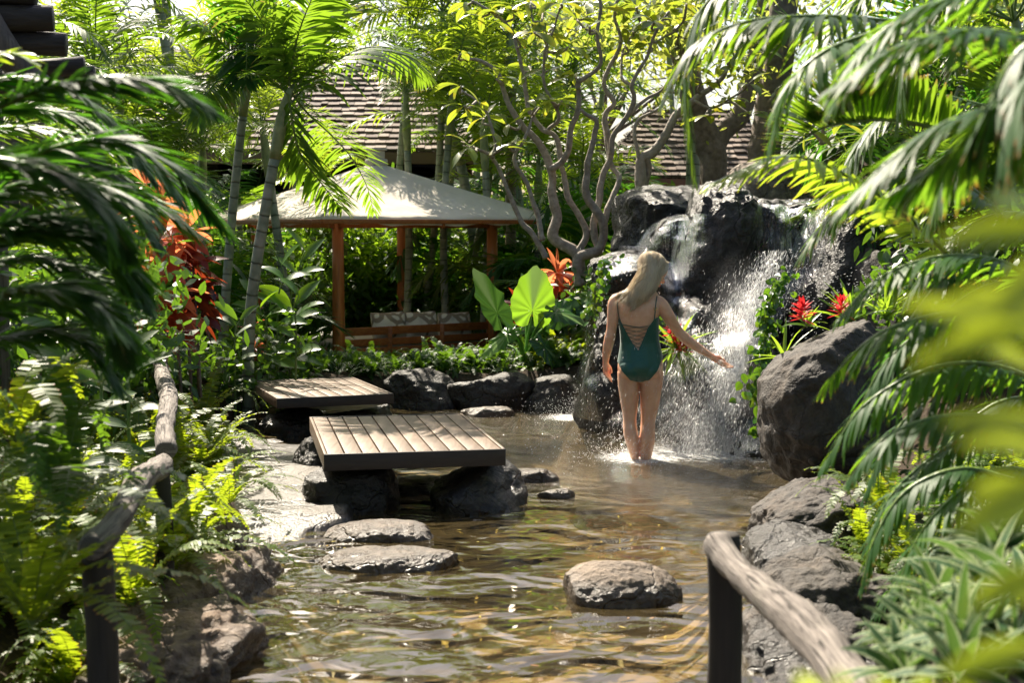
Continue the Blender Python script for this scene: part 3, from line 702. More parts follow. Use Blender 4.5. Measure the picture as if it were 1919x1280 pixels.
# ------------------------------------------------------------------ falling water, spray
def bvh_of(rocks):
    vs = []; ts = []; n = 0
    for v, t in rocks: vs.append(v); ts.append(t + n); n += len(v)
    return BVHTree.FromPolygons(np.concatenate(vs).tolist(), np.concatenate(ts).tolist())
FB = bvh_of(ROCKV)
def cascade(label, path, off=.03, nu=40, nv=110, bulge=.02, name='waterfall', th=(1, 1, 1)):
    pts = np.array([[P(px, py, d).x, P(px, py, d).z, w / F * d] for px, py, d, w in path])
    c = catmull(pts, nv); g = Geo(); ys = np.zeros((nv, nu)); V = np.zeros((nv, nu, 3)); A = np.zeros((nv, nu, 3))
    for i in range(nv):
        for j in range(nu):
            s = j / (nu - 1) * 2 - 1; x = c[i, 0] + s * c[i, 2] / 2 * (1 + .12 * math.sin(i * .23 + 1.3 * s)); z = c[i, 1]
            h = FB.ray_cast(Vector((x, 8.9, z)), Vector((0, 1, 0)))
            y = h[0].y if h[0] is not None else 11.6
            V[i, j] = (x, y, z); A[i, j] = (x, z, (1 - abs(s) ** 2.2) * np.interp(i / nv, [0, .5, 1], th))
    for j in range(nu):
        for i in range(1, nv):
            V[i, j, 1] = min(V[i, j, 1], V[i - 1, j, 1] + .004)       # it falls free off an overhang
    for _ in range(3):
        V[1:-1, :, 1] = (V[:-2, :, 1] + 2 * V[1:-1, :, 1] + V[2:, :, 1]) / 4
        V[:, 1:-1, 1] = (V[:, :-2, 1] + 2 * V[:, 1:-1, 1] + V[:, 2:, 1]) / 4
    V[..., 1] -= off + bulge * A[..., 2]
    i, j = np.meshgrid(np.arange(nv - 1), np.arange(nu - 1), indexing='ij')
    q = np.stack([i * nu + j, i * nu + j + 1, (i + 1) * nu + j + 1, (i + 1) * nu + j], -1)
    g.add(V.reshape(-1, 3), q.reshape(-1, 4), None, A.reshape(-1, 3))
    o = g.build(name, m_casc); struct(o, 'stuff', label, 'waterfall'); return V
CV1 = cascade('broad white main fall sliding down the ridged rock to the pond', [(1455, 372, 11.3, 120), (1450, 440, 11.2, 120), (1425, 520, 11, 120), (1392, 600, 10.6, 115), (1355, 690, 10.3, 130), (1335, 790, 10, 170), (1325, 862, 9.8, 240)], th=(.85, 1.08, 1.3))
CV2 = cascade('thin fall dropping from the small tan ledge behind the swimmer', [(1268, 402, 11.4, 84), (1266, 440, 11.2, 84), (1258, 520, 11, 66), (1250, 640, 10.9, 60)], nu=24, th=(.75, .6, .4))
CV3 = cascade('film of water running down the left of the glossy black overhang', [(1232, 408, 11.3, 40), (1200, 470, 11, 70), (1150, 505, 11, 70), (1112, 560, 11, 40), (1105, 660, 11, 36), (1095, 780, 11, 60)], nu=20, th=(.4, .3, .6))
CV4 = cascade('faint trickles spread over the rock behind the swimmer', [(1390, 500, 10.9, 60), (1330, 620, 10.7, 120), (1270, 740, 10.4, 200), (1240, 850, 10.2, 260)], nu=46, th=(.1, .2, .4))
def drops(label, n, fn, name='water_spray'):
    rs = np.random.RandomState(n); g = Geo()
    p, d, L, r = fn(rs, n); d = nrm(d)
    ref = nrm(np.cross(d, V3(0, 1, 0.01))); b2 = np.cross(d, ref)
    L = L[:, None]; r = r[:, None]
    v = np.stack([p - d * L / 2, p + ref * r, p + b2 * r, p - ref * r, p - b2 * r, p + d * L / 2], 1)
    t = np.array([[0, 2, 1], [0, 3, 2], [0, 4, 3], [0, 1, 4], [5, 1, 2], [5, 2, 3], [5, 3, 4], [5, 4, 1]])
    g.add(v.reshape(-1, 3), None, (t[None] + (np.arange(n) * 6)[:, None, None]).reshape(-1, 3))
    o = g.build(name, m_drop); struct(o, 'stuff', label, 'water drops')
def spray_main(rs, n):
    k = rs.beta(1.3, 1.0, n)                                     # 0 top .. 1 bottom
    px = np.interp(k, [0, .3, .6, 1], [1455, 1400, 1345, 1320]); sp = np.interp(k, [0, .4, 1], [24, 48, 80])
    wide = rs.rand(n) < .34
    px = px + rs.normal(0, 1, n) * sp * np.where(wide, 1.0, .45) - np.where(wide, 30 * k, 0); py = 470 + k * 385
    d = rs.uniform(9.15, 10.2, n) + (1 - k) * .6
    p = np.array([tuple(P(a, b, c)) for a, b, c in zip(px, py, d)])
    v = np.stack([-.35 + rs.normal(0, .12, n), -.15 + rs.normal(0, .1, n), -1 + rs.normal(0, .1, n)], 1)
    return p, v, rs.uniform(.014, .046, n), rs.uniform(.0005, .0011, n)
drops('dense slanting drops thrown off the main fall', 15000, spray_main)
def spray_right(rs, n):
    px = rs.normal(1530, 55, n); py = rs.normal(540, 42, n); d = rs.uniform(9.3, 10.0, n)
    p = np.array([tuple(P(a, b, c)) for a, b, c in zip(px, py, d)])
    v = np.stack([-1 + rs.normal(0, .3, n), -.1 + rs.normal(0, .1, n), -.15 + rs.normal(0, .3, n)], 1)
    return p, v, rs.uniform(.008, .024, n), rs.uniform(.0010, .0018, n)
drops('scattered drops flying in front of the massive black boulder', 420, spray_right)
def spray_left(rs, n):
    px = rs.normal(1170, 70, n); py = rs.normal(690, 110, n); d = rs.uniform(9.2, 10.6, n)
    p = np.array([tuple(P(a, b, c)) for a, b, c in zip(px, py, d)])
    v = np.stack([-.4 + rs.normal(0, .2, n), -.1 + rs.normal(0, .1, n), -1 + rs.normal(0, .2, n)], 1)
    return p, v, rs.uniform(.008, .024, n), rs.uniform(.0009, .0016, n)
drops('fine drops drifting round the swimmer\'s back', 420, spray_left)
def splash(rs, n):
    f = rs.randint(0, 4, n); c = np.array([FALLS[k][:2] for k in f]); R = np.array([FALLS[k][2] for k in f])
    a = rs.uniform(0, 6.28, n); r = np.abs(rs.normal(0, .42, n)) * R
    z = np.abs(rs.normal(0, .045, n)) * (1 + 2.0 * np.exp(-r * 4))
    p = np.stack([c[:, 0] + np.cos(a) * r, c[:, 1] + np.sin(a) * r - .1, z + .004], 1)
    v = np.stack([np.cos(a) * .6, np.sin(a) * .6, rs.normal(.5, .6, n)], 1)
    return p, v, rs.uniform(.004, .014, n), rs.uniform(.0008, .0020, n)
drops('white splash drops hopping off the pond where the falls land', 3600, splash)

def mist(label, c, r, dens):
    M = MT('mist'); tc = M.n('ShaderNodeTexCoord'); ln = M.n('ShaderNodeVectorMath', operation='LENGTH'); M.l(tc.outputs['Object'], ln.inputs[0])
    fall = M.ramp(ln.outputs['Value'], [(0.0, 1.0), (1.0, 0.0)]); nz = M.ramp(M.noise(2.2, 3, .6, tc.outputs['Object']), [(.35, .15), (.7, 1.0)])
    pv = M.n('ShaderNodeVolumePrincipled'); pv.inputs['Color'].default_value = (.97, .98, 1, 1); pv.inputs['Anisotropy'].default_value = .35
    M.l(M.math('MULTIPLY', M.math('MULTIPLY', M.math('MULTIPLY', fall, fall), nz), dens), pv.inputs['Density']); M.l(pv.outputs[0], M.out.inputs['Volume'])
    u, t = _ICO[3]; g = Geo(); g.add(u, None, t); o = g.build('mist', M.m); o.location = c; o.scale = r; struct(o, 'stuff', label, 'mist')
mist('soft white mist hanging at the foot of the main fall', P(1335, 770, 9.75), (.62, .40, .55), 2.6)
mist('thin veil of mist along the middle of the main fall', P(1385, 600, 9.95), (.30, .30, .55), 1.6)
# ------------------------------------------------------------------ wooden decks
def deck(label, nl, nr, fr, fl, z, th, nb):
    a, b, c, d = [np.array(tuple(G(*q, z))) for q in (nl, nr, fr, fl)]
    o0 = (a + b + c + d) / 4; T = thing('wooden_deck', label, 'deck', (o0[0], o0[1], z - th), 'low wooden decks over the pond')
    ux = nrm(b - a); 
    W = np.linalg.norm(b - a); D = (np.linalg.norm(d - a) + np.linalg.norm(c - b)) / 2
    vy = nrm(((d - a) + (c - b))); vy = nrm(vy - .5 * ux * (vy @ ux) * 0)
    R = Matrix(((ux[0], vy[0], 0), (ux[1], vy[1], 0), (0, 0, 1)))
    def at(u, v, zz): return a + ux * u + vy * v + V3(0, 0, zz)
    g = Geo(); rs = random.Random(nb)
    fw = .018; w = (W - 2 * fw) / nb; gap = .0085
    for i in range(nb):
        wi = w - gap
        if i in (): wi *= .6
        box(g, at(fw + w * (i + .5), D / 2, -.014 - rs.uniform(0, .0015)), (wi, D - 2 * fw - .004, .024), R=R, bev=.0022, tint=rs.uniform(.25, .85))
    g.build('planks', m_deck, T)
    g = Geo()
    for i in range(nb):
        for v in (.045, D * .5, D - .045):
            for k in (-.22, .22):
                c = at(fw + w * (i + .5 + k), v, -.0005); t = np.linspace(0, 6.283, 7)[:-1]; g.add(np.vstack([c + np.stack([np.cos(t) * .0042, np.sin(t) * .0042, t * 0], 1), c + V3(0, 0, .0004)]), None, [(j, (j + 1) % 6, 6) for j in range(6)])
    struct(g.build('screws', m_fascia, T), 'stuff')
    g = Geo(); box(g, at(W / 2, D / 2, -th + .012), (W - 2 * fw - .006, D - 2 * fw - .006, .02), R=R); g.build('sun_block_board', m_fascia, T)  # board added below the planks to stop sun slits through the gaps
    for v in (fw / 2, D - fw / 2):
        g = Geo(); box(g, at(W / 2, v, -th / 2), (W, fw, th), R=R, bev=.003); g.build('end_board', m_fascia, T)
    for u in (fw / 2, W - fw / 2):
        g = Geo(); box(g, at(u, D / 2, -th / 2 + .001), (fw - .001, D - 2 * fw - .002, th), R=R, bev=.003); g.build('side_board', m_deck, T)
    g = Geo()
    for k in (.2, .5, .8): box(g, at(W / 2, D * k, -th / 2 - .003), (W - 2 * fw - .01, .05, th - .062), R=R)
    g.build('joist', m_fascia, T)
deck('near pale wooden deck on dark rocks in the middle of the pond', (607, 852), (948, 842), (866, 774), (579, 782), .335, .092, 10)
deck('far wooden deck in dappled shade below the cabana', (519, 747), (738, 738), (662, 709), (463, 711), .307, .075, 9)

# ------------------------------------------------------------------ cabana (daybed pavilion)
def make_cabana():
    cx, cy = -1.60, 16.35; gz = .10
    T = thing('cabana', 'daybed cabana with cream canvas roof on four teak posts', 'gazebo', (cx, cy, gz))
    h = 1.395; ang = {'near': -math.pi / 2 - .165, 'right': -.165, 'far': math.pi / 2 - .165, 'left': math.pi - .165}
    pc = {k: V3(cx + h * math.cos(a), cy + h * math.sin(a), 0) for k, a in ang.items()}
    ztop = 1.665
    for k, p in pc.items():
        g = Geo(); tube(g, [p + V3(0, 0, gz - .05), p + V3(0, 0, .4), p + V3(0, 0, 1.1), p + V3(0, 0, ztop)], [.070, .068, .062, .060], n=16)
        g.build('post', m_teak, T)
    # ring beams and rafters
    g = Geo(); ks = ['near', 'right', 'far', 'left']; apex = V3(cx + .05, cy, 2.27)
    for i in range(4):
        a, b = pc[ks[i]], pc[ks[(i + 1) % 4]]; e = nrm(b - a)
        beam(g, a - e * .1 + V3(0, 0, ztop - .075), b + e * .1 + V3(0, 0, ztop - .075), .05, .085)
    g.build('ring_beam', m_teakx, T)
    H = 2.06; ze = 1.665
    cc = {k: V3(cx + .03 + H * math.cos(a), cy + H * math.sin(a), ze) for k, a in ang.items()}
    g = Geo()
    for k in ks: beam(g, cc[k] * .97 + apex * .03 - V3(0, 0, .045), apex - V3(0, 0, .06), .04, .06)
    for i in range(4):
        m = (cc[ks[i]] + cc[ks[(i + 1) % 4]]) / 2; beam(g, m - V3(0, 0, .10), apex - V3(0, 0, .13), .03, .05)
        beam(g, cc[ks[i]] - V3(0, 0, .05), cc[ks[(i + 1) % 4]] - V3(0, 0, .05), .03, .045)
    g.build('rafter', m_teakx, T)
    # canvas: four sagging faces with a short valance
    g = Geo(); n = 36; top = .085
    for i in range(4):
        A, B = cc[ks[i]], cc[ks[(i + 1) % 4]]; rows = []
        for r in range(n + 1):
            t = r / n; L = A * (1 - t) + (apex + (A - apex) * top / H * V3(1, 1, 0)) * t; Rr = B * (1 - t) + (apex + (B - apex) * top / H * V3(1, 1, 0)) * t
            s = np.linspace(0, 1, n + 1)[:, None]; row = L * (1 - s) + Rr * s
            sag = (np.sin(np.pi * s[:, 0]) ** .8) * math.sin(math.pi * min(1, t * .95 + .05)) * .045
            wr = fbm(row * V3(3.1, 3.1, 1.5) + 4, 3) * .014 + .012 * np.sin(s[:, 0] * 26 + t * 3) * (1 - t) ** 3 * np.sin(np.pi * s[:, 0])
            row = row - V3(0, 0, 1) * (sag + wr * np.sin(np.pi * s[:, 0]))[:, None]
            if t == 0: row = row - V3(0, 0, 1) * (.02 * np.sin(np.pi * s[:, 0]))[:, None]
            rows.append(row)
        out = nrm((A + B) / 2 - V3(cx, cy, ze)); out[2] = 0
        skirt = rows[0] - V3(0, 0, .062) - out * .012 + V3(0, 0, 1) * (.006 * np.sin(np.linspace(0, 40, n + 1)))[:, None]
        rows = [skirt] + rows; v = np.concatenate(rows); m = n + 1
        q = [[a * m + b, a * m + b + 1, (a + 1) * m + b + 1, (a + 1) * m + b] for a in range(len(rows) - 1) for b in range(n)]
        g.add(v, q)
    can = g.build('canvas_roof', m_canvas, T)
    g = Geo(); ss = []
    for k in ks:
        tube(g, [cc[k] + V3(0, 0, .006), cc[k] * .5 + apex * .5 + V3(0, 0, .004), apex + (cc[k] - apex) * .04 + V3(0, 0, .004)], .009, n=6)
    g.build('hem', m_canvas, can)
    g = Geo(); box(g, apex + V3(0, 0, .02), (.20, .20, .09), rz=.6, bev=.02); box(g, apex + V3(0, 0, .105), (.15, .15, .11), rz=.6, bev=.015); box(g, apex + V3(0, 0, .172), (.19, .19, .028), rz=.6, bev=.01)
    g.build('finial', simple('finial_cap', (.55, .50, .40), .7), T)
    # daybed platform, rails, mattress
    def on(u, v, z): return pc['near'] + (pc['right'] - pc['near']) * u + (pc['left'] - pc['near']) * v + V3(0, 0, z)
    g = Geo()
    for i in range(4): beam(g, pc[ks[i]] + V3(0, 0, .20), pc[ks[(i + 1) % 4]] + V3(0, 0, .20), .05, .13)
    g.build('bed_frame', m_teakx, T)
    g = Geo(); e = nrm(pc['right'] - pc['near']); zl = [.315, .44]
    for z, hh in ((.325, .075), (.445, .085)): beam(g, on(.03, 0, z), on(.97, 0, z), .03, hh)
    g.build('back_rail', m_teakx, T)
    for u in (.33, .67):
        g = Geo(); beam(g, on(u, -.0, .23) + V3(-.02, -.03, 0), on(u, 0, .49) + V3(-.02, -.03, 0), .035, .05); g.build('rail_stile', m_teakx, T)
    g = Geo(); R = Matrix.Rotation(math.atan2(e[1], e[0]), 3, 'Z'); S = np.linalg.norm(pc['right'] - pc['near'])
    box(g, on(.5, .5, .275), (S - .14, S - .14, .09), R=R, bev=.03); g.build('mattress', m_mattress, T)
    return on, R
CAB_ON, CAB_R = make_cabana()
def cushion(label, px, row, w, h, t, d, rz, rx, seed):
    n = 26; s = np.linspace(-1, 1, n); U, Vv = np.meshgrid(s, s, indexing='ij')
    k = ((1 - U ** 4) * (1 - Vv ** 4)) ** .42; pin = 1 - .05 * (U ** 2) * (Vv ** 2)
    g = Geo(); rs = np.random.RandomState(seed)
    for sg in (-1, 1):
        Y = sg * t / 2 * k
        p = np.stack([U * w / 2 * (1 - .05 * (1 - np.abs(Vv)) ), Y, Vv * h / 2 * (1 - .06 * (1 - U ** 2))], -1)
        nz = fbm(p * 9 + rs.uniform(0, 50, 3), 3)
        p[..., 1] += sg * nz * .012 * k; p[..., 2] += nz * .006
        q = [[a * n + b, (a + 1) * n + b, (a + 1) * n + b + 1, a * n + b + 1] for a in range(n - 1) for b in range(n - 1)]
        if sg > 0: q = [x[::-1] for x in q]
        g.add(p.reshape(-1, 3), q)
    c = P(px, row, d)
    o = g.build('cushion', m_cush); o.location = c; o.rotation_euler = (rx, 0, rz)
    tag(o, label, 'cushion', 'patterned cushions on the daybed')
RZ = math.atan2(*(V3(*CAB_ON(1, 0, 0)) - V3(*CAB_ON(0, 0, 0)))[[1, 0]])
for i, (px, row, lab) in enumerate([(728, 617, 'patterned cushion at the left end of the daybed rail'), (788, 616, 'crumpled patterned cushion between the other two on the daybed'), (852, 617, 'patterned cushion on the daybed next to the right teak post')]):
    d = 15.33 + .24 * i - .1
    cushion(lab, px, row - 7, .42, .30, .17, d + .30, RZ + .0, -.18, i)
def flat_cushions():
    g = Geo()
flat_cushions()

# ------------------------------------------------------------------ shingled buildings
def shingle_plane(g, o, ux, vy, W, H, course, rs, clip=None, tmin=0.0):
    """o lower-left corner, ux along eave, vy up the slope; every shingle a thin wedge"""
    ux, vy = nrm(ux), nrm(vy); nn = nrm(np.cross(ux, vy)); r = 0; V = []; A = []
    while r * course < H:
        x = -rs.uniform(0, .12)
        while x < W:
            w = rs.uniform(.10, .20); u0, u1 = max(x, 0), min(x + w - .006, W); v0 = r * course - rs.uniform(0, .02); v1 = min((r + 1) * course + .05, H)
            x += w
            if clip is not None:
                lo, hi = clip((v0 + v1) / 2); u0, u1 = max(u0, lo), min(u1, hi)
            if u1 - u0 < .03: continue
            th = rs.uniform(.035, .060); b = [o + ux * u0 + vy * v0, o + ux * u1 + vy * v0, o + ux * u1 + vy * v1, o + ux * u0 + vy * v1]
            V += [b[0] + nn * th, b[1] + nn * th, b[2] + nn * .002, b[3] + nn * .002, b[0], b[1]]
            tn = rs.uniform(0, 1); A += [[0, 0, tn]] * 6
        r += 1
    n = len(V) // 6; k = (np.arange(n) * 6)[:, None, None]
    g.add(V, (np.array([[0, 1, 2, 3], [4, 5, 1, 0]])[None] + k).reshape(-1, 4), None, A)
def building(label, d, eave_l, eave_r, eave_row, ridge_l, ridge_r, ridge_row, depth, walls, wallmat, fasc, seed, fh=.28, over=.5, rowstep=None):
    rs = np.random.RandomState(seed)
    a, b = P(eave_l, eave_row, d), P(eave_r, eave_row, d); c0, c1 = P(ridge_l, ridge_row, d + depth), P(ridge_r, ridge_row, d + depth)
    T = thing('shingled_house', label, 'building', ((a.x + b.x) / 2, d + over, ground_z((a.x + b.x) / 2, d).item()))
    g = Geo(); A = V3(*a); B = V3(*b); Cl = V3(*c0); Cr = V3(*c1)
    ux = V3(1, 0, 0); mid = V3(0, Cl[1] - A[1], Cl[2] - A[2]); H = np.linalg.norm(mid); vy = nrm(mid); W = B[0] - A[0]
    def clip(v): k = v / H; return ((Cl[0] - A[0]) * k, W + (Cr[0] - B[0]) * k)
    shingle_plane(g, A, ux, vy, W, H, .20, rs, clip)
    # right and left hips
    for (p, q, s) in ((B, Cr, 1), (A, Cl, -1)):
        # side slope running back
        e = V3(0, s, 0); back = p + V3(0, depth * 2, 0)
        up = V3(q[0] - p[0], 0, q[2] - p[2]); Hs = np.linalg.norm(up)
        if abs(q[0] - p[0]) > .3:
            L = depth * 2
            org = p if s > 0 else back
            cl = lambda v, Hs=Hs, L=L: (depth * v / Hs, L - depth * v / Hs)
            shingle_plane(g, org, e, nrm(up), L, Hs, .17, rs, cl)
    roof = g.build('roof', m_shingle, T, smooth=False)
    g = Geo(); n = V3(0, 0, -.012)
    Bk = V3(0, 2 * depth, 0)
    g.add([A + n, B + n, Cr + n, Cl + n, A + Bk + n, B + Bk + n], [[0, 1, 2, 3], [5, 4, 3, 2]], [[1, 5, 2], [4, 0, 3]])
    g.build('roof_boards', m_under, roof, smooth=False)
    g = Geo(); box(g, (A + B) / 2 + V3(0, .03, -.02 - fh / 2), (W - .02, .05, fh), bev=.006); g.build('fascia', fasc, T)
    g = Geo()
    x0, x1 = A[0] + over, B[0] - over; z0 = T.location.z - .1; z1 = A[2] - fh * .3
    y0, y1 = d + over * 1.6, d + 2 * depth - over
    for bx in walls(x0, x1, y0, y1, z0, z1): box(g, bx[0], bx[1])
    g.build('wall', wallmat, T, smooth=False)
    g = Geo(); box(g, ((x0 + x1) / 2, (y0 + y1) / 2, A[2] - .05), (x1 - x0 - .02, y1 - y0 - .02, .04)); g.build('ceiling_boards', m_under, T)
    return T
def walls_open(x0, x1, y0, y1, z0, z1):
    h = z1 - z0; zc = (z0 + z1) / 2; L = [((x0 + x1) / 2, y1 - .1, zc)]
    out = [(((x0 + x1) / 2, y1 - .1, zc), (x1 - x0, .2, h)), ((x0 + .1, (y0 + y1) / 2, zc), (.2, y1 - y0 - .45, h)), ((x1 - .1, (y0 + y1) / 2, zc), (.2, y1 - y0 - .45, h))]
    for k in range(5):
        x = x0 + .12 + (x1 - x0 - .24) * k / 4; out.append(((x, y0, zc), (.2, .2, h)))
    out.append((((x0 + x1) / 2, y0 + .3, z0 + .35), (x1 - x0 - .45, .12, .7)))
    return out
def walls_solid(x0, x1, y0, y1, z0, z1):
    zc = (z0 + z1) / 2; return [(((x0 + x1) / 2, (y0 + y1) / 2, zc), (x1 - x0, y1 - y0, z1 - z0))]
building('long brown house with wood shingle roof behind the cabana', 21.5, 150, 905, 282, 215, 700, 88, 3.6, walls_open, m_under, m_fasciaw, 1, over=.5, fh=.18)
building('smaller shingled house with terracotta wall behind the waterfall', 22.0, 1120, 1440, 332, 1215, 1400, 205, 2.2, walls_solid, m_terra, m_terra, 2, over=.35, fh=.16)

# ------------------------------------------------------------------ log shelter, top left
def make_logs():
    d0 = 7.2; T = thing('log_shelter', 'dark log roof corner jutting in at the top left', 'log shelter', (P(-60, 100, d0).x, d0, ground_z(-2.6, d0).item()))
    for i, (x1, row, th, dd) in enumerate([(60, -12, 46, 0.0), (94, 28, 50, .02), (126, 84, 46, .14), (153, 122, 36, .28), (177, 138, 28, .5), (60, 62, 34, .3)]):
        e = P(x1, row, d0 + dd); r = th / 2 / F * (d0 + dd); g = Geo()
        rs = np.random.RandomState(i); pts = [e + Vector((-(k * .35), .03 * rs.randn(), .012 * rs.randn() - .004 * k)) for k in range(7)]
        tube(g, pts, [r * x for x in (.96, 1, 1.03, .98, 1.02, 1, 1)], n=18); g.build('log', m_log, T)
    g = Geo(); q = [P(-60, -20, d0 - .1), P(0, 80, d0 - .1), P(40, 130, d0 - .05), P(95, 175, d0)]
    tube(g, catmull(q, 14), [.08, .075, .07, .06], n=14); g.build('brace', m_logc, T)
    g = Geo(); tube(g, [P(-60, 150, d0 + .1), P(60, 160, d0 + .25)], .07, n=12)
    x = P(-70, 0, d0).x; tube(g, [(x, d0 + .2, T.location.z - .1), (x + .02, d0 + .2, 1.6), (x, d0 + .2, 2.9)], .10, n=14); g.build('post', m_logc, T)
    # leaning shed boards seen through the fronds
make_logs()
def shed():
    d = 13.2; T = thing('board_fence', 'grey board screen half hidden in palms at the left', 'fence', (P(90, 300, d).x, d, .3))
    g = Geo(); rs = random.Random(4); x = P(20, 240, d).x
    while x < P(118, 240, d).x:
        box(g, (x, d + rs.uniform(0, .02), 1.35 + rs.uniform(-.03, .03)), (.115, .025, 2.3), tint=rs.random(), bev=.004); x += .124
    g.build('boards', m_logc, T)
shed()

# ------------------------------------------------------------------ log hand rails
def lumpy(g, pts, rad, n, seed, m=0, amp=.10):
    pts = np.asarray([tuple(p) for p in pts]); k = len(pts); rs = np.random.RandomState(seed)
    T = nrm(np.gradient(pts, axis=0)); S = nrm(np.cross(T, V3(0, 0, 1) if abs(T[0][2]) < .95 else V3(0, 1, 0))); B = np.cross(T, S); ang = np.linspace(0, 6.2832, n, endpoint=False); LL = np.concatenate([[0], np.cumsum(np.linalg.norm(np.diff(pts, axis=0), axis=1))]); LL = np.concatenate([[0], LL, [LL[-1]]])
    rad = np.interp(np.linspace(0, 1, k), np.linspace(0, 1, len(rad)), rad); rings = []
    for i in range(k):
        c = np.cos(ang)[:, None] * S[i] + np.sin(ang)[:, None] * B[i]
        q = pts[i] + c * rad[i]
        r = rad[i] * (1 + amp * fbm(q * 7 + seed, 3) + .05 * np.sin(ang * 5 + i * .15) * .6)
        rings.append(pts[i] + c * r[:, None])
    ends = (i0, i1) = (rings[0], rings[-1])
    rings = [pts[0] + (rings[0] - pts[0]) * .86 - T[0] * rad[0] * .10] + rings + [pts[-1] + (rings[-1] - pts[-1]) * .86 + T[-1] * rad[-1] * .10]
    v = np.concatenate(rings); K = len(rings)
    i, j = np.meshgrid(np.arange(K - 1), np.arange(n), indexing='ij')
    q = np.stack([i * n + j, i * n + (j + 1) % n, (i + 1) * n + (j + 1) % n, (i + 1) * n + j], -1).reshape(-1, 4)
    v = np.vstack([v, rings[0].mean(0), rings[-1].mean(0)]); t = []
    for j in range(n): t += [(K * n, (j + 1) % n, j), (K * n + 1, (K - 1) * n + j, (K - 1) * n + (j + 1) % n)]
    at = np.vstack([np.stack([np.tile(ang / 6.2832, K), np.repeat(LL, n), np.zeros(K * n)], 1), [[0, 0, 0], [0, LL[-1], 0]]])
    g.add(v, q, t, at, m)
def rail_fence(label, rails, posts):
    p0 = rails[0][0][0]; T = thing('log_handrail', label, 'handrail', (p0.x, p0.y, ground_z(p0.x, p0.y).item()))
    for k, (pts, rad) in enumerate(rails):
        g = Geo(); lumpy(g, catmull(pts, 60), rad, 20, 5 + k * 3 + len(posts), amp=.17); g.build('rail', m_railg, T)
    for k, (p, top, r) in enumerate(posts):
        g = Geo(); lumpy(g, catmull([(p[0], p[1], top), (p[0] + .01, p[1], top - .35), (p[0] - .01, p[1] + .01, top - .9)], 16), [r, r * 1.02, r * 1.08], 16, 40 + k, amp=.05)
        g.build('post', m_railz, T)
rail_fence('weathered grey log handrail on two posts along the left bank',
    [([P(172, 1028, 4.02), P(222, 975, 4.35), P(262, 900, 4.8), P(296, 880, 5.35), P(306, 868, 5.6)], [.040, .044, .040, .047, .039, .043, .038]),
     ([P(310, 845, 5.66), P(309, 800, 6.2), P(316, 745, 7.4), P(303, 700, 8.6), P(298, 668, 9.7)], [.042, .040, .048, .046, .042])],
    [(P(184, 1100, 4.12), .60, .046), (P(300, 900, 5.62), .60, .040), (P(301, 700, 9.4), .60, .05)])
rail_fence('smooth grey log handrail curving down at the bottom right',
    [([P(1344, 1022, 4.08), P(1372, 1060, 3.95), P(1430, 1112, 3.65), P(1500, 1170, 3.35), P(1560, 1235, 3.1), P(1630, 1330, 2.85)], [.042, .040, .044, .050, .052, .05])],
    [(P(1354, 1080, 4.1), .66, .050)])
# ------------------------------------------------------------------ planting
def merge(g, src, M, tint=0.0):
    """append a transformed copy of Geo src"""
    A = np.array(M); v = np.concatenate(src.v) @ A[:3, :3].T + A[:3, 3]; a = np.concatenate(src.a).copy(); a[:, 2] = np.clip(a[:, 2] + tint, 0, 1)
    n0 = g.n
    g.v.append(v); g.a.append(a)
    if src.q: g.q.append(np.concatenate(src.q) + n0); g.qm.append(np.concatenate(src.qm))
    if src.t: g.t.append(np.concatenate(src.t) + n0); g.tm.append(np.concatenate(src.tm))
    g.n += len(v)
def TR(x, y, z, rz=0, s=1, rx=0, ry=0):
    return Matrix.Translation((x, y, z)) @ Matrix.Rotation(rz, 4, 'Z') @ Matrix.Rotation(rx, 4, 'X') @ Matrix.Rotation(ry, 4, 'Y') @ Matrix.Scale(s, 4)

# --- palm crowns shared by the background palms
def crown_geo(seed, nf, L, up=.9, low=-.1, bend=1.5, ll=.42, lw=.03, pairs=34, vee=.15, tint=.5, spike=True):
    rng = np.random.RandomState(seed); g = Geo(); a0 = rng.uniform(0, 6)
    for i in range(nf):
        az = a0 + i * 2.4 + rng.uniform(-.3, .3); el = low + (up - low) * (1 - (i / nf)) + rng.uniform(-.1, .1); l = L * rng.uniform(.82, 1.12)
        sp = arc((0, 0, .0), az, el + .25, l, bend * rng.uniform(.7, 1.2), 14, rng.uniform(-.25, .25))
        frond(g, sp, rng, pairs, ll, lw, lean=.6, vee=vee + rng.uniform(-.1, .2), droop=rng.uniform(.25, .8), t0=.16, tint=tint + rng.uniform(-.3, .3))
    return g
CROWNS = []
for i in range(7):
    CROWNS.append(crown_geo(100 + i, 11 + i % 3, 1.55 + .1 * (i % 3), up=1.25, low=-.05, bend=1.25 + .15 * (i % 3), ll=.40, pairs=32).mesh('crown', [m_palm if i % 3 else m_palmy, m_stem]))
CROWNS.append(crown_geo(140, 6, 1.35, up=1.2, low=.2, bend=1.2, ll=.34, lw=.026, pairs=30).mesh('crown', [m_palm, m_stem]))
CLUMPS = []
for i in range(5):
    rng = np.random.RandomState(300 + i); g = Geo()
    for k in range(15):
        az = k * 2.4 + rng.uniform(-.4, .4); sp = arc((rng.normal(0, .12), rng.normal(0, .12), 0), az, rng.uniform(.8, 1.45), rng.uniform(1.3, 2.3), rng.uniform(.9, 1.9), 14, rng.uniform(-.3, .3))
        frond(g, sp, rng, 34, .42, .034, lean=.6, vee=rng.uniform(0, .35), droop=rng.uniform(.2, .7), t0=.28, tint=.5 + rng.uniform(-.35, .35))
    CLUMPS.append(g.mesh('fronds', [m_palm if i % 2 else m_dark, m_stem]))
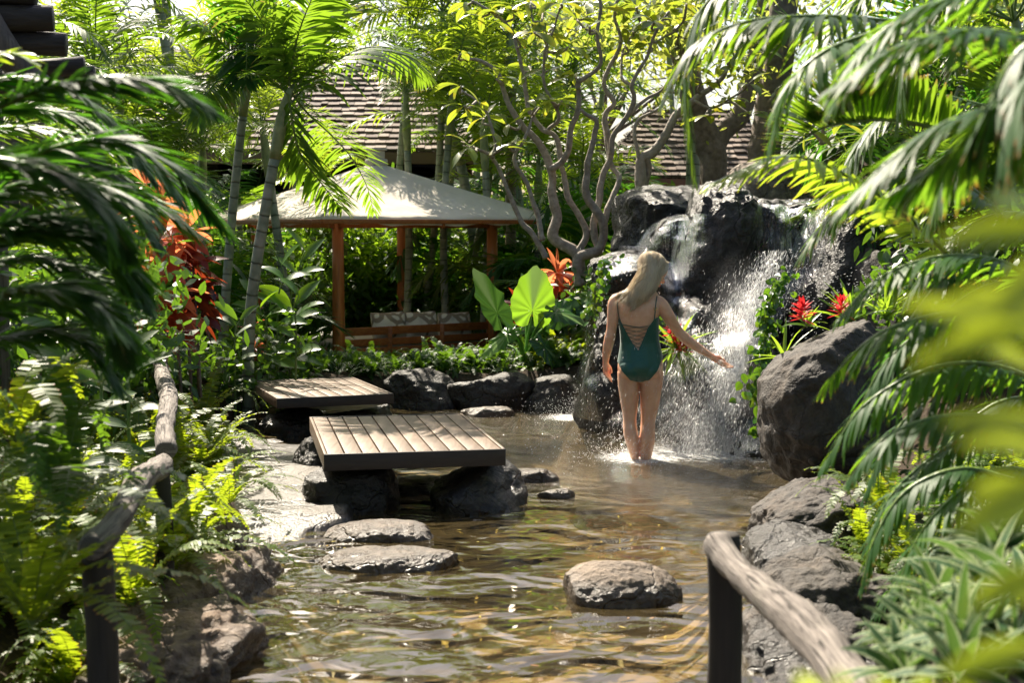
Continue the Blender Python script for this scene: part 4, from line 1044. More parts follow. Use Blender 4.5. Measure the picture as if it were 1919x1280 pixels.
def mesh_obj(name, me, parent, loc=(0, 0, 0), rz=0, s=1, rx=0, ry=0):
    o = bpy.data.objects.new(name, me); C.objects.link(o); o.parent = parent; o.location = loc; o.rotation_euler = (rx, ry, rz); o.scale = (s, s, s); return o
def palm(label, path, r, ci, s=1.0, rz=0.0, group=None, shaft=True, mat=None, tilt=(0, 0)):
    """path: world points from the ground to the crown"""
    path = [Vector(tuple(q)) for q in path]; b = path[0]
    T = thing('palm_tree', label, 'palm tree', tuple(b), group)
    g = Geo(); pts = catmull(path, 40); k = 31 if shaft else 40
    tube(g, pts[:k], [r * 1.15, r, r * .95, r * .9], n=12, tint=.5); g.build('trunk', mat or m_trunk, T)
    if shaft:
        g = Geo(); tube(g, pts[k - 1:], [r * .92, r * 1.12, r * .9, r * .5], n=12); g.build('crownshaft', m_shaft, T)
    mesh_obj('crown', CROWNS[ci], T, path[-1] - b - Vector((0, 0, .08)), rz, s, *tilt)
    return T
def gz(x, y): return ground_z(x, y).item()
def palm_px(label, pts, r, ci, s, rz, group=None, **k):
    w = [P(*q) for q in pts]; b = w[0]; z = gz(b.x, b.y)
    if b.z > z + .1: w = [Vector((b.x - (w[1].x - b.x) * .15, b.y, z - .05))] + w
    else: w[0] = Vector((b.x, b.y, z - .05))
    return palm(label, w, r, ci, s, rz, group, **k)
# the two big leaning palms left of the cabana, the pair farther back, others one can tell apart
PALM_B = palm_px('tall leaning palm whose pale ringed trunk passes left of the cabana canvas', [(418, 640, 12.0), (432, 440, 12.0), (448, 280, 12.0), (463, 150, 12.0), (470, 90, 12)], .040, 7, .6, 2.0)
PALM_C = palm_px('white-ringed palm leaning across the left corner of the cabana', [(466, 640, 11.4), (480, 500, 11.4), (505, 350, 11.4), (530, 215, 11.4), (545, 165, 11.4)], .047, 7, .55, .3)
palm_px('slim green palm trunk behind the log shelter, one of a close pair', [(334, 420, 17), (326, 260, 17), (318, 120, 17), (308, -20, 17), (300, -60, 17)], .065, 0, 1.0, 1.0, shaft=False)
palm_px('smooth palm crossing in front of the slim green trunk at the top', [(322, 330, 16.6), (322, 180, 16.6), (306, 60, 16.6), (285, -60, 16.6)], .06, 3, 1.0, 2.2, shaft=False)
palm_px('brown-barked palm seen through the plumeria branches', [(957, 420, 18), (957, 300, 18), (958, 160, 18), (955, 60, 18)], .07, 4, .9, .6, mat=m_trunkb)
palm_px('pale grey palm trunk in front of the terracotta wall', [(1297, 400, 17), (1299, 300, 17), (1302, 180, 17), (1300, 60, 17)], .085, 5, 1.0, 1.9, shaft=False)
palm_px('slender palm standing behind the right teak post of the cabana', [(985, 560, 18.5), (975, 420, 18.5), (960, 290, 18.5), (940, 180, 18.5)], .07, 6, .95, 3.0)
palm_px('leaning palm behind the ridge of the canvas roof', [(905, 560, 18), (880, 400, 18), (862, 300, 18), (840, 220, 18)], .07, 3, 1.0, 4.0)
palm_px('thin palm at the far left over the grey board screen', [(195, 420, 14), (190, 300, 14), (182, 200, 14), (176, 120, 14)], .045, 1, .85, 5.0)
rngB = np.random.RandomState(5)
GPB = 'background palms too alike to tell apart'
def region(px):
    for lim, txt in ((110, 'at the far left edge behind the dark fronds'), (300, 'behind the log shelter'), (470, 'left of the two leaning trunks'), (640, 'between the leaning trunks and the shingle roof'), (800, 'over the ridge of the canvas roof'),
                     (960, 'between the shingle roof and the plumeria'), (1130, 'behind the plumeria'), (1300, 'right behind the plumeria'), (1500, 'above the waterfall'), (9999, 'behind the right-hand fronds')):
        if px < lim: return txt
def bgpalm(px, row, d, s, r=.046):
    top = P(px, row, d); ln = rngB.uniform(-.35, .35); b = (top.x + ln, d, gz(top.x + ln, d) - .05)
    palm('background palm ' + region(px), [b, ((top.x + b[0]) / 2 + rngB.uniform(-.08, .08), d, (top.z + b[2]) / 2), tuple(top)], r, rngB.randint(7), s, rngB.uniform(0, 6), 'background palms ' + region(px))
for px, row, d, s in [(225, 130, 16, .8), (360, 150, 19, .9), (380, 260, 15.5, .8), (60, 240, 14.5, 1), (150, 250, 15, .9), (250, 240, 17, .9),
                      (585, -20, 19, .9), (770, 60, 19, 1.1), (830, 10, 18, 1.1), (880, 90, 20, 1.1), (930, 170, 21, 1.0), (1000, 60, 22, 1.1), (1080, 20, 20, 1.1), (1060, 200, 20, 1.0), (1010, 300, 17, .8), (920, 330, 17.5, .8),
                      (1130, 150, 23, .9), (1090, 330, 16, .85), (1250, 40, 24, 1.1), (1820, 120, 13, 1.2), (1900, 20, 11, 1.1), (-20, 150, 13, 1.0), (1880, 330, 11.5, 1.0), (300, 330, 14.5, .8), (760, 165, 17.2, .65), (850, 150, 17, .8), (905, 215, 16.5, .75), (490, 225, 14.6, .6), (440, 300, 18, .8), (600, 335, 19.5, .55), (850, 250, 18.5, .7)]:
    bgpalm(px, row, d, s)
def clump(label, px, row, d, s, ci, group):
    b = P(px, row, d); T = thing('palm_clump', label, 'palm', (b.x, b.y, gz(b.x, b.y) - .05), group)
    mesh_obj('fronds', CLUMPS[ci % 5], T, (0, 0, 0), rngB.uniform(0, 6), s)
for k, (px, d, s) in enumerate([(40, 12.5, .9), (150, 13, .95), (245, 12.4, .8), (330, 13.5, .9), (395, 14, .85), (90, 10.5, .8), (200, 16, 1.2), (330, 17, 1.2), (450, 19, 1.2), (545, 19.5, 1.0), (860, 18.6, 1.2), (930, 17.4, 1.1), (1000, 18, 1.2), (1080, 17, 1.2), (1140, 16, 1.1),
                               (1075, 15.6, .75), (1120, 14.8, .8), (1180, 18, 1.1), (960, 20, 1.4), (1110, 21, 1.6), (1750, 11, 1.0), (1880, 10, 1.0), (1740, 14, 1.1), (-30, 9.5, .9), (20, 16, 1.5), (880, 22, 1.6), (1230, 20, .9), (420, 22, 1.7)]):
    clump('low arching palm clump ' + region(px), px, 600, d, s, k, 'low palm clumps ' + region(px))

# --- broadleaf trees and shrubs: trunk, limbs, many leaf-sized faces
def limb_tree(name, label, base, h, spread, nleaf, leafL, leafW, mat, bark, seed, group=None, cat='tree', r=.12, cz=.55, flat=.8, holes=.35):
    rng = np.random.RandomState(seed); base = V3(*base); T = thing(name, label, cat, tuple(base), group)
    g = Geo(); nodes = []
    top = base + V3(rng.uniform(-.2, .2) * h * .3, 0, h * cz); tube(g, catmull([base - V3(0, 0, .1), (base + top) / 2 + V3(rng.uniform(-.1, .1) * h, 0, 0), top], 12), [r, r * .75, r * .6], n=10)
    for i in range(9):
        az = i * 2.4 + rng.uniform(-.3, .3); L = spread * rng.uniform(.6, 1.0); e = top + V3(math.cos(az) * L, math.sin(az) * L, h * (1 - cz) * rng.uniform(.1, .95))
        st = base + (top - base) * rng.uniform(.55, 1); mid = (st + e) / 2 + rng.normal(0, .08, 3) * spread; pl = catmull([st, mid, e], 9); tube(g, pl, [r * .4, r * .25, r * .08], n=6, cap=False)
        for k in range(3):
            s = pl[rng.randint(4, 9)]; e2 = s + rng.normal(0, 1, 3) * spread * .33 * V3(1, 1, .8); tube(g, [s, (s + e2) / 2 + rng.normal(0, .03, 3), e2], [r * .12, r * .04], n=4, cap=False); nodes += [e2, (s + e2) / 2]
        nodes += [e, pl[6]]
    g.build('trunk', bark, T)
    nodes = np.array(nodes); g = Geo(); c = nodes[rng.randint(len(nodes), size=nleaf)]; off = rng.normal(0, 1, (nleaf, 3)) * spread * .17 * V3(1, 1, flat)
    p = c + off; nn = fbm(p * (2.2 / spread), 2); p = p[nn > (-holes if base[1] < 23 else -.02)]; p = p[:int(len(p) * 1)]; n = len(p)
    d = nrm(rng.normal(0, 1, (n, 3)) + V3(0, 0, -.2)); nv = nrm(rng.normal(0, .6, (n, 3)) + V3(0, 0, 1))
    leaves(g, p, d, nv, leafL * rng.uniform(.6, 1.2, n), leafW * rng.uniform(.7, 1.2, n), [.15, 1, .75, .08], droop=rng.uniform(0, .6, n), tint=np.clip(.5 + fbm(p * 1.5, 2) * .5 + rng.normal(0, .15, n), 0, 1), cols=2)
    g.build('crown', mat, T); return T
for i, (px, d, h, sp, n, lab) in enumerate([(40, 27, 6.0, 2.2, 3200, 'airy tree against the sky behind the log shelter'), (560, 29, 6.0, 2.2, 3000, 'tree top rising over the left of the shingle roof'), (900, 28, 6.2, 2.4, 4200, 'wide tree over the right end of the shingle roof'),
                                  (1160, 29, 6.4, 2.6, 4500, 'yellow-green tree over the small shingled house'), (1870, 24, 6.6, 1.8, 4000, 'leafy tree behind the fronds at the top right'), (1900, 19, 5.6, 2.0, 5000, 'tree filling the top right corner'), (330, 30, 6.2, 2.2, 2400, 'tree behind the paired slim palms')]):
    b = P(px, 400, d); limb_tree('broadleaf_tree', lab, (b.x, b.y, gz(b.x, b.y)), h, sp, n, .17, .075, m_tree, m_barkd, 500 + i)
# two dark trunks by the falls
def bare_trunk(label, pts, r, seed, leafy=0):
    w = [P(*q) for q in pts]; b = w[0]; z = gz(b.x, b.y); T = thing('broadleaf_tree', label, 'tree', (b.x, b.y, z))
    g = Geo(); lumpy(g, catmull([Vector((b.x, b.y, z - .1))] + w, 40), [r * 1.2, r, r, r * .9, r * .8], 16, seed, amp=.16); o = g.build('trunk', m_barkd, T); return T, w
T, w = bare_trunk('dark forked tree trunk rising behind the boulder beside the pale palm trunk', [(1338, 330, 15.5), (1330, 270, 15.5), (1312, 225, 15.5), (1290, 150, 15.4), (1265, 40, 15.3)], .15, 3)
g = Geo(); lumpy(g, catmull([P(1334, 290, 15.5), P(1352, 250, 15.6), P(1392, 205, 15.7), P(1420, 90, 15.8), P(1440, -40, 15.9)], 24), [.12, .11, .10, .08], 14, 8, amp=.14); g.build('limb', m_barkd, T)
T2, w = bare_trunk('broad grey trunk half veiled by fronds left of the bright sky gap', [(1430, 330, 14.5), (1445, 200, 14.5), (1462, 90, 14.5), (1475, -60, 14.5)], .16, 12)
def crown_on(T, c, spread, n, mat, seed, L=.12, W=.05, flat=.6):
    rng = np.random.RandomState(seed); g = Geo(); k = rng.normal(0, 1, (26, 3)) * spread * V3(.8, .8, .4) + V3(*c)
    p = k[rng.randint(26, size=n)] + rng.normal(0, 1, (n, 3)) * spread * .16
    leaves(g, p, rng.normal(0, 1, (n, 3)), rng.normal(0, .7, (n, 3)) + V3(0, 0, 1), L * rng.uniform(.6, 1.2, n), W, [.2, 1, .7, .1], droop=.3, tint=np.clip(.5 + rng.normal(0, .25, n), 0, 1))
    g.build('crown', mat, T)
crown_on(T, P(1290, 20, 15.3), 1.0, 1800, m_tree, 31); crown_on(T2, P(1580, 90, 15.0), 1.0, 700, m_tree, 32, L=.09, W=.03)

def shrub(label, px, d, h, sp, n, L, W, mat, seed, group=None, x=None, holes=.5, name='shrub'):
    b = P(px, 600, d) if x is None else Vector((x, d, 0)); return limb_tree(name, label, (b.x, b.y, gz(b.x, b.y)), h, sp, n, L, W, mat, m_barkd, seed, group, 'shrub', r=.03, cz=.3, flat=1.0, holes=holes)
for i, (px, d, h, sp, n, mat, lab) in enumerate([(685, 18.6, 1.9, .75, 3000, m_brite, 'bushy bright shrub seen between the left and middle cabana posts'), (590, 19.2, 1.7, .7, 2000, m_brite, 'shrub behind the left cabana post'), (770, 19, 1.4, .7, 1800, m_brite, 'shrub behind the middle cabana post'),
        (540, 17.5, 1.5, .7, 1800, m_fernd, 'dark shrub in the shade left of the cabana'), (860, 19.5, 1.4, .8, 1600, m_shrub, 'low shrub behind the daybed cushions'), (500, 15, 1.0, .6, 1300, m_shrub, 'shrub behind the white-ringed palm trunk'),
        (1130, 13.3, .75, .4, 900, m_shrub, 'small shrub behind the plumeria foot'), (1790, 9.3, 1.3, .5, 1600, m_shrub, 'glittering shrub behind the palm fronds right of the black boulder'), (1800, 8.8, 1.5, .6, 1900, m_shrub, 'bushy shrub filling the right edge'), (1700, 12.3, 1.7, .5, 1100, m_shrub, 'shrub on top of the rocks behind the black boulder'),
        (372, 11.4, .40, .5, 900, m_fernd, 'dark low shrub in the shade left of the far deck'), (470, 12.2, .5, .5, 1000, m_fernd, 'low dark shrub behind the far deck'), (120, 9.0, 1.0, .7, 1800, m_shrub, 'dark shrub under the left foreground fronds'), (30, 8.0, 1.3, .7, 1800, m_shrub, 'dark shrub at the left edge')]):
    shrub(lab, px, d, h, sp, n, .13 if d > 14 else .10, .055 if d > 14 else .045, mat, 600 + i)
# tall unseen trees added left of the frame to shade the left bank
def shade_tree(label, x, y, h, sp, n, seed): limb_tree('broadleaf_tree', label, (x, y, gz(x, y)), h, sp, n, .22, .09, m_tree, m_barkd, seed, cz=.6, r=.13)
shade_tree('unseen tall tree off the left edge, added to shade the dark fronds', -4.5, 6.0, 6.2, 1.5, 6500, 700)
shade_tree('unseen tall tree off the left edge, added to shade the left bank', -7.6, 9.5, 7.5, 1.6, 4200, 701)

for i, (x, y, h, sp, lab) in enumerate([(-6.5, 1.0, 7.5, 2.4, 'unseen tree left of the viewer, added to block sky fill'), (6.0, 1.5, 7.5, 2.4, 'unseen tree right of the viewer, added to block sky fill')]):
    limb_tree('broadleaf_tree', lab, (x, y, gz(x, y)), h, sp, 5200, .42, .20, m_tree, m_barkd, 720 + i, cz=.45, flat=1.1, r=.15)  # unseen trees beside the camera, added to cut the sky fill

# --- plumerias
c3 = lambda x, y: (850 + x / 2.977, y / 2.977)
def plumeria(label, paths, clusters, d, seed, base):
    rng = np.random.RandomState(seed); b = P(*base, d); z = gz(b.x, b.y); T = thing('plumeria_tree', label, 'plumeria', (b.x, b.y, z)); g = Geo(); nodes = []
    for pl, r0, r1, dz in paths:
        k = len(pl); w = [P(*c3(*q), d + dz * (i / (k - 1)) ) for i, q in enumerate(pl)]
        s = catmull(w, 10 * k); s = s + fbm(s * 5 + seed, 2)[:, None] * V3(.012, .012, 0); r = .8 * np.linspace(r0, r1, len(s)) * (1 + .10 * fbm(s * 9, 2)); tube(g, s, r, n=10); nodes += list(s[::3])
    nodes = np.array(nodes); gl = Geo()
    for (cx, cy, n, s) in clusters:
        n = max(4, int(n * .62))
        q = c3(cx, cy); pxn = np.array([PX(*v) for v in nodes]); i = np.argmin(np.hypot(pxn[:, 0] - q[0], pxn[:, 1] - q[1] - 14)); nd = nodes[i]
        e = V3(*P(*q, nd[1] + rng.uniform(-.35, .35))); L = np.linalg.norm(e - nd)
        if L > .04: tube(g, catmull([nd, (nd + e) / 2 + V3(rng.uniform(-.05, .05), 0, -.12 * L), e], 8), [.014, .012, .011], n=6)
        a = rng.uniform(0, 6) + np.arange(n) * 2.4; el = rng.uniform(-.25, .9, n)
        dd = np.stack([np.cos(a) * np.cos(el), np.sin(a) * np.cos(el), np.sin(el)], 1)
        leaves(gl, np.repeat(e[None], n, 0) + dd * .02, dd, V3(0, 0, 1) + rng.normal(0, .35, (n, 3)), .25 * s * rng.uniform(.7, 1.15, n), .078 * s * rng.uniform(.8, 1.15, n), [.12, .45, .8, 1, .95, .6, .08],
               droop=rng.uniform(.3, 1.3, n), cols=3, fold=.22, tint=np.clip(rng.normal(.55, .3, n), 0, 1))
        nodes = np.vstack([nodes, e[None]])
    g.build('trunk', m_bark, T); gl.build('crown', m_plum, T)
R0 = [(([(705, 1590), (690, 1420), (560, 1330), (575, 1200), (545, 1050), (545, 940), (470, 790), (380, 700), (300, 560), (255, 420), (160, 340), (60, 325)]), .075, .016, .3),
      ([(545, 945), (600, 905), (640, 830), (650, 720), (695, 620), (695, 470), (740, 430), (820, 350), (803, 190), (820, 30), (800, -60)], .040, .016, -.4),
      ([(600, 905), (570, 760), (490, 715), (420, 600), (380, 380), (330, 190), (250, 90), (100, 0)], .034, .014, .5),
      ([(705, 1590), (700, 1440), (810, 1390), (830, 1230), (745, 1100), (745, 940), (785, 760), (800, 670), (740, 640), (705, 610)], .070, .020, -.3),
      ([(810, 1390), (780, 1270), (810, 1140), (830, 980), (880, 850), (840, 650), (890, 570), (840, 470), (870, 370), (935, 240), (900, 90), (930, -50)], .046, .016, .3),
      ([(690, 1420), (740, 1290), (640, 1100), (605, 930)], .042, .030, .1),
      ([(880, 860), (890, 760), (975, 640), (1010, 540), (1000, 460), (1080, 310), (1130, 180), (1200, 60)], .034, .014, -.2),
      ([(830, 1280), (880, 1120), (925, 1000), (880, 920), (850, 760), (835, 680)], .040, .024, .5),
      ([(960, 660), (1060, 560), (1160, 500), (1230, 400)], .026, .012, .2), ([(990, 470), (940, 430), (945, 300), (1000, 180)], .020, .010, .4),
      ([(510, 330), (520, 250), (450, 130), (430, 20)], .016, .010, .2), ([(530, 720), (590, 650), (510, 480), (510, 300), (560, 150), (600, 20)], .022, .010, -.3)]
CL0 = [(40, 300, 8, 1), (90, 20, 8, 1), (250, 70, 10, 1), (330, 60, 9, 1), (430, 10, 10, 1), (520, 190, 6, 1), (530, 390, 6, 1), (540, 560, 8, 1.05), (680, 420, 11, 1.1), (605, 560, 6, 1), (420, 370, 6, 1), (240, 440, 8, 1), (350, 210, 5, 1), (690, 110, 9, 1.1), (820, 40, 12, 1),
       (760, 150, 7, 1), (900, 60, 12, 1.1), (1000, 180, 12, 1), (1090, 240, 11, 1.1), (1200, 60, 12, 1.1), (1120, 120, 10, 1), (600, 20, 10, 1), (560, 140, 8, 1), (450, 180, 9, 1), (1020, 40, 12, 1.1), (930, -10, 12, 1), (1230, 380, 9, 1), (300, 700, 5, 1), (640, 260, 5, 1), (740, 20, 9, 1), (1180, 200, 9, 1), (1280, 120, 8, 1), (350, 30, 9, 1), (500, 60, 8, 1), (960, 260, 6, 1), (1300, 20, 9, 1.1), (160, 90, 7, 1)]
plumeria('large many-stemmed plumeria with smooth grey limbs between cabana and waterfall', R0, CL0, 13.0, 11, (1087, 534))
plumeria('thin plumeria leaning left past the right corner of the canvas roof', [([(520, 1440), (440, 1300), (370, 1230), (300, 1050), (215, 880), (110, 820)], .036, .016, .1), ([(500, 1340), (480, 1250), (420, 1050), (340, 880), (400, 770), (440, 660), (480, 600)], .034, .012, .3), ([(215, 880), (235, 800), (200, 680), (160, 590), (40, 500)], .022, .010, .2)],
         [(90, 820, 9, 1), (60, 590, 6, 1), (265, 830, 5, 1), (40, 480, 6, 1), (170, 660, 5, .9), (460, 600, 5, .9), (330, 800, 5, 1)], 12.6, 12, (1024, 484))
plumeria('smaller plumeria rising behind the top-left boulder of the falls', [([(1050, 1075), (1045, 900), (1120, 840), (1200, 720), (1240, 640), (1340, 560), (1480, 450), (1530, 370), (1600, 280)], .075, .022, .2), ([(1045, 920), (1010, 760), (1030, 670), (1150, 600), (1200, 500)], .030, .012, .2),
         ([(1340, 560), (1440, 600), (1560, 540), (1640, 480)], .02, .010, -.2), ([(1080, 870), (1085, 960), (1060, 1060)], .04, .04, .1)],
         [(1610, 250, 11, 1.1), (1700, 230, 9, 1), (1560, 330, 9, 1), (1470, 440, 7, 1), (1380, 460, 8, 1), (1640, 470, 8, 1), (1720, 300, 7, 1), (1540, 560, 6, 1), (1430, 640, 6, 1), (1250, 480, 9, 1), (1330, 400, 8, 1), (1660, 640, 6, 1)], 13.9, 13, (1201, 350))
plumeria('young plumeria half hidden by fronds in front of the bright sky gap', [([(2050, 800), (2060, 700), (2000, 600)], .02, .01, 0), ([(2060, 720), (2150, 620)], .016, .01, 0), ([(2050, 780), (1960, 700)], .016, .01, 0)],
         [(2000, 650, 8, 1), (2150, 680, 8, 1), (1960, 720, 7, 1), (2120, 760, 6, 1), (2230, 650, 7, 1)], 10.4, 14, (1540, 300))

# --- plants with few big leaves, placed leaf by leaf
EAR = [.42, .86, 1.0, .98, .88, .70, .45, .20, .02]
LANCE = [.10, .55, .9, 1, .85, .55, .05]
STRAP = [.8, 1, .95, .8, .55, .08]
def leaf_to(g, a, b, w, nv, prof, mat=0, droop=.15, fold=.18, tint=.5, wave=0.0, cols=3):
    a, b = V3(*a), V3(*b); L = np.linalg.norm(b - a); leaves(g, a[None], (b - a)[None], V3(*nv)[None], L, w, prof, droop=droop, fold=fold, tint=tint, m=mat, cols=cols, wave=wave)
def ear_leaf(g, a, b, w, nv, droop, tint, seed):
    a, b = V3(*a), V3(*b); L = np.linalg.norm(b - a); x = nrm(b - a); nn = nrm(V3(*nv) - x * (V3(*nv) @ x)); y = np.cross(nn, x)
    th = np.radians(np.linspace(-166, 166, 67)); R = np.linspace(.0, 1, 9); rd = np.interp(np.abs(np.degrees(th)), [0, 8, 22, 42, 68, 92, 120, 145, 166], [1, .93, .80, .66, .56, .52, .50, .46, .34])
    rd = rd * (1 + .025 * np.sin(th * 17 + seed)); V = []; A = []
    for i, t in enumerate(th):
        for r in R:
            q = r * rd[i]; px, py = q * math.cos(t) * L, q * math.sin(t) * w / 1.04
            z = -.018 * L * math.cos(abs(t) * 12.5) * r * min(1, abs(t) * 2) + .10 * abs(py) - droop * L * (q ** 2) * .35 + .03 * L * r ** 3 * math.sin(t * 9 + seed) - .25 * (py / w) ** 2 * w
            V.append(a + x * px + y * py + nn * z); A.append([.5 + t / 6.2832, abs(t) / math.pi, tint])
    n = len(R); q = [[i * n + j, i * n + j + 1, (i + 1) * n + j + 1, (i + 1) * n + j] for i in range(len(th) - 1) for j in range(n - 1)]
    g.add(V, q, None, A)
def ear_plant():
    d = 12.9; b = P(985, 685, d); T = thing('elephant_ear_plant', 'elephant ear plant with huge glowing leaves right of the cabana', 'plant', (b.x, b.y, gz(b.x, b.y)))
    root = V3(b.x, b.y, gz(b.x, b.y) - .03)
    for i, (bx, by, tx, ty, w, dd, nv, tn, dr) in enumerate([(996, 598, 1006, 497, 84, 0, (.25, -1, .25), 1.0, 0), (940, 602, 888, 503, 62, -.15, (-.9, -.8, .5), .0, .05), (990, 570, 978, 512, 44, .25, (-.8, -.6, .3), .7, 0), (962, 618, 900, 668, 44, -.2, (0, -.5, 1), .9, .4),
            (1036, 600, 1108, 548, 50, .1, (.2, -.8, .7), .25, .25), (1030, 582, 1100, 600, 52, -.1, (.1, -.5, 1), .2, .5), (930, 640, 1010, 600, 30, .3, (0, -.7, 1), .2, .3), (1010, 640, 1075, 700, 44, -.2, (0, -.6, 1), .3, .5), (1005, 628, 1045, 560, 40, .35, (.3, -1, .3), .3, .1)]):
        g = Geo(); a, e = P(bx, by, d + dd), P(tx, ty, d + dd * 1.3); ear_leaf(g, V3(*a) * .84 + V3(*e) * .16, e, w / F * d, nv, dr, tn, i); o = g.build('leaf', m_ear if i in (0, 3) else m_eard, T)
        g = Geo(); a = V3(*a); tube(g, catmull([root + V3((i % 3 - 1) * .02, 0, 0), (root + a) / 2 + V3((root[0] - a[0]) * .18, 0, .05), a, a + (V3(*e) - a) * .12], 12), [.026, .016, .009, .006], n=8); g.build('stalk', m_petd, T)
ear_plant()
def rosette(g, c, n, L, W, rng, prof=LANCE, lo=.1, hi=1.3, droop=.8, fold=.25, tint=.5, m=0, az0=0, wob=.2, cols=3, tsd=.2):
    a = az0 + np.arange(n) * 2.4 + rng.uniform(-.2, .2, n); el = np.linspace(lo, hi, n) + rng.normal(0, wob * .5, n)
    dd = np.stack([np.cos(a) * np.cos(el), np.sin(a) * np.cos(el), np.sin(el)], 1)
    leaves(g, np.repeat(V3(*c)[None], n, 0) + dd * .01, dd, V3(0, 0, 1) + rng.normal(0, wob, (n, 3)) + dd * .01, L * rng.uniform(.75, 1.1, n), W * rng.uniform(.85, 1.1, n), prof, droop=droop * rng.uniform(.5, 1.5, n), cols=cols, fold=fold, tint=np.clip(rng.normal(tint, tsd, n), 0, 1), m=m)
def ti_plant(label, heads, mat2, seed, L=.25, W=.075, n=20, name='ti_plant'):
    rng = np.random.RandomState(seed); h0 = P(*heads[0][:3]); T = thing(name, label, 'plant', (h0.x, h0.y, gz(h0.x, h0.y)))
    for (px, py, d, s) in heads:
        c = P(px, py, d); g = Geo(); z = gz(c.x, c.y); tube(g, [(c.x + .04, c.y, z - .05), (c.x + .02, c.y, (z + c.z) / 2), tuple(c)], [.014, .011], n=6); g.build('stem', m_barkd, T)
        g = Geo(); rosette(g, c, n, L * s, W * s, rng, lo=-.5, hi=1.4, droop=.7, tint=.6, tsd=.35, wob=.35)
        rosette(g, V3(*c) - V3(0, 0, .10 * s), n // 2, L * s * .9, W * s, rng, lo=-.7, hi=.3, droop=.9, tint=.1, tsd=.2, wob=.35); g.build('leaf_head', mat2, T)
ti_plant('red-leaved ti plant beside the plumeria foot', [(1043, 512, 13.6, 1.0)], m_red, 21)
ti_plant('maroon ti plant behind the elephant ear', [(975, 575, 13.5, .9), (1062, 560, 13.7, .9)], m_maroon, 22)
ti_plant('orange-red ti plant behind the left fronds with two heads at middle height', [(300, 450, 10.2, 1.35), (345, 440, 10.6, 1.2)], m_red, 23, n=16)
ti_plant('brightest salmon-red ti plant at the left above the fern bank', [(300, 548, 10.0, 1.45), (275, 590, 9.8, 1.3), (330, 590, 10.1, 1.1)], m_red, 24, n=18)
ti_plant('dark maroon ti plant right of the salmon-red one', [(362, 500, 10.6, 1.2), (366, 565, 10.5, 1.1)], m_maroon, 25, n=18)
ti_plant('highest red ti head poking out over the left fronds', [(295, 382, 10.2, 1.2), (272, 345, 10.2, .9)], m_red, 26, n=10)
ti_plant('small orange-leaved plant between the palm foot and the cabana', [(474, 622, 11.9, .55), (478, 652, 11.7, .5)], m_red, 27, n=10)
def cane_plant(label, stems, L, W, mat, seed, name='ginger_plant'):
    rng = np.random.RandomState(seed); s0 = stems[0][0]; b = P(*s0); T = thing(name, label, 'plant', (b.x, b.y, gz(b.x, b.y)))
    for st in stems:
        w = [P(*q) for q in st]; w[0].z = gz(w[0].x, w[0].y) - .03; pl = catmull(w, 30); g = Geo(); tube(g, pl, [.012, .009, .005], n=6); g.build('stem', m_stem, T)
        g = Geo(); n = 9; idx = np.linspace(8, 29, n).astype(int)
        for k, i in enumerate(idx):
            s = 1 if k % 2 else -1; el = .35 + .75 * k / n; dd = V3(s * math.cos(el), rng.uniform(-.5, .3), math.sin(el)); leaves(g, pl[i][None], dd[None], (V3(-s * .3, -.6, 1) + rng.normal(0, .2, 3))[None], L * rng.uniform(.8, 1.1), W * rng.uniform(.85, 1.1), LANCE, droop=rng.uniform(.3, .9), cols=3, fold=.25, tint=np.clip(rng.normal(.55, .25), 0, 1))
        g.build('leaves', mat, T)
cane_plant('tall ginger plant with broad glossy leaves in front of the left of the cabana', [[(520, 650, 11.9), (520, 580, 11.9), (532, 520, 11.9), (515, 470, 11.9)], [(540, 650, 12.1), (545, 570, 12.1), (560, 505, 12.1), (572, 470, 12.1)], [(500, 655, 11.7), (500, 620, 11.7), (490, 590, 11.7), (480, 560, 11.7)], [(548, 660, 11.6), (555, 620, 11.6), (548, 585, 11.6), (560, 555, 11.6)]], .30, .115, m_ging, 31)
cane_plant('ginger plant in shade between palm trunk and far deck', [[(440, 680, 11.2), (440, 640, 11.2), (450, 600, 11.2), (445, 600, 11.2)]], .26, .07, m_fernd, 32)
cane_plant('broad-leaved dark plant behind the top of the left log handrail', [[(190, 780, 6.6), (190, 720, 6.6), (200, 660, 6.6), (195, 620, 6.6)], [(150, 790, 6.2), (140, 740, 6.2), (130, 680, 6.2), (120, 640, 6.2)], [(240, 790, 7.0), (240, 740, 7.0), (235, 690, 7), (225, 650, 7)]], .24, .085, m_shrub, 33, 'broad_leaf_plant')
def striped():
    rng = np.random.RandomState(8); c = P(262, 648, 9.4); T = thing('striped_leaf_plant', 'plant with long cream-striped leaves arching above the handrail end', 'plant', (c.x, c.y, gz(c.x, c.y)))
    g = Geo()
    for k in range(26):
        a = P(262 + rng.uniform(-15, 15), 648 + rng.uniform(-8, 10), 9.4 + rng.uniform(-.2, .2)); leaves(g, V3(*a)[None], V3(rng.uniform(.3, 1.2), rng.uniform(-.6, .4), rng.uniform(-.1, .7))[None], V3(0, -.2, 1)[None], rng.uniform(.26, .42), .034, STRAP, droop=rng.uniform(.4, 1.5), cols=3, fold=.3, tint=.7)
    g.build('leaves', m_var, T); g = Geo(); tube(g, [(c.x, c.y, gz(c.x, c.y) - .05), tuple(c)], .012, n=6); g.build('stem', m_barkd, T)
striped()
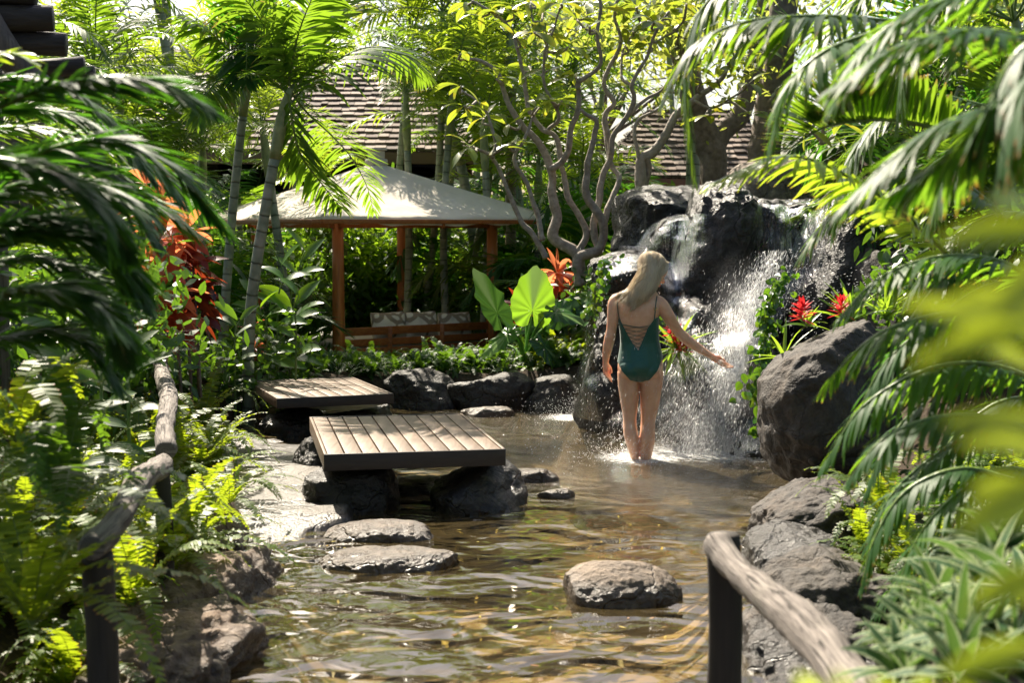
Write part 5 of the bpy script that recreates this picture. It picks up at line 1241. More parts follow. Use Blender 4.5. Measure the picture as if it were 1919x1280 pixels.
def bromeliad(label, px, py, d, L, W, n, flowers, seed, tint=.6, lo=.2, mat=None):
    rng = np.random.RandomState(seed); c = P(px, py, d); T = thing('bromeliad', label, 'bromeliad', tuple(c))
    g = Geo(); rosette(g, c, n, L, W, rng, prof=STRAP, lo=lo, hi=1.35, droop=.5, fold=.35, tint=tint, wob=.2); g.build('leaves', mat or m_brom, T)
    for (fx, fy, s) in flowers:
        f = P(fx, fy, d - .12); g = Geo(); tube(g, [tuple(c), tuple(f)], [.008, .006], n=6); g.build('flower_stalk', m_stem, T)
        g = Geo()
        for lv in range(4):
            rosette(g, V3(*f) + V3(0, 0, .018 * lv * s), 9, .085 * s * (1 - .12 * lv), .022 * s, rng, prof=[.5, 1, .8, .05], lo=-.3 + .25 * lv, hi=.6 + .25 * lv, droop=.1, fold=.3, tint=.6, az0=lv)
        g.build('flower', m_flower, T)
bromeliad('green bromeliad with a crimson flower growing on the rock below the swimmer\'s arm', 1268, 655, 9.95, .30, .035, 34, [(1268, 640, 1.1), (1278, 658, .9), (1258, 628, .8)], 41, .35, lo=-.5)
bromeliad('bromeliad with a large red starry flower at the left of the pitted boulder top', 1512, 612, 8.35, .14, .028, 14, [(1503, 598, 1.15)], 42, .9)
bromeliad('bromeliad with bright upright leaves and red flower behind the pitted boulder', 1592, 606, 8.4, .27, .034, 22, [(1577, 588, 1.1)], 43, .95, lo=.5)
bromeliad('bromeliad with lime upright leaves right of the two red flowers', 1660, 596, 8.5, .26, .03, 20, [], 44, 1.0, lo=.6)
bromeliad('strap-leaved plant poking out left of the pitted boulder', 1470, 672, 8.35, .26, .022, 12, [], 45, .9, lo=-.1)
def creeper(label, pts, n, rad, size, seed, mat=None):
    rng = np.random.RandomState(seed); w = catmull([P(*q) for q in pts], 40); T = thing('creeper_vine', label, 'vine', tuple(w[0]))
    g = Geo(); tube(g, w + fbm(w * 9, 2)[:, None] * .02, .006, n=5)
    for k in range(6): tube(g, w[5 + k * 5:12 + k * 5] + rng.normal(0, rad * .4, 3), .003, n=4)
    g.build('stem', m_stem, T)
    g = Geo(); i = rng.randint(0, 40, n); p = w[i] + rng.normal(0, 1, (n, 3)) * rad * V3(1, .6, .8); d = rng.normal(0, .7, (n, 3)) + V3(0, -.3, -.6)
    leaves(g, p, d, rng.normal(0, .5, (n, 3)) + V3(0, -1, .6), size * rng.uniform(.6, 1.2, n), size * .8 * rng.uniform(.7, 1.1, n), [.45, .95, 1, .7, .05], droop=.2, cols=3, fold=.25, tint=np.clip(rng.normal(.4, .3, n), 0, 1))
    g.build('leaves', mat or m_pothos, T)
creeper('dense glossy green creeper hanging on the rock right of the main fall', [(1470, 520, 9.4), (1445, 560, 9.35), (1435, 620, 9.3), (1430, 690, 9.25), (1432, 750, 9.2)], 330, .036, .050, 51)
creeper('thin trailing creeper stems left of the pitted boulder', [(1432, 750, 8.6), (1418, 700, 8.6), (1412, 730, 8.6), (1405, 760, 8.6)], 26, .05, .07, 52)
creeper('bright creeper on the corner of the black overhang', [(1140, 480, 10.6), (1128, 510, 10.6), (1118, 545, 10.6), (1112, 600, 10.6)], 70, .045, .06, 53, m_pothos)
creeper('small creeper tuft at the waterline by the pitted boulder', [(1425, 795, 8.7), (1422, 812, 8.7)], 18, .03, .07, 54)

# --- ferns
FR = [1, 1, .55]
def fern_geo(seed, n, L, ll=.05, tint=.5, pairs=26):
    rng = np.random.RandomState(seed); g = Geo()
    for k in range(n):
        az = k * 2.4 + rng.uniform(-.4, .4); sp = arc((0, 0, 0), az, rng.uniform(.45, 1.35), L * rng.uniform(.65, 1.1), rng.uniform(.8, 2.0), 11, rng.uniform(-.4, .4))
        frond(g, sp, rng, pairs, ll, .013, lean=.12, vee=.05, droop=.15, t0=.06, tint=np.clip(tint + rng.normal(0, .25), 0, 1), rr=.002, prof=FR, jit=.1)
    return g
FERNS = [fern_geo(800 + i, 17, .44, .042, pairs=32) for i in range(6)]
FERNS_L = [fern_geo(820 + i, 14, .58, .046, pairs=40) for i in range(3)]
def scatter(name, label, kinds, pts, mats, s=(.7, 1.15), seed=1, cat='ground cover'):
    lift = .12 if seed == 34 else 0
    rng = np.random.RandomState(seed); g = Geo()
    for (x, y) in pts: merge(g, kinds[rng.randint(len(kinds))], TR(x, y, gz(x, y) - .01 + lift, rng.uniform(0, 6.28), rng.uniform(*s)), rng.uniform(-.3, .3))
    if g.n: struct(g.build(name, mats), 'stuff', label, cat)
def pts_in(poly, n, seed, margin=0.05):
    rng = np.random.RandomState(seed); poly = np.array(poly); lo, hi = poly.min(0), poly.max(0); out = []
    while len(out) < n:
        x, y = rng.uniform(lo[0], hi[0], 400), rng.uniform(lo[1], hi[1], 400); ok = (sdf(x, y, poly) < 0) & (sdf(x, y, POND) > margin); out += list(zip(x[ok], y[ok]))
    return out[:n]
scatter('fern_cover', 'thick sunlit sword ferns covering the left bank', FERNS, pts_in([(-4.2, 5.0), (-1.6, 5.2), (-1.85, 7.0), (-2.15, 8.2), (-2.2, 10.2), (-2.6, 11.2), (-4.6, 11.0)], 240, 1), [m_fern, m_stem], seed=2)
scatter('fern_cover', 'golden ferns bulging over the water edge right of the rail', FERNS_L, pts_in([(-2.2, 7.4), (-2.0, 8.4), (-1.95, 9.6), (-2.35, 10.6), (-2.9, 10.4), (-2.8, 7.6)], 34, 31, .0), [m_fern, m_stem], s=(.7, 1.0), seed=32)
scatter('fern_cover', 'drooping ferns on top of the brown bank rocks', FERNS_L, pts_in([(-2.1, 4.7), (-1.35, 4.9), (-1.42, 6.3), (-1.75, 7.0), (-2.3, 6.8)], 30, 33, -.1), [m_fern, m_stem], s=(.6, .9), seed=34)
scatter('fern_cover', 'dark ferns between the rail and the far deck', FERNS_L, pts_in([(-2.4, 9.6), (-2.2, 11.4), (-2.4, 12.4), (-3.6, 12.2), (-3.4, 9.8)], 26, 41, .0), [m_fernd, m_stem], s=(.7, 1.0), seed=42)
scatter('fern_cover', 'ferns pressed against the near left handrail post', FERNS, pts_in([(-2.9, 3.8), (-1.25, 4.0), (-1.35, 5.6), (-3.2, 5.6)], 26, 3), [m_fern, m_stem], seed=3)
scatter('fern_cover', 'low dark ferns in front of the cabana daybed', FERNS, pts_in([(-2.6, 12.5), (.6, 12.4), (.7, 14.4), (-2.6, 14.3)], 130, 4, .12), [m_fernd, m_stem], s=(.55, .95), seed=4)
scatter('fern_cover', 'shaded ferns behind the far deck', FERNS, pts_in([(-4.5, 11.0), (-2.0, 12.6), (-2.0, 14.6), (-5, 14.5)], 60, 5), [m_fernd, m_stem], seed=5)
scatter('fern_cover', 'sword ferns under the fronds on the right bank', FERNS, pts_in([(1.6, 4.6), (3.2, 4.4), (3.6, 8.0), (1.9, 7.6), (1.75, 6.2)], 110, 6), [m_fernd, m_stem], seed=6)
scatter('fern_cover', 'long fern fronds trailing over the right bank rocks', FERNS_L, pts_in([(1.35, 4.6), (2.6, 4.5), (3.0, 7.6), (1.75, 7.4), (1.5, 6.0)], 30, 36, .2), [m_fern, m_stem], s=(.6, .95), seed=34)
scatter('fern_cover', 'bright ferns and low plants under the elephant ear', FERNS, pts_in([(.0, 12.6), (.9, 12.4), (.9, 13.8), (0, 13.8)], 26, 7, .15), [m_fern, m_stem], s=(.5, .8), seed=7)
for i, (px, py, d, s, k, lab) in enumerate([(430, 905, 6.9, .75, 0, 'fern with dark upright fronds reaching over the pale ledge'), (330, 1000, 5.6, 1.0, 1, 'big fern spilling over the bank rock below the second post'), (250, 1090, 5.0, 1.0, 2, 'yellowing fern hanging between the two handrail posts'), (380, 830, 8.0, .9, 0, 'golden fern bulging right of the weathered rail'),
                                            (120, 900, 4.3, 1.1, 1, 'tall dark fern left of the near handrail post'), (60, 1120, 3.8, 1.1, 2, 'blurred fern at the lower left edge'), (350, 850, 8.4, 1.15, 0, 'tall golden fern just right of the upper rail log'), (392, 862, 8.9, 1.1, 1, 'golden-green fern leaning over the water edge behind the ledge'), (372, 800, 9.6, 1.25, 2, 'bright fern at the back end of the left bank'), (270, 830, 7.6, 1.2, 0, 'lush green fern left of the upper rail log'), (1660, 930, 5.6, .8, 0, 'fern with orange-tipped fronds on the right bank'), (380, 960, 6.3, .8, 1, 'fern draped on the corner rock by the ledge'), (30, 780, 4.6, 1.1, 0, 'fern at the left edge under the dark fronds')]):
    c = P(px, py + 20, d); T = thing('fern', lab, 'fern', (c.x, c.y, c.z - .05)); src = FERNS_L[k]; mats = [m_fern if i not in (4,) else m_fernd, m_stem]
    g = Geo(); merge(g, src, TR(c.x, c.y, c.z - .05, i * 1.3, s), .1); g.build('fronds', mats, T)
def grass(name, label, poly, n, L, seed, mat=None, margin=.05):
    rng = np.random.RandomState(seed); p = np.array(pts_in(poly, n, seed, margin)); z = ground_z(p[:, 0], p[:, 1]); g = Geo()
    leaves(g, np.stack([p[:, 0], p[:, 1], z - .01], 1), rng.normal(0, .45, (n, 3)) * V3(1, 1, 0) + V3(0, 0, 1), rng.normal(0, 1, (n, 3)), L * rng.uniform(.5, 1.2, n), .012, [1, .9, .6, .1], droop=rng.uniform(.2, 1.4, n), tint=rng.uniform(0, 1, n))
    struct(g.build(name, mat or m_grass), 'stuff', label, 'grass')
grass('grass', 'thin grassy blades between the ferns before the cabana', [(-3, 12.6), (1.0, 12.6), (1, 14.6), (-3, 14.6)], 1500, .26, 11, m_fernd, margin=.12)
grass('grass', 'grassy tufts on the shaded back bank at the left', [(-6, 11.2), (-2.4, 12.6), (-2.4, 15), (-6, 15)], 1800, .35, 12)
grass('grass', 'short green growth on the right bank between the rocks', [(1.5, 4.5), (4, 4.5), (4, 9), (1.8, 8)], 2200, .22, 13)
def ground_leaves(name, label, poly, n, seed, mat, L=.12, W=.05, hgt=.35):
    rng = np.random.RandomState(seed); p = np.array(pts_in(poly, n, seed, .1)); z = ground_z(p[:, 0], p[:, 1]) + np.abs(rng.normal(0, hgt, n)); g = Geo()
    leaves(g, np.stack([p[:, 0], p[:, 1], z], 1), rng.normal(0, 1, (n, 3)), rng.normal(0, .5, (n, 3)) + V3(0, 0, 1), L * rng.uniform(.5, 1.3, n), W, [.2, 1, .8, .1], droop=.5, tint=rng.uniform(0, 1, n))
    struct(g.build(name, mat), 'stuff', label, 'undergrowth')
ground_leaves('undergrowth', 'tangled dark undergrowth behind the cabana', [(-7, 17.9), (3, 17.9), (3, 20.5), (-7, 20.5)], 9000, 21, m_shrub, .2, .08, .6)
ground_leaves('undergrowth', 'low leaves on the mound behind the waterfall', [(1.0, 12.9), (5, 12.0), (6, 17), (1.0, 17)], 3500, 22, m_shrub, .14, .06, .2)
ground_leaves('undergrowth', 'dark undergrowth at the left under the palms', [(-7, 8.5), (-3.4, 8.5), (-3.2, 14), (-7, 16)], 4500, 23, m_shrub, .14, .06, .3)

# --- foreground palm fronds, each frond by its own line
def frond_plant(label, d, lines, mat, seed, ll=.42, lw=.034, pairs=46, droop=.8, vee=.05, name='palm_clump', rr=.011, off=0, tint=.5, trunkbase=None, smat=None, lean=.6, T=None):
    rng = np.random.RandomState(seed); a = P(*lines[0][0][:2], lines[0][0][2]); bx, by = (a.x, a.y) if trunkbase is None else trunkbase
    T = T or thing(name, label, 'palm', (bx, by, gz(bx, by)))
    for ln in lines:
        opt = ln[-1] if isinstance(ln[-1], dict) else {}; pts = [P(*q) for q in ln if not isinstance(q, dict)]
        g = Geo(); sp = catmull(pts, 26); frond(g, sp, rng, opt.get('pairs', pairs), opt.get('ll', ll), opt.get('lw', lw), lean=opt.get('lean', lean), vee=opt.get('vee', vee), droop=opt.get('droop', droop), t0=opt.get('t0', .05), tint=np.clip(opt.get('tint', tint) + rng.normal(0, .15), 0, 1), rr=rr, up=opt.get('up'))
        g.build('frond', [opt.get('mat', mat), smat or m_stem], T)
    return T
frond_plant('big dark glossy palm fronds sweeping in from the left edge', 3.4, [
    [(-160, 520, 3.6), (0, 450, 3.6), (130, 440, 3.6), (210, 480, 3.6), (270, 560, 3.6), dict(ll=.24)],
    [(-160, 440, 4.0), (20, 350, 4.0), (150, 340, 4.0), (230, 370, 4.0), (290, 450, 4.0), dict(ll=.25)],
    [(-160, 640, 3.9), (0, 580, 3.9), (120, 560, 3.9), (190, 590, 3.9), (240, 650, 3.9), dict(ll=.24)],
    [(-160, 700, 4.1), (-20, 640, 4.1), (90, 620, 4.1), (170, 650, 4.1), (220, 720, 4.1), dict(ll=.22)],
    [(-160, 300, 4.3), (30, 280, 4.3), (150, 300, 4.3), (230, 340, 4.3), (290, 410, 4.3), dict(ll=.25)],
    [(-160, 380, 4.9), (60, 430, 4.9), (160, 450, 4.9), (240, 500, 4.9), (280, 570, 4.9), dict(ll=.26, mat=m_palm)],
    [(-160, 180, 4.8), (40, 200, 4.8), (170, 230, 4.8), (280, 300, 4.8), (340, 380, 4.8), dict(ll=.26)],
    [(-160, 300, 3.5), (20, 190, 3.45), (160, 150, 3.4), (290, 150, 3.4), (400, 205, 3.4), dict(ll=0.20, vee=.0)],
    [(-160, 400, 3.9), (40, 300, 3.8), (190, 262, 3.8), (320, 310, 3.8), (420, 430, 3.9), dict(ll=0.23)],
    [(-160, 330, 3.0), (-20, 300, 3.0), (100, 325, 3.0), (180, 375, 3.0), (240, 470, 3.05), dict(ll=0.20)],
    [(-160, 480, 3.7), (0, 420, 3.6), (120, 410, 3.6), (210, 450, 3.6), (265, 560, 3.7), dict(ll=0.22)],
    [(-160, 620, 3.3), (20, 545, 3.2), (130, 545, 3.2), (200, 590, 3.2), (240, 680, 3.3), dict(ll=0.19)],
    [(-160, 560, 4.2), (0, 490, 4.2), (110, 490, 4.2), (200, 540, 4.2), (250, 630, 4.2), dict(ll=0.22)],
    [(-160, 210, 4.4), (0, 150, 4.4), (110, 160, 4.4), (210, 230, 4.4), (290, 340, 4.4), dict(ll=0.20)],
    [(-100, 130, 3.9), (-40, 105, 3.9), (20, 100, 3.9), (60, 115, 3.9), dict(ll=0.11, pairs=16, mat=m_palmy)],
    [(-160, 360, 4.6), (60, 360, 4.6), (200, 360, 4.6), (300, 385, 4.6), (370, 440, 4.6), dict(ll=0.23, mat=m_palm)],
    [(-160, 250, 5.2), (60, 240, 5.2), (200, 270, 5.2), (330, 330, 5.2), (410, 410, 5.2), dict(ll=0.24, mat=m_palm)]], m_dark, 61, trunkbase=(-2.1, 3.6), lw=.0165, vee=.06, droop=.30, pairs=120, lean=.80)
frond_plant('blue-green blurred fronds hanging from the top right corner', 2.8, [
    [(2080, 150, 2.9), (1930, 75, 2.85), (1800, 58, 2.8), (1670, 95, 2.8), (1560, 170, 2.8), dict(ll=0.18)],
    [(2050, 40, 2.6), (1920, 90, 2.6), (1860, 190, 2.6), (1780, 290, 2.65), (1660, 370, 2.7), dict(ll=0.18, droop=1.2)],
    [(2060, 120, 2.5), (1960, 120, 2.5), (1900, 200, 2.5), (1870, 330, 2.5), dict(ll=0.18, droop=1.4)],
    [(2050, 260, 3.0), (1930, 200, 3.0), (1800, 220, 3.0), (1680, 290, 3.0), (1580, 390, 3.0), dict(ll=0.18)],
    [(2000, -80, 3.3), (1850, -20, 3.3), (1720, 20, 3.3), (1620, 90, 3.3), (1560, 200, 3.3), dict(ll=0.19)]], m_front, 62, trunkbase=(1.9, 2.6), lw=.017, pairs=66, lean=.7, droop=.6)
frond_plant('arching palm fronds above the waterfall at the upper right', 4.4, [
    [(1800, 60, 4.6), (1650, 38, 4.5), (1520, 30, 4.4), (1400, 40, 4.4), (1300, 85, 4.4), (1245, 180, 4.4), dict(ll=0.24, droop=1.1)],
    [(1760, 20, 4.2), (1640, 60, 4.1), (1540, 100, 4.0), (1470, 170, 4.0), (1440, 290, 4.0), dict(ll=0.20, droop=1.1, mat=m_front)],
    [(1620, -80, 4.8), (1450, -60, 4.8), (1330, 0, 4.8), (1285, 120, 4.8), (1300, 330, 4.8), dict(ll=0.24, droop=1.4)],
    [(1800, 250, 5.6), (1690, 226, 5.5), (1610, 226, 5.4), (1540, 240, 5.4), (1470, 285, 5.4), dict(ll=0.31, lw=.035, vee=.9, droop=.15, tint=.3)],
    [(1820, 520, 4.9), (1700, 405, 4.8), (1590, 330, 4.7), (1470, 292, 4.6), (1330, 345, 4.6), dict(ll=0.20, droop=.8, mat=m_palmy, tint=.9)],
    [(1850, 200, 5.8), (1740, 180, 5.8), (1640, 230, 5.8), (1580, 330, 5.8), (1560, 440, 5.8), dict(ll=0.23)],
    [(1900, 420, 5.2), (1780, 330, 5.2), (1660, 330, 5.2), (1560, 400, 5.2), (1500, 480, 5.2), dict(ll=0.22)],
    [(1750, -60, 5.4), (1640, -20, 5.4), (1540, 60, 5.4), (1500, 200, 5.4), dict(ll=0.23)],
    [(1900, -60, 5.0), (1780, 0, 5.0), (1700, 90, 5.0), (1680, 230, 5.0), dict(ll=0.24)],
    [(1960, 240, 4.4), (1860, 230, 4.4), (1780, 300, 4.4), (1740, 420, 4.4), dict(ll=0.23)]], m_palm, 63, trunkbase=(2.6, 5.0), lw=.018, pairs=70)
frond_plant('glossy palm fronds bowing over the pitted boulder at the right', 4.2, [
    [(2040, 600, 4.4), (1900, 500, 4.3), (1770, 480, 4.3), (1650, 520, 4.3), (1570, 600, 4.3), dict(ll=0.18)],
    [(2040, 700, 4.0), (1900, 610, 4.0), (1770, 590, 4.0), (1640, 630, 4.0), (1540, 730, 4.1), dict(ll=0.19, droop=1.2)],
    [(2020, 760, 4.2), (1880, 690, 4.2), (1750, 690, 4.2), (1620, 760, 4.2), (1540, 880, 4.2), dict(ll=0.19, droop=1.3)],
    [(2000, 860, 3.8), (1880, 790, 3.8), (1770, 780, 3.8), (1660, 820, 3.8), (1590, 900, 3.8), dict(ll=0.16, droop=1.2)],
    [(1950, 640, 4.6), (1820, 640, 4.6), (1700, 700, 4.6), (1620, 790, 4.6), dict(ll=0.19, droop=1.3)],
    [(1900, 900, 4.2), (1800, 880, 4.2), (1700, 920, 4.2), (1640, 1010, 4.2), (1615, 1100, 4.2), dict(ll=0.14, droop=1.3)],
    [(2000, 560, 4.6), (1880, 560, 4.6), (1760, 600, 4.6), (1660, 680, 4.6), (1600, 790, 4.6), dict(ll=.19, mat=m_dark)],
    [(2000, 680, 4.8), (1880, 680, 4.8), (1760, 730, 4.8), (1670, 820, 4.8), (1620, 930, 4.8), dict(ll=.19, mat=m_dark)],
    [(1980, 800, 4.5), (1870, 800, 4.5), (1760, 850, 4.5), (1670, 930, 4.5), (1620, 1030, 4.5), dict(ll=.17)],
    [(1980, 900, 4.3), (1880, 880, 4.3), (1790, 930, 4.3), (1720, 1010, 4.3), (1680, 1110, 4.3), dict(ll=.16)],
    [(1990, 980, 4.5), (1880, 960, 4.5), (1790, 1000, 4.5), (1700, 1070, 4.5), (1640, 1150, 4.5), dict(ll=.16, mat=m_dark)],
    [(2000, 440, 4.8), (1880, 440, 4.8), (1770, 520, 4.8), (1690, 630, 4.8), (1650, 740, 4.8), dict(ll=.18, mat=m_dark)],
    [(1960, 520, 4.9), (1840, 540, 4.9), (1740, 620, 4.9), (1690, 740, 4.9), dict(ll=0.20)],
    [(2000, 980, 4.6), (1880, 900, 4.6), (1780, 880, 4.6), (1700, 900, 4.6), dict(ll=0.18, mat=m_palm)],
    [(2000, 420, 5.2), (1880, 400, 5.2), (1780, 450, 5.2), (1700, 560, 5.2), dict(ll=0.22, mat=m_palm)],
    [(1960, 740, 5.0), (1860, 760, 5.0), (1780, 830, 5.0), (1740, 930, 5.0), dict(ll=0.20, mat=m_palm)]], m_front, 64, trunkbase=(2.5, 4.3), lw=.017, pairs=62)
frond_plant('palm with a drooping frond over the cabana canvas', 11.3, [
    [(535, 205, 11.4), (600, 135, 11.6), (680, 90, 12.0), (750, 95, 12.4), (800, 140, 12.6), dict(ll=.58, lw=.04, droop=1.0)],
    [(540, 190, 11.4), (580, 60, 11.6), (640, -40, 11.9), dict(ll=.62, lw=.04, droop=.3)],
    [(540, 165, 11.4), (575, 210, 11.8), (620, 252, 12.6), (660, 297, 13.4), (688, 350, 14.0), (700, 395, 14.2), dict(ll=.42, droop=.6)],
    [(540, 175, 11.3), (560, 280, 11.4), (600, 340, 11.6), (640, 390, 11.9), dict(ll=.40, droop=.6)],
    [(530, 165, 11.4), (500, 60, 11.3), (470, 10, 11.2), (430, -30, 11), dict(ll=.50)],
    [(540, 160, 11.4), (560, 60, 11.2), (600, -40, 11), dict(ll=.5)]], m_palm, 65, T=PALM_C, lw=.032)
frond_plant('dark upright frond fan at the head of the tallest leaning palm', 12.0, [
    [(463, 165, 12.0), (464, 100, 11.9), (462, 20, 11.8), (455, -60, 11.7), dict(ll=.42, droop=.1, up=(0, -1, .2), mat=m_dark, pairs=40)],
    [(463, 165, 12.0), (440, 110, 11.9), (395, 60, 11.8), (350, 30, 11.7), dict(ll=.45, droop=.9)],
    [(463, 165, 12.0), (500, 110, 12.1), (530, 80, 12.2), (560, 90, 12.3), dict(ll=.4, droop=.9)],
    [(463, 165, 12.0), (420, 150, 11.6), (390, 170, 11.3), (370, 230, 11.2), dict(ll=.36, droop=.9, up=(0, -1, .3))],
    [(463, 60, 11.7), (463, 100, 11.5), (461, 150, 11.45), dict(ll=.34, up=(0, -1, 0), mat=m_dark, droop=.3, pairs=30)]], m_palm, 66, T=PALM_B)
# --- lower right: variegated clump and out-of-focus lime shrub
def var_plant():
    rng = np.random.RandomState(70); c = P(1780, 1200, 2.9); T = thing('variegated_plant', 'clump of cream-edged strap leaves at the lower right', 'plant', (c.x, c.y, gz(c.x, c.y)))
    for i, (px, py, d, s) in enumerate([(1850, 1110, 3.0, 1.15), (1740, 1210, 2.8, .9), (1800, 1270, 2.5, .9), (1900, 1260, 2.6, 1.0), (1690, 1270, 2.7, .8), (1920, 1120, 2.7, 1.0), (1850, 1190, 2.8, .9), (1760, 1130, 3.1, .9), (1880, 1040, 3.2, 1.1), (1800, 1200, 2.6, .9), (1700, 1200, 3.0, .8)]):
        g = Geo(); rosette(g, P(px, py, d), 20, .165 * s, .034 * s, rng, prof=STRAP, lo=.15, hi=1.3, droop=.6, fold=.3, tint=.6, wob=.25); g.build('leaf_rosette', m_var, T)
        p = P(px, py, d); g = Geo(); tube(g, [(p.x, p.y, gz(p.x, p.y) - .05), tuple(p)], .010, n=6); g.build('stem', m_barkd, T)
var_plant()
def lime():
    rng = np.random.RandomState(71); T = thing('lime_shrub', 'very blurred lime-green broad leaves close to the camera at the right edge', 'shrub', (.42, .78, gz(.42, .78)))
    L = [((1990, 430), (1750, 408), 70, 1.25), ((1990, 590), (1770, 520), 80, 1.2), ((1960, 640), (1690, 515), 62, 1.3), ((1960, 600), (1700, 640), 60, 1.25), ((1990, 480), (1850, 560), 80, 1.15), ((1960, 700), (1780, 590), 50, 1.35), ((1990, 800), (1770, 745), 60, 1.2), ((1990, 860), (1800, 790), 60, 1.3), ((1990, 900), (1790, 960), 90, 1.15),
         ((1960, 930), (1820, 880), 60, 1.3), ((1990, 1060), (1800, 1110), 60, 1.15), ((1960, 1210), (1760, 1225), 60, 1.2), ((1990, 1130), (1830, 1060), 60, 1.25), ((1960, 390), (1850, 345), 60, 1.25),
         ((1700, 1400), (1640, 1240), 70, 1.2), ((1560, 1400), (1500, 1230), 60, 1.25), ((1600, 1420), (1570, 1225), 66, 1.15), ((1440, 1420), (1450, 1265), 60, 1.2), ((1760, 1400), (1720, 1240), 60, 1.3), ((1850, 1400), (1800, 1250), 60, 1.15)]
    g = Geo(); gs = Geo()
    for (a, b, w, d) in L:
        d *= .58; w *= .95; A, B = P(*a, d + .03), P(*b, d - .04); leaf_to(g, A, B, w / F * d, (rng.uniform(-.3, .3), -1.2, .7), LANCE, droop=.2, fold=.2, tint=rng.uniform(.4, 1)); root = V3(.42 if a[0] > 1850 else .27, .78, A.z - .18)
        tube(gs, catmull([root, (root + V3(*A)) / 2 + V3(.02, 0, .0), A], 8), [.004, .002], n=5)
    for x in (.42, .27): tube(gs, [(x, .78, gz(x, .78) - .02), (x, .78, .9), (x, .78, 1.5 if x > .4 else 1.2)], [.010, .005], n=6)
    g.build('leaves', m_lime, T); gs.build('stem', m_stem, T)
lime()
# --- fallen leaves on ledge, decks, stones and water
def litter():
    rng = np.random.RandomState(80); g = Geo(); spots = []
    for _ in range(46): q = G(rng.uniform(410, 640), rng.uniform(860, 1030), .035); spots.append(tuple(q))
    for _ in range(60): q = G(rng.uniform(480, 1400), rng.uniform(940, 1270), .004); spots.append(tuple(q))
    n = len(spots); leaves(g, np.array(spots), rng.normal(0, 1, (n, 3)) * V3(1, 1, .05), V3(0, 0, 1) + rng.normal(0, .15, (n, 3)), rng.uniform(.015, .04, n), .011, [.2, 1, .8, .1], droop=0, tint=rng.uniform(0, 1, n))
    struct(g.build('fallen_leaves', leaf_mat('fallen_leaf', (.30, .12, .03), (.62, .55, .10), (.7, .5, .1))), 'stuff', 'small yellow and orange leaves fallen on the ledge and floating', 'fallen leaves')
litter()
# ------------------------------------------------------------------ the swimmer
PD = 9.5
def B(cx, cy, dy=0.0):
    """body point: cx, cy measured on the figure, dy = metres away from the viewer's side"""
    q = P(1080 + cx / 2.978, 450 + cy / 2.978, PD); return V3(q.x, PD + dy, q.z)
K1 = 9.5 / F / 2.978                     # metres per unit
def ring_loft(g, rings, n=28, p=2.25):
    """rings: (xl, xr, cy, ry, dy[, tilt])"""
    V = []; ang = np.linspace(0, 2 * np.pi, n, endpoint=False); ca, sa = np.cos(ang), np.sin(ang)
    sx = np.sign(ca) * np.abs(ca) ** (2 / p); sy = np.sign(sa) * np.abs(sa) ** (2 / p)
    R = np.array([list(r) + [0] * (6 - len(r)) for r in rings], float); m = max(2 * len(R), 24)
    t = np.linspace(0, 1, len(R)); tt = np.linspace(0, 1, m); R = np.stack([catmull(np.stack([t, R[:, k], t * 0], 1), m)[:, 1] if False else np.interp(tt, t, R[:, k]) for k in range(6)], 1)
    for _ in range(2): R[1:-1] = (R[:-2] + 2 * R[1:-1] + R[2:]) / 4
    for xl, xr, cy, ry, dy, tl in R:
        c = B((xl + xr) / 2, cy, dy); rx = (xr - xl) / 2 * K1
        V.append(c + np.stack([sx * rx, sy * ry, sx * rx * tl], 1))
    V = np.concatenate(V); i, j = np.meshgrid(np.arange(m - 1), np.arange(n), indexing='ij')
    q = np.stack([i * n + (j + 1) % n, i * n + j, (i + 1) * n + j, (i + 1) * n + (j + 1) % n], -1).reshape(-1, 4)
    c0 = V[:n].mean(0); c1 = V[-n:].mean(0); b = m * n; t3 = [(b, j, (j + 1) % n) for j in range(n)] + [(b + 1, (m - 1) * n + (j + 1) % n, (m - 1) * n + j) for j in range(n)]
    g.add(np.vstack([V, c0, c1]), q, t3)
def limb(g, pts, rad, n=16, k=26, squash=None):
    c = catmull(pts, k); r = np.interp(np.linspace(0, 1, k), np.linspace(0, 1, len(rad)), rad)
    T = nrm(np.gradient(c, axis=0)); a = [c[0] - T[0] * r[0] * x for x in (.92, .6)]; z = [c[-1] + T[-1] * r[-1] * x for x in (.6, .92)]
    c = np.vstack([a[0], a[1], c, z[0], z[1]]); r = np.concatenate([[r[0] * .38, r[0] * .8], r, [r[-1] * .8, r[-1] * .38]]); tube2(g, c, r, n, squash)
def tube2(g, pts, rad, n, squash):
    T = nrm(np.gradient(pts, axis=0)); S = nrm(np.cross(T[0], V3(0, 1, 0.01))); V = []; ang = np.linspace(0, 6.28319, n, endpoint=False)
    for i in range(len(pts)):
        S = nrm(S - T[i] * S.dot(T[i])); Bv = np.cross(T[i], S); V.append(pts[i] + rad[i] * (np.cos(ang)[:, None] * S + np.sin(ang)[:, None] * Bv * (squash or 1)))
    k = len(pts); V = np.concatenate(V); i, j = np.meshgrid(np.arange(k - 1), np.arange(n), indexing='ij')
    q = np.stack([i * n + j, i * n + (j + 1) % n, (i + 1) * n + (j + 1) % n, (i + 1) * n + j], -1).reshape(-1, 4)
    t = [(k * n, (j + 1) % n, j) for j in range(n)] + [(k * n + 1, (k - 1) * n + j, (k - 1) * n + (j + 1) % n) for j in range(n)]
    g.add(np.vstack([V, pts[0], pts[-1]]), q, t)
def blob(g, c, r, M=None, sub=4):
    u, t = _ICO[sub]; v = u * V3(*r)
    if M is not None: v = v @ np.asarray(M).T
    g.add(v + V3(*c), None, t)

base = B(350, 1330, 0); base = (base[0], PD, -.42)
SW = thing('person', 'woman in a dark green lace-back swimsuit wading, reaching to the falling water', 'person', base)
g = Geo()
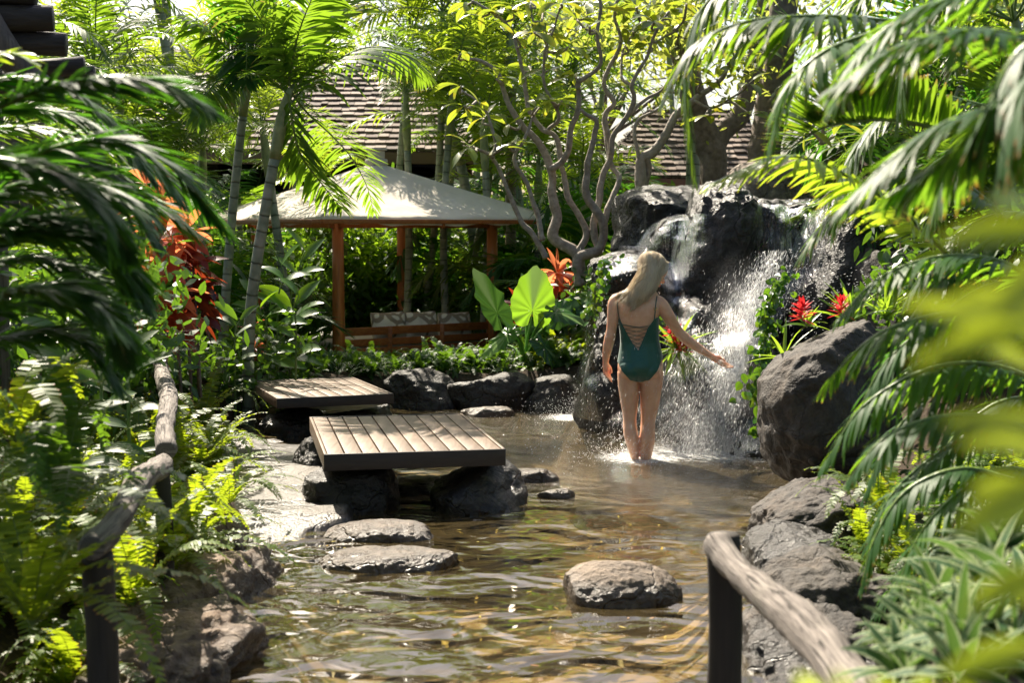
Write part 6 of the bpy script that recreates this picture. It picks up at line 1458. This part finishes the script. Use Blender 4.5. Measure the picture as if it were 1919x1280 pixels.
# torso
ring_loft(g, [(262, 452, 792, .070, .02), (240, 474, 765, .100, .01), (230, 484, 730, .118, .0), (229, 485, 700, .122, -.002), (234, 482, 670, .116, .004), (241, 476, 635, .104, .010), (248, 469, 600, .092, .012), (251, 461, 570, .086, .012),
              (249, 457, 530, .087, .006), (244, 456, 490, .093, .000), (238, 457, 450, .100, -.004), (232, 459, 410, .103, -.006), (224, 464, 370, .100, -.004), (220, 466, 345, .092, -.002), (228, 458, 325, .078, .0),
              (262, 446, 307, .064, .002), (318, 432, 290, .054, .006)], p=2.35)
# buttocks and shoulder blades, chest
blob(g, B(298, 722, -.050), (.072, .070, .078)); blob(g, B(412, 722, -.048), (.073, .070, .078))
blob(g, B(285, 385, -.062), (.052, .036, .070)); blob(g, B(405, 385, -.060), (.052, .036, .070))
blob(g, B(292, 420, .075), (.062, .060, .062)); blob(g, B(398, 420, .075), (.062, .060, .062))
# neck
limb(g, [B(388, 318, .0), B(393, 285, .010), B(405, 250, .022), B(414, 215, .03)], [.062, .052, .049, .050])
# trapezius
limb(g, [B(246, 338, .0), B(300, 318, .0), B(372, 285, .008)], [.040, .042, .040]); limb(g, [B(448, 345, .0), B(430, 322, .0), B(400, 285, .008)], [.040, .042, .040])
# legs (weight on the right, left leg trailing)
ring_loft(g, [(229, 352, 735, .092, .0), (229, 350, 780, .092, .0), (233, 351, 820, .088, .0), (240, 350, 865, .080, .0), (247, 346, 910, .072, .0), (254, 341, 950, .063, .0), (261, 336, 985, .056, .0), (262, 335, 1010, .053, .0), (260, 336, 1035, .054, -.01),
              (260, 341, 1065, .058, -.022), (264, 346, 1095, .058, -.028), (272, 348, 1125, .052, -.028), (283, 349, 1155, .044, -.020), (294, 349, 1185, .037, -.012), (302, 348, 1215, .033, -.006), (306, 350, 1250, .032, .0), (306, 350, 1290, .036, .0)], p=2.05)
ring_loft(g, [(354, 486, 735, .094, .0), (354, 486, 780, .094, .0), (356, 480, 820, .090, .0), (357, 473, 865, .083, .0), (358, 465, 910, .075, .0), (359, 455, 950, .066, .0), (360, 446, 985, .058, .0), (360, 441, 1010, .055, .0), (357, 438, 1040, .056, -.008),
              (353, 439, 1075, .060, -.020), (350, 438, 1110, .060, -.024), (350, 434, 1140, .054, -.022), (352, 428, 1170, .046, -.014), (354, 422, 1200, .039, -.006), (358, 416, 1230, .034, .0), (362, 412, 1265, .033, .0), (362, 412, 1300, .036, .0)], p=2.05)
limb(g, [B(328, 1296, -.02), B(333, 1312, .06), B(338, 1318, .13)], [.032, .034, .022]); limb(g, [B(388, 1300, -.02), B(394, 1316, .06), B(400, 1322, .13)], [.032, .034, .022])
# left arm hanging
limb(g, [B(232, 332, .0), B(216, 345, -.002), B(208, 395, -.004), B(203, 450, -.004), B(194, 505, -.002)], [.043, .046, .042, .038, .033])
limb(g, [B(196, 500, -.002), B(187, 545, .0), B(178, 590, .010), B(170, 640, .022), B(166, 682, .030)], [.034, .0375, .035, .027, .0205])
# right arm reaching down to the right
limb(g, [B(452, 340, .0), B(470, 356, .0), B(500, 402, .005), B(534, 458, .015), B(572, 510, .03)], [.042, .047, .045, .040, .034])
limb(g, [B(568, 506, .03), B(600, 540, .035), B(650, 580, .035), B(705, 618, .03), B(752, 647, .025)], [.034, .0375, .034, .027, .020])
# hands: palm and five fingers each
def hand(g, wrist, palm, fingers, thumb):
    limb(g, [wrist, (np.array(wrist) + np.array(palm)) / 2, palm], [.020, .024, .023], squash=.62)
    for pts, r in fingers: limb(g, pts, [r, r * .95, r * .72], n=10, k=14)
    limb(g, thumb, [.0105, .0095, .0070], n=10, k=12)
hand(g, B(166, 680, .03), B(170, 724, .034), [([B(156, 728, .030), B(160, 752, .022), B(176, 770, .012), B(186, 779, .006)], .0075), ([B(164, 736, .034), B(170, 762, .026), B(186, 780, .016), B(194, 789, .010)], .0082), ([B(174, 738, .040), B(181, 764, .034), B(193, 782, .026), B(198, 792, .02)], .0082),
      ([B(182, 733, .046), B(188, 758, .042), B(196, 774, .036), B(198, 784, .030)], .0078)], [B(176, 696, .04), B(190, 712, .044), B(197, 730, .040), B(198, 744, .036)])
hand(g, B(752, 647, .025), B(792, 674, .018), [([B(806, 668, .034), B(828, 680, .042), B(850, 694, .044), B(866, 700, .042)], .0074), ([B(808, 676, .022), B(834, 690, .024), B(858, 702, .022), B(878, 707, .020)], .0078), ([B(804, 684, .010), B(832, 700, .008), B(856, 709, .006), B(874, 712, .006)], .0076),
      ([B(796, 690, .0), B(818, 704, -.004), B(840, 711, -.006), B(856, 712, -.006)], .0068)], [B(778, 652, .02), B(798, 652, .012), B(818, 664, .002), B(832, 676, -.004)])
# head: local frame, f = where the face looks, u = up
f_ = nrm(V3(.80, .36, -.48)); u_ = nrm(V3(.46, .10, .88)); u_ = nrm(u_ - f_ * (u_ @ f_)); s_ = np.cross(u_, f_); HM = np.stack([f_, s_, u_], 1)
hc = B(428, 178, .035)
def H(a, b, c): return hc + HM @ V3(a, b, c)
def hb(a, b, c, r): blob(g, H(a, b, c), r, HM)
hb(-.018, 0, .030, (.094, .074, .078)); hb(.022, 0, -.005, (.066, .062, .080)); hb(.040, 0, -.050, (.046, .046, .050)); hb(.066, 0, -.088, (.018, .020, .017)); hb(.058, 0, .045, (.034, .052, .034))
hb(.078, 0, .026, (.012, .040, .010)); hb(.062, .030, -.022, (.020, .018, .018)); hb(.062, -.030, -.022, (.020, .018, .018))
limb(g, [H(.084, 0, .016), H(.096, 0, -.004), H(.107, 0, -.022)], [.0075, .0085, .0110], n=12); hb(.096, .011, -.026, (.011, .007, .007)); hb(.096, -.011, -.026, (.011, .007, .007))
hb(.086, 0, -.050, (.013, .021, .0065)); hb(.083, 0, -.062, (.013, .019, .0070)); hb(.074, 0, -.040, (.018, .022, .014))
for sg in (-1, 1):
    hb(-.004, sg * .073, -.006, (.018, .008, .030)); hb(.074, sg * .030, .010, (.012, .014, .008)); limb(g, [H(-.02, sg * .050, -.05), H(.03, sg * .042, -.085), H(.062, sg * .016, -.094)], [.016, .014, .012], n=10)
tmp = g.build('body_source', m_stem)
md = tmp.modifiers.new('r', 'REMESH'); md.mode = 'VOXEL'; md.voxel_size = .0042; md.adaptivity = 0
ms_ = tmp.modifiers.new('s', 'SMOOTH'); ms_.factor = .5; ms_.iterations = 4
dg = bpy.context.evaluated_depsgraph_get(); dg.update()
bmesh_ = bpy.data.meshes.new_from_object(tmp.evaluated_get(dg))
bv = np.empty(len(bmesh_.vertices) * 3); bmesh_.vertices.foreach_get('co', bv); bv = bv.reshape(-1, 3)
polys = [tuple(p.vertices) for p in bmesh_.polygons]
bpy.data.objects.remove(tmp)
def to_fig(v):
    """figure units of world points, seen square on"""
    o = B(0, 0); ex = (B(100, 0) - o)[0] / 100; ez = (B(0, 100) - o)[2] / 100; return (v[:, 0] - o[0]) / ex, (v[:, 2] - o[2]) / ez
fx, fy = to_fig(bv)
def skin_mat():
    M = MT('skin'); nz = M.noise(14, 4, vec=M.wpos()); n2 = M.noise(140, 3, vec=M.wpos())
    col = M.mix(M.ramp(nz, [(.35, 0.0), (.7, 1.0)]), (.78, .49, .335), (.66, .36, .225))
    p = M.n('ShaderNodeBsdfPrincipled'); M.l(col, p.inputs['Base Color']); p.inputs['Roughness'].default_value = .42; p.inputs['Specular IOR Level'].default_value = .5
    p.inputs['Subsurface Weight'].default_value = .35; p.inputs['Subsurface Radius'].default_value = (.9, .35, .18); p.inputs['Subsurface Scale'].default_value = .03
    M.l(M.bump(n2, .12, .002), p.inputs['Normal']); return M.done(p.outputs[0])
m_skin = skin_mat()
def suit_mat():
    M = MT('swimsuit_fabric'); wv = M.noise(260, 2, vec=M.wpos()); fold = M.noise(9, 3, .5, M.wpos((1, 1, 3.2)), dist=.4)
    return M.done(M.principled(M.mix(M.math('MULTIPLY', wv, .3), (.002, .082, .060), (.002, .048, .037)), .42, .5, M.bump(M.math('ADD', M.math('MULTIPLY', wv, .06), fold), .28, .012), Sheen_Weight=.3))
m_suit = suit_mat()
gb = Geo(); V = bv; faces = polys
gb.add(V, [f for f in faces if len(f) == 4], [f for f in faces if len(f) == 3]); body = gb.build('body', m_skin, SW)
BT = BVHTree.FromPolygons(bv.tolist(), polys)
# swimsuit: the skin under it, pushed out, trimmed along smooth edges
TX, TY = [222, 238, 246, 262, 300, 345, 383, 395, 424, 440, 470], [424, 436, 448, 482, 556, 616, 520, 486, 446, 432, 424]
BX, BY = [222, 232, 258, 300, 335, 352, 370, 404, 446, 478, 492], [648, 668, 730, 776, 788, 790, 788, 778, 726, 662, 640]
nor = np.zeros_like(bv); 
qf = np.array([f[:4] if len(f) == 4 else (*f, f[2]) for f in polys]); fn = np.cross(bv[qf[:, 2]] - bv[qf[:, 0]], bv[qf[:, 3]] - bv[qf[:, 1]])
for k in range(4): np.add.at(nor, qf[:, k], fn)
nor = nrm(nor)
yc = np.interp(fy, [400, 450, 530, 600, 700, 790], [PD - .004, PD - .004, PD + .006, PD + .012, PD, PD + .01])
backside = bv[:, 1] < yc
top = np.where(backside, np.interp(fx, TX, TY), np.interp(fx, [222, 240, 290, 350, 400, 450, 470], [424, 400, 420, 470, 420, 400, 424]))
bot = np.where(backside, np.interp(fx, BX, BY), np.interp(fx, BX, [640, 650, 690, 745, 782, 792, 782, 745, 690, 650, 640]))
sd = np.minimum(fy - top, bot - fy)                       # >0 inside, in figure units
sd = np.where((fx < 224) | (fx > 492) | ((fx > 470) & (fy < 560)) | ((fx < 233) & (fy < 640)), -50, sd)
sd = np.where((fy > 812) | (fy < 395), -50, sd)
tri = np.vstack([qf[:, [0, 1, 2]], qf[:, [0, 2, 3]]]); tri = tri[tri[:, 1] != tri[:, 2]]; tri = tri[(tri[:, 0] != tri[:, 2])]
sv = []; st = []; cache = {}
off = bv + nor * .0035
def vi(i):
    if i not in cache: cache[i] = len(sv); sv.append(off[i])
    return cache[i]
ec = {}
def ei(a, b):
    k = (min(a, b), max(a, b))
    if k not in ec: t = sd[a] / (sd[a] - sd[b]); t = min(max(t, .02), .98); ec[k] = len(sv); sv.append(off[a] * (1 - t) + off[b] * t)
    return ec[k]
for a, b, c in tri[(sd[tri] > 0).any(1)]:
    ins = [sd[a] > 0, sd[b] > 0, sd[c] > 0]; s = sum(ins); T3 = [a, b, c]
    if min(sd[a], sd[b], sd[c]) <= -49 and s < 3: continue
    if s == 3: st.append((vi(a), vi(b), vi(c))); continue
    if s == 1:
        k = ins.index(True); p, q, r = T3[k], T3[(k + 1) % 3], T3[(k + 2) % 3]; st.append((vi(p), ei(p, q), ei(p, r)))
    else:
        k = ins.index(False); p, q, r = T3[k], T3[(k + 1) % 3], T3[(k + 2) % 3]; e1, e2 = ei(p, q), ei(p, r); st.append((e1, vi(q), vi(r))); st.append((e1, vi(r), e2))
gs = Geo(); gs.add(np.array(sv), None, st); suit = gs.build('swimsuit', m_suit, SW)
sm = suit.modifiers.new('thickness', 'SOLIDIFY'); sm.thickness = .0025; sm.offset = 1
def onb(cx, cy, lift=.005, front=False):
    q = B(cx, cy)
    h = BT.ray_cast(Vector((q[0], 8.5 if not front else 10.5, q[2])), Vector((0, 1 if not front else -1, 0)))
    if h[0] is None: return q
    return V3(*h[0]) + V3(*h[1]) * lift
def strip(name, pts, w, mat, par, lift=.004, n=40, dense=True, flatn=True):
    c = catmull(np.array([(x, y, 0) for x, y in pts]), n); w3 = np.array([onb(x, y, lift) for x, y, _ in c])
    for _ in range(2): w3[1:-1] = (w3[:-2] + 2 * w3[1:-1] + w3[2:]) / 4
    g = Geo(); tube(g, w3, w, n=8, squash=.55); return g.build(name, mat, par)
# edge binding, straps, lacing
strip('binding', [(246, 450), (262, 484), (300, 557), (345, 618), (383, 522), (396, 486), (424, 448)], .0032, m_suit, suit)
strip('strap', [(246, 452), (236, 420), (228, 385), (226, 350), (232, 328)], .0045, m_suit, suit, .003)
strip('strap', [(424, 450), (430, 415), (432, 380), (437, 350), (444, 322), (446, 312)], .0062, m_suit, suit, .003)
m_brass = simple('brass', (.75, .55, .22), .25, Metallic=1.0)
gq = Geo(); c = onb(430, 379, .008); 
rr_ = [c + V3(a * .0095, -.002, b * .0075) for a, b in ((1, 1), (-1, 1), (-1, -1), (1, -1), (1, 1))]; tube(gq, rr_, .0014, n=6); gq.build('strap_slider', m_brass, suit)
Lx = lambda y: np.interp(y, [450, 484, 557, 618], [246, 262, 300, 345]); Rx = lambda y: np.interp(y, [448, 486, 522, 618], [424, 396, 383, 345])
lv = [468, 490, 513, 536, 558, 580, 600]
for i in range(len(lv) - 1):
    for a, b in ((lv[i], lv[i + 1]), (lv[i + 1], lv[i])): strip('lace', [(Lx(a), a), ((Lx(a) + Rx(b)) / 2, (a + b) / 2 + 1), (Rx(b), b)], .0024, m_suit, suit, .006, n=12)
strip('lace', [(Lx(464), 464), (330, 478), (Rx(480), 480)], .0024, m_suit, suit, .006, n=14)
# face details, seen almost in profile
m_lip = simple('lips', (.55, .16, .14), .4, var=.1); m_eye = simple('eye_white', (.8, .78, .74), .2, var=.05); m_iris = simple('iris', (.08, .14, .18), .2); m_brow = simple('brow', (.30, .20, .11), .8)
gg = Geo(); blob(gg, H(.093, 0, -.0505), (.0070, .017, .0042), HM, 3); blob(gg, H(.091, 0, -.0610), (.0072, .015, .0050), HM, 3); gg.build('lips', m_lip, SW)
for sg in (-1, 1): gg = Geo(); blob(gg, H(.075, sg * .030, .0035), (.0115, .0115, .0095), HM, 3); gg.build('eye', m_eye, SW)
gg = Geo(); [tube(gg, [H(.086, sg * .016, -.001), H(.090, sg * .030, -.003), H(.083, sg * .044, -.001)], [.0018, .0024, .0012], n=6) for sg in (-1, 1)]; gg.build('eyelashes', m_brow, SW)
gg = Geo(); [tube(gg, catmull([H(.093, sg * .012, .026), H(.091, sg * .030, .031), H(.078, sg * .048, .024)], 8), [.0022, .003, .0012], n=6) for sg in (-1, 1)]; gg.build('eyebrows', m_brow, SW)
# hair
def hair_mat():
    M = MT('blonde_hair'); u, v, t = M.attr()
    col = M.mix(t, (.64, .48, .29), (1.0, .91, .70)); nz = M.noise(40, 3, vec=M.wpos((1, 1, .2))); col = M.mix(M.math('MULTIPLY', nz, .4), col, (.36, .25, .13))
    p = M.principled(col, .35, .6, None, Anisotropic=.4); tl = M.n('ShaderNodeBsdfTranslucent'); M.l(col, tl.inputs[0]); mx = M.n('ShaderNodeMixShader'); mx.inputs[0].default_value = .36; M.l(p, mx.inputs[1]); M.l(tl.outputs[0], mx.inputs[2])
    return M.done(mx.outputs[0])
m_hair = hair_mat()
def hair():
    rng = np.random.RandomState(90); g = Geo(); gc = Geo()
    # under-layer: cap and a soft mass that follows the neck and back
    blob(gc, H(-.024, 0, .034), (.100, .082, .086), HM)
    limb(gc, [B(410, 175, -.010), B(385, 240, -.040), B(345, 300, -.075), B(300, 345, -.098)], [.070, .072, .056, .018])
    limb(gc, [B(430, 170, .0), B(408, 235, -.045), B(372, 300, -.085), B(330, 345, -.104)], [.062, .052, .040, .014])
    limb(gc, [B(400, 180, .02), B(350, 245, .0), B(300, 300, -.04), B(250, 330, -.07)], [.062, .050, .040, .014])
    t = gc.build('hair_source', m_hair); md = t.modifiers.new('r', 'REMESH'); md.mode = 'VOXEL'; md.voxel_size = .006; m2 = t.modifiers.new('s', 'SMOOTH'); m2.iterations = 8
    dg = bpy.context.evaluated_depsgraph_get(); dg.update(); me = bpy.data.meshes.new_from_object(t.evaluated_get(dg)); vv = np.empty(len(me.vertices) * 3); me.vertices.foreach_get('co', vv); vv = vv.reshape(-1, 3)
    ff = [tuple(p.vertices) for p in me.polygons]; bpy.data.objects.remove(t); HT = BVHTree.FromPolygons(vv.tolist(), ff)
    gu = Geo(); gu.add(vv, [f for f in ff if len(f) == 4], [f for f in ff if len(f) == 3], np.tile([0, 0, .35], (len(vv), 1))); hair_o = gu.build('hair', m_hair, SW)
    def push(p, lift):
        q, n, i, dd = HT.find_nearest(Vector(p)); q = np.array(q); n = np.array(n); s = (p - q) @ n
        return q + n * lift if s < lift else p
    NC = 64; CL = []
    for k in range(NC):
        ca = rng.uniform(-np.pi, np.pi); CL.append((ca, rng.uniform(.08, 1.1), np.clip(1 - (.5 + .42 * math.sin(ca) + rng.normal(0, .14)), 0, 1), rng.uniform(0, 6.28), rng.uniform(.7, 1.3), abs(rng.normal(0, 18)), rng.uniform(.1, 1.0), rng.rand()))
    for k in range(2000):
        ca, cph, cside, wph, wam, short, ctint, clay = CL[rng.randint(NC)]
        a = ca + rng.normal(0, .12); ph = np.clip(cph + rng.normal(0, .08), .03, 1.2); lay = np.clip(clay + rng.normal(0, .12), 0, 1)
        r0 = H(-.024 + .100 * math.sin(ph) * math.cos(a), .082 * math.sin(ph) * math.sin(a), .034 + .086 * math.cos(ph))
        if math.cos(a) > .55 and ph > .75: continue
        side = np.clip(cside + rng.normal(0, .03), 0, 1)
        ex = np.interp(side, [0, .15, .35, .5, .7, .85, 1], [208, 226, 266, 298, 330, 356, 378]) + rng.normal(0, 2.5); ey = np.interp(side, [0, .15, .35, .5, .7, .85, 1], [326, 350, 384, 404, 382, 350, 318]) - short - abs(rng.normal(0, 6))
        mx, my = np.interp(side, [0, .5, 1], [306, 356, 420]), 262; ux, uy = np.interp(side, [0, .5, 1], [358, 396, 446]), 190
        by = onb(ex, ey, 0)[1] - PD; bm_ = -.06 - .03 * math.sin(math.pi * side)
        p = [r0, (r0 + B(ux, uy, -.055 + .06 * (side < .2) + .05 * (side > .9))) / 2 + (r0 - hc) * .12, B(ux, uy, -.075 + .075 * (side < .15) + .045 * (side > .85)), B(mx, my, bm_ + .04 * (side < .2)), B((mx + ex) / 2, (my + ey) / 2, (bm_ + by) / 2 - .018), B(ex, ey, by - .014)]
        c = catmull(np.array(p), 24); t = np.linspace(0, 1, 24)[:, None]; w = np.sin(t * 13 * wam + wph) * .017 * t * wam + np.sin(t * 25 + wph) * .003 * t
        c = c + w * V3(1, -.45, .25) + rng.normal(0, .0035, 3) * np.sin(np.pi * np.clip(t * 1.1, 0, 1)) + fbm(c * 16 + 3, 2)[:, None] * .006 * t
        lift = .001 + .010 * lay; c = np.array([push(q, lift) for q in c])
        for _ in range(2): c[1:-1] = (c[:-2] + 2 * c[1:-1] + c[2:]) / 4
        r = rng.uniform(.0008, .0017); tube(g, c, [r, r * 1.1, r, r * .7, r * .15], n=4, tint=np.clip(ctint + rng.normal(0, .12), 0, 1), cap=False)
    for k in range(70):      # loose fly-away strands
        side = rng.rand(); p = [H(rng.uniform(-.1, .03), rng.uniform(-.08, .08), .09), B(np.interp(side, [0, 1], [340, 455]), 185, -.05), B(np.interp(side, [0, 1], [285, 425]) + rng.normal(0, 9), 270, -.07), B(np.interp(side, [0, 1], [200, 400]) + rng.normal(0, 10), np.interp(side, [0, .5, 1], [340, 410, 320]) + rng.normal(0, 12), -.13)]
        c = catmull(np.array(p), 20); c = c + np.sin(np.linspace(0, 14, 20) + rng.uniform(0, 6))[:, None] * V3(.006, 0, .002) * np.linspace(0, 1, 20)[:, None]; c = np.array([push(q, .008 + .01 * rng.rand()) for q in c])
        tube(g, c, [.0006, .0006, .0002], n=4, tint=.9, cap=False)
    for k in range(260):   # front locks: from the parting over the temple, tucked beside the cheek
        q0 = H(rng.uniform(.0, .066), rng.uniform(-.03, .04), .112 - rng.uniform(0, .012)); sd_ = -1 if rng.rand() < .62 else 1
        e = [H(.062 - rng.uniform(0, .05), sd_ * .060, .070), H(.040 - rng.uniform(0, .055), sd_ * .085, .015), H(.020 - rng.uniform(0, .055), sd_ * .090, -.045), H(-.010 - rng.uniform(0, .055), sd_ * .084, -.105)]
        c = catmull(np.array([q0] + e), 18); c = c + np.sin(np.linspace(0, 9, 18) + rng.uniform(0, 1))[:, None] * .004 * np.linspace(0, 1, 18)[:, None] * s_; c = np.array([push(q, .003 + .004 * rng.rand()) for q in c])
        tube(g, c, [.0015, .0018, .0014, .0003], n=4, tint=np.clip(rng.normal(.72, .2), 0, 1), cap=False)
    g.build('locks', m_hair, hair_o)
hair()
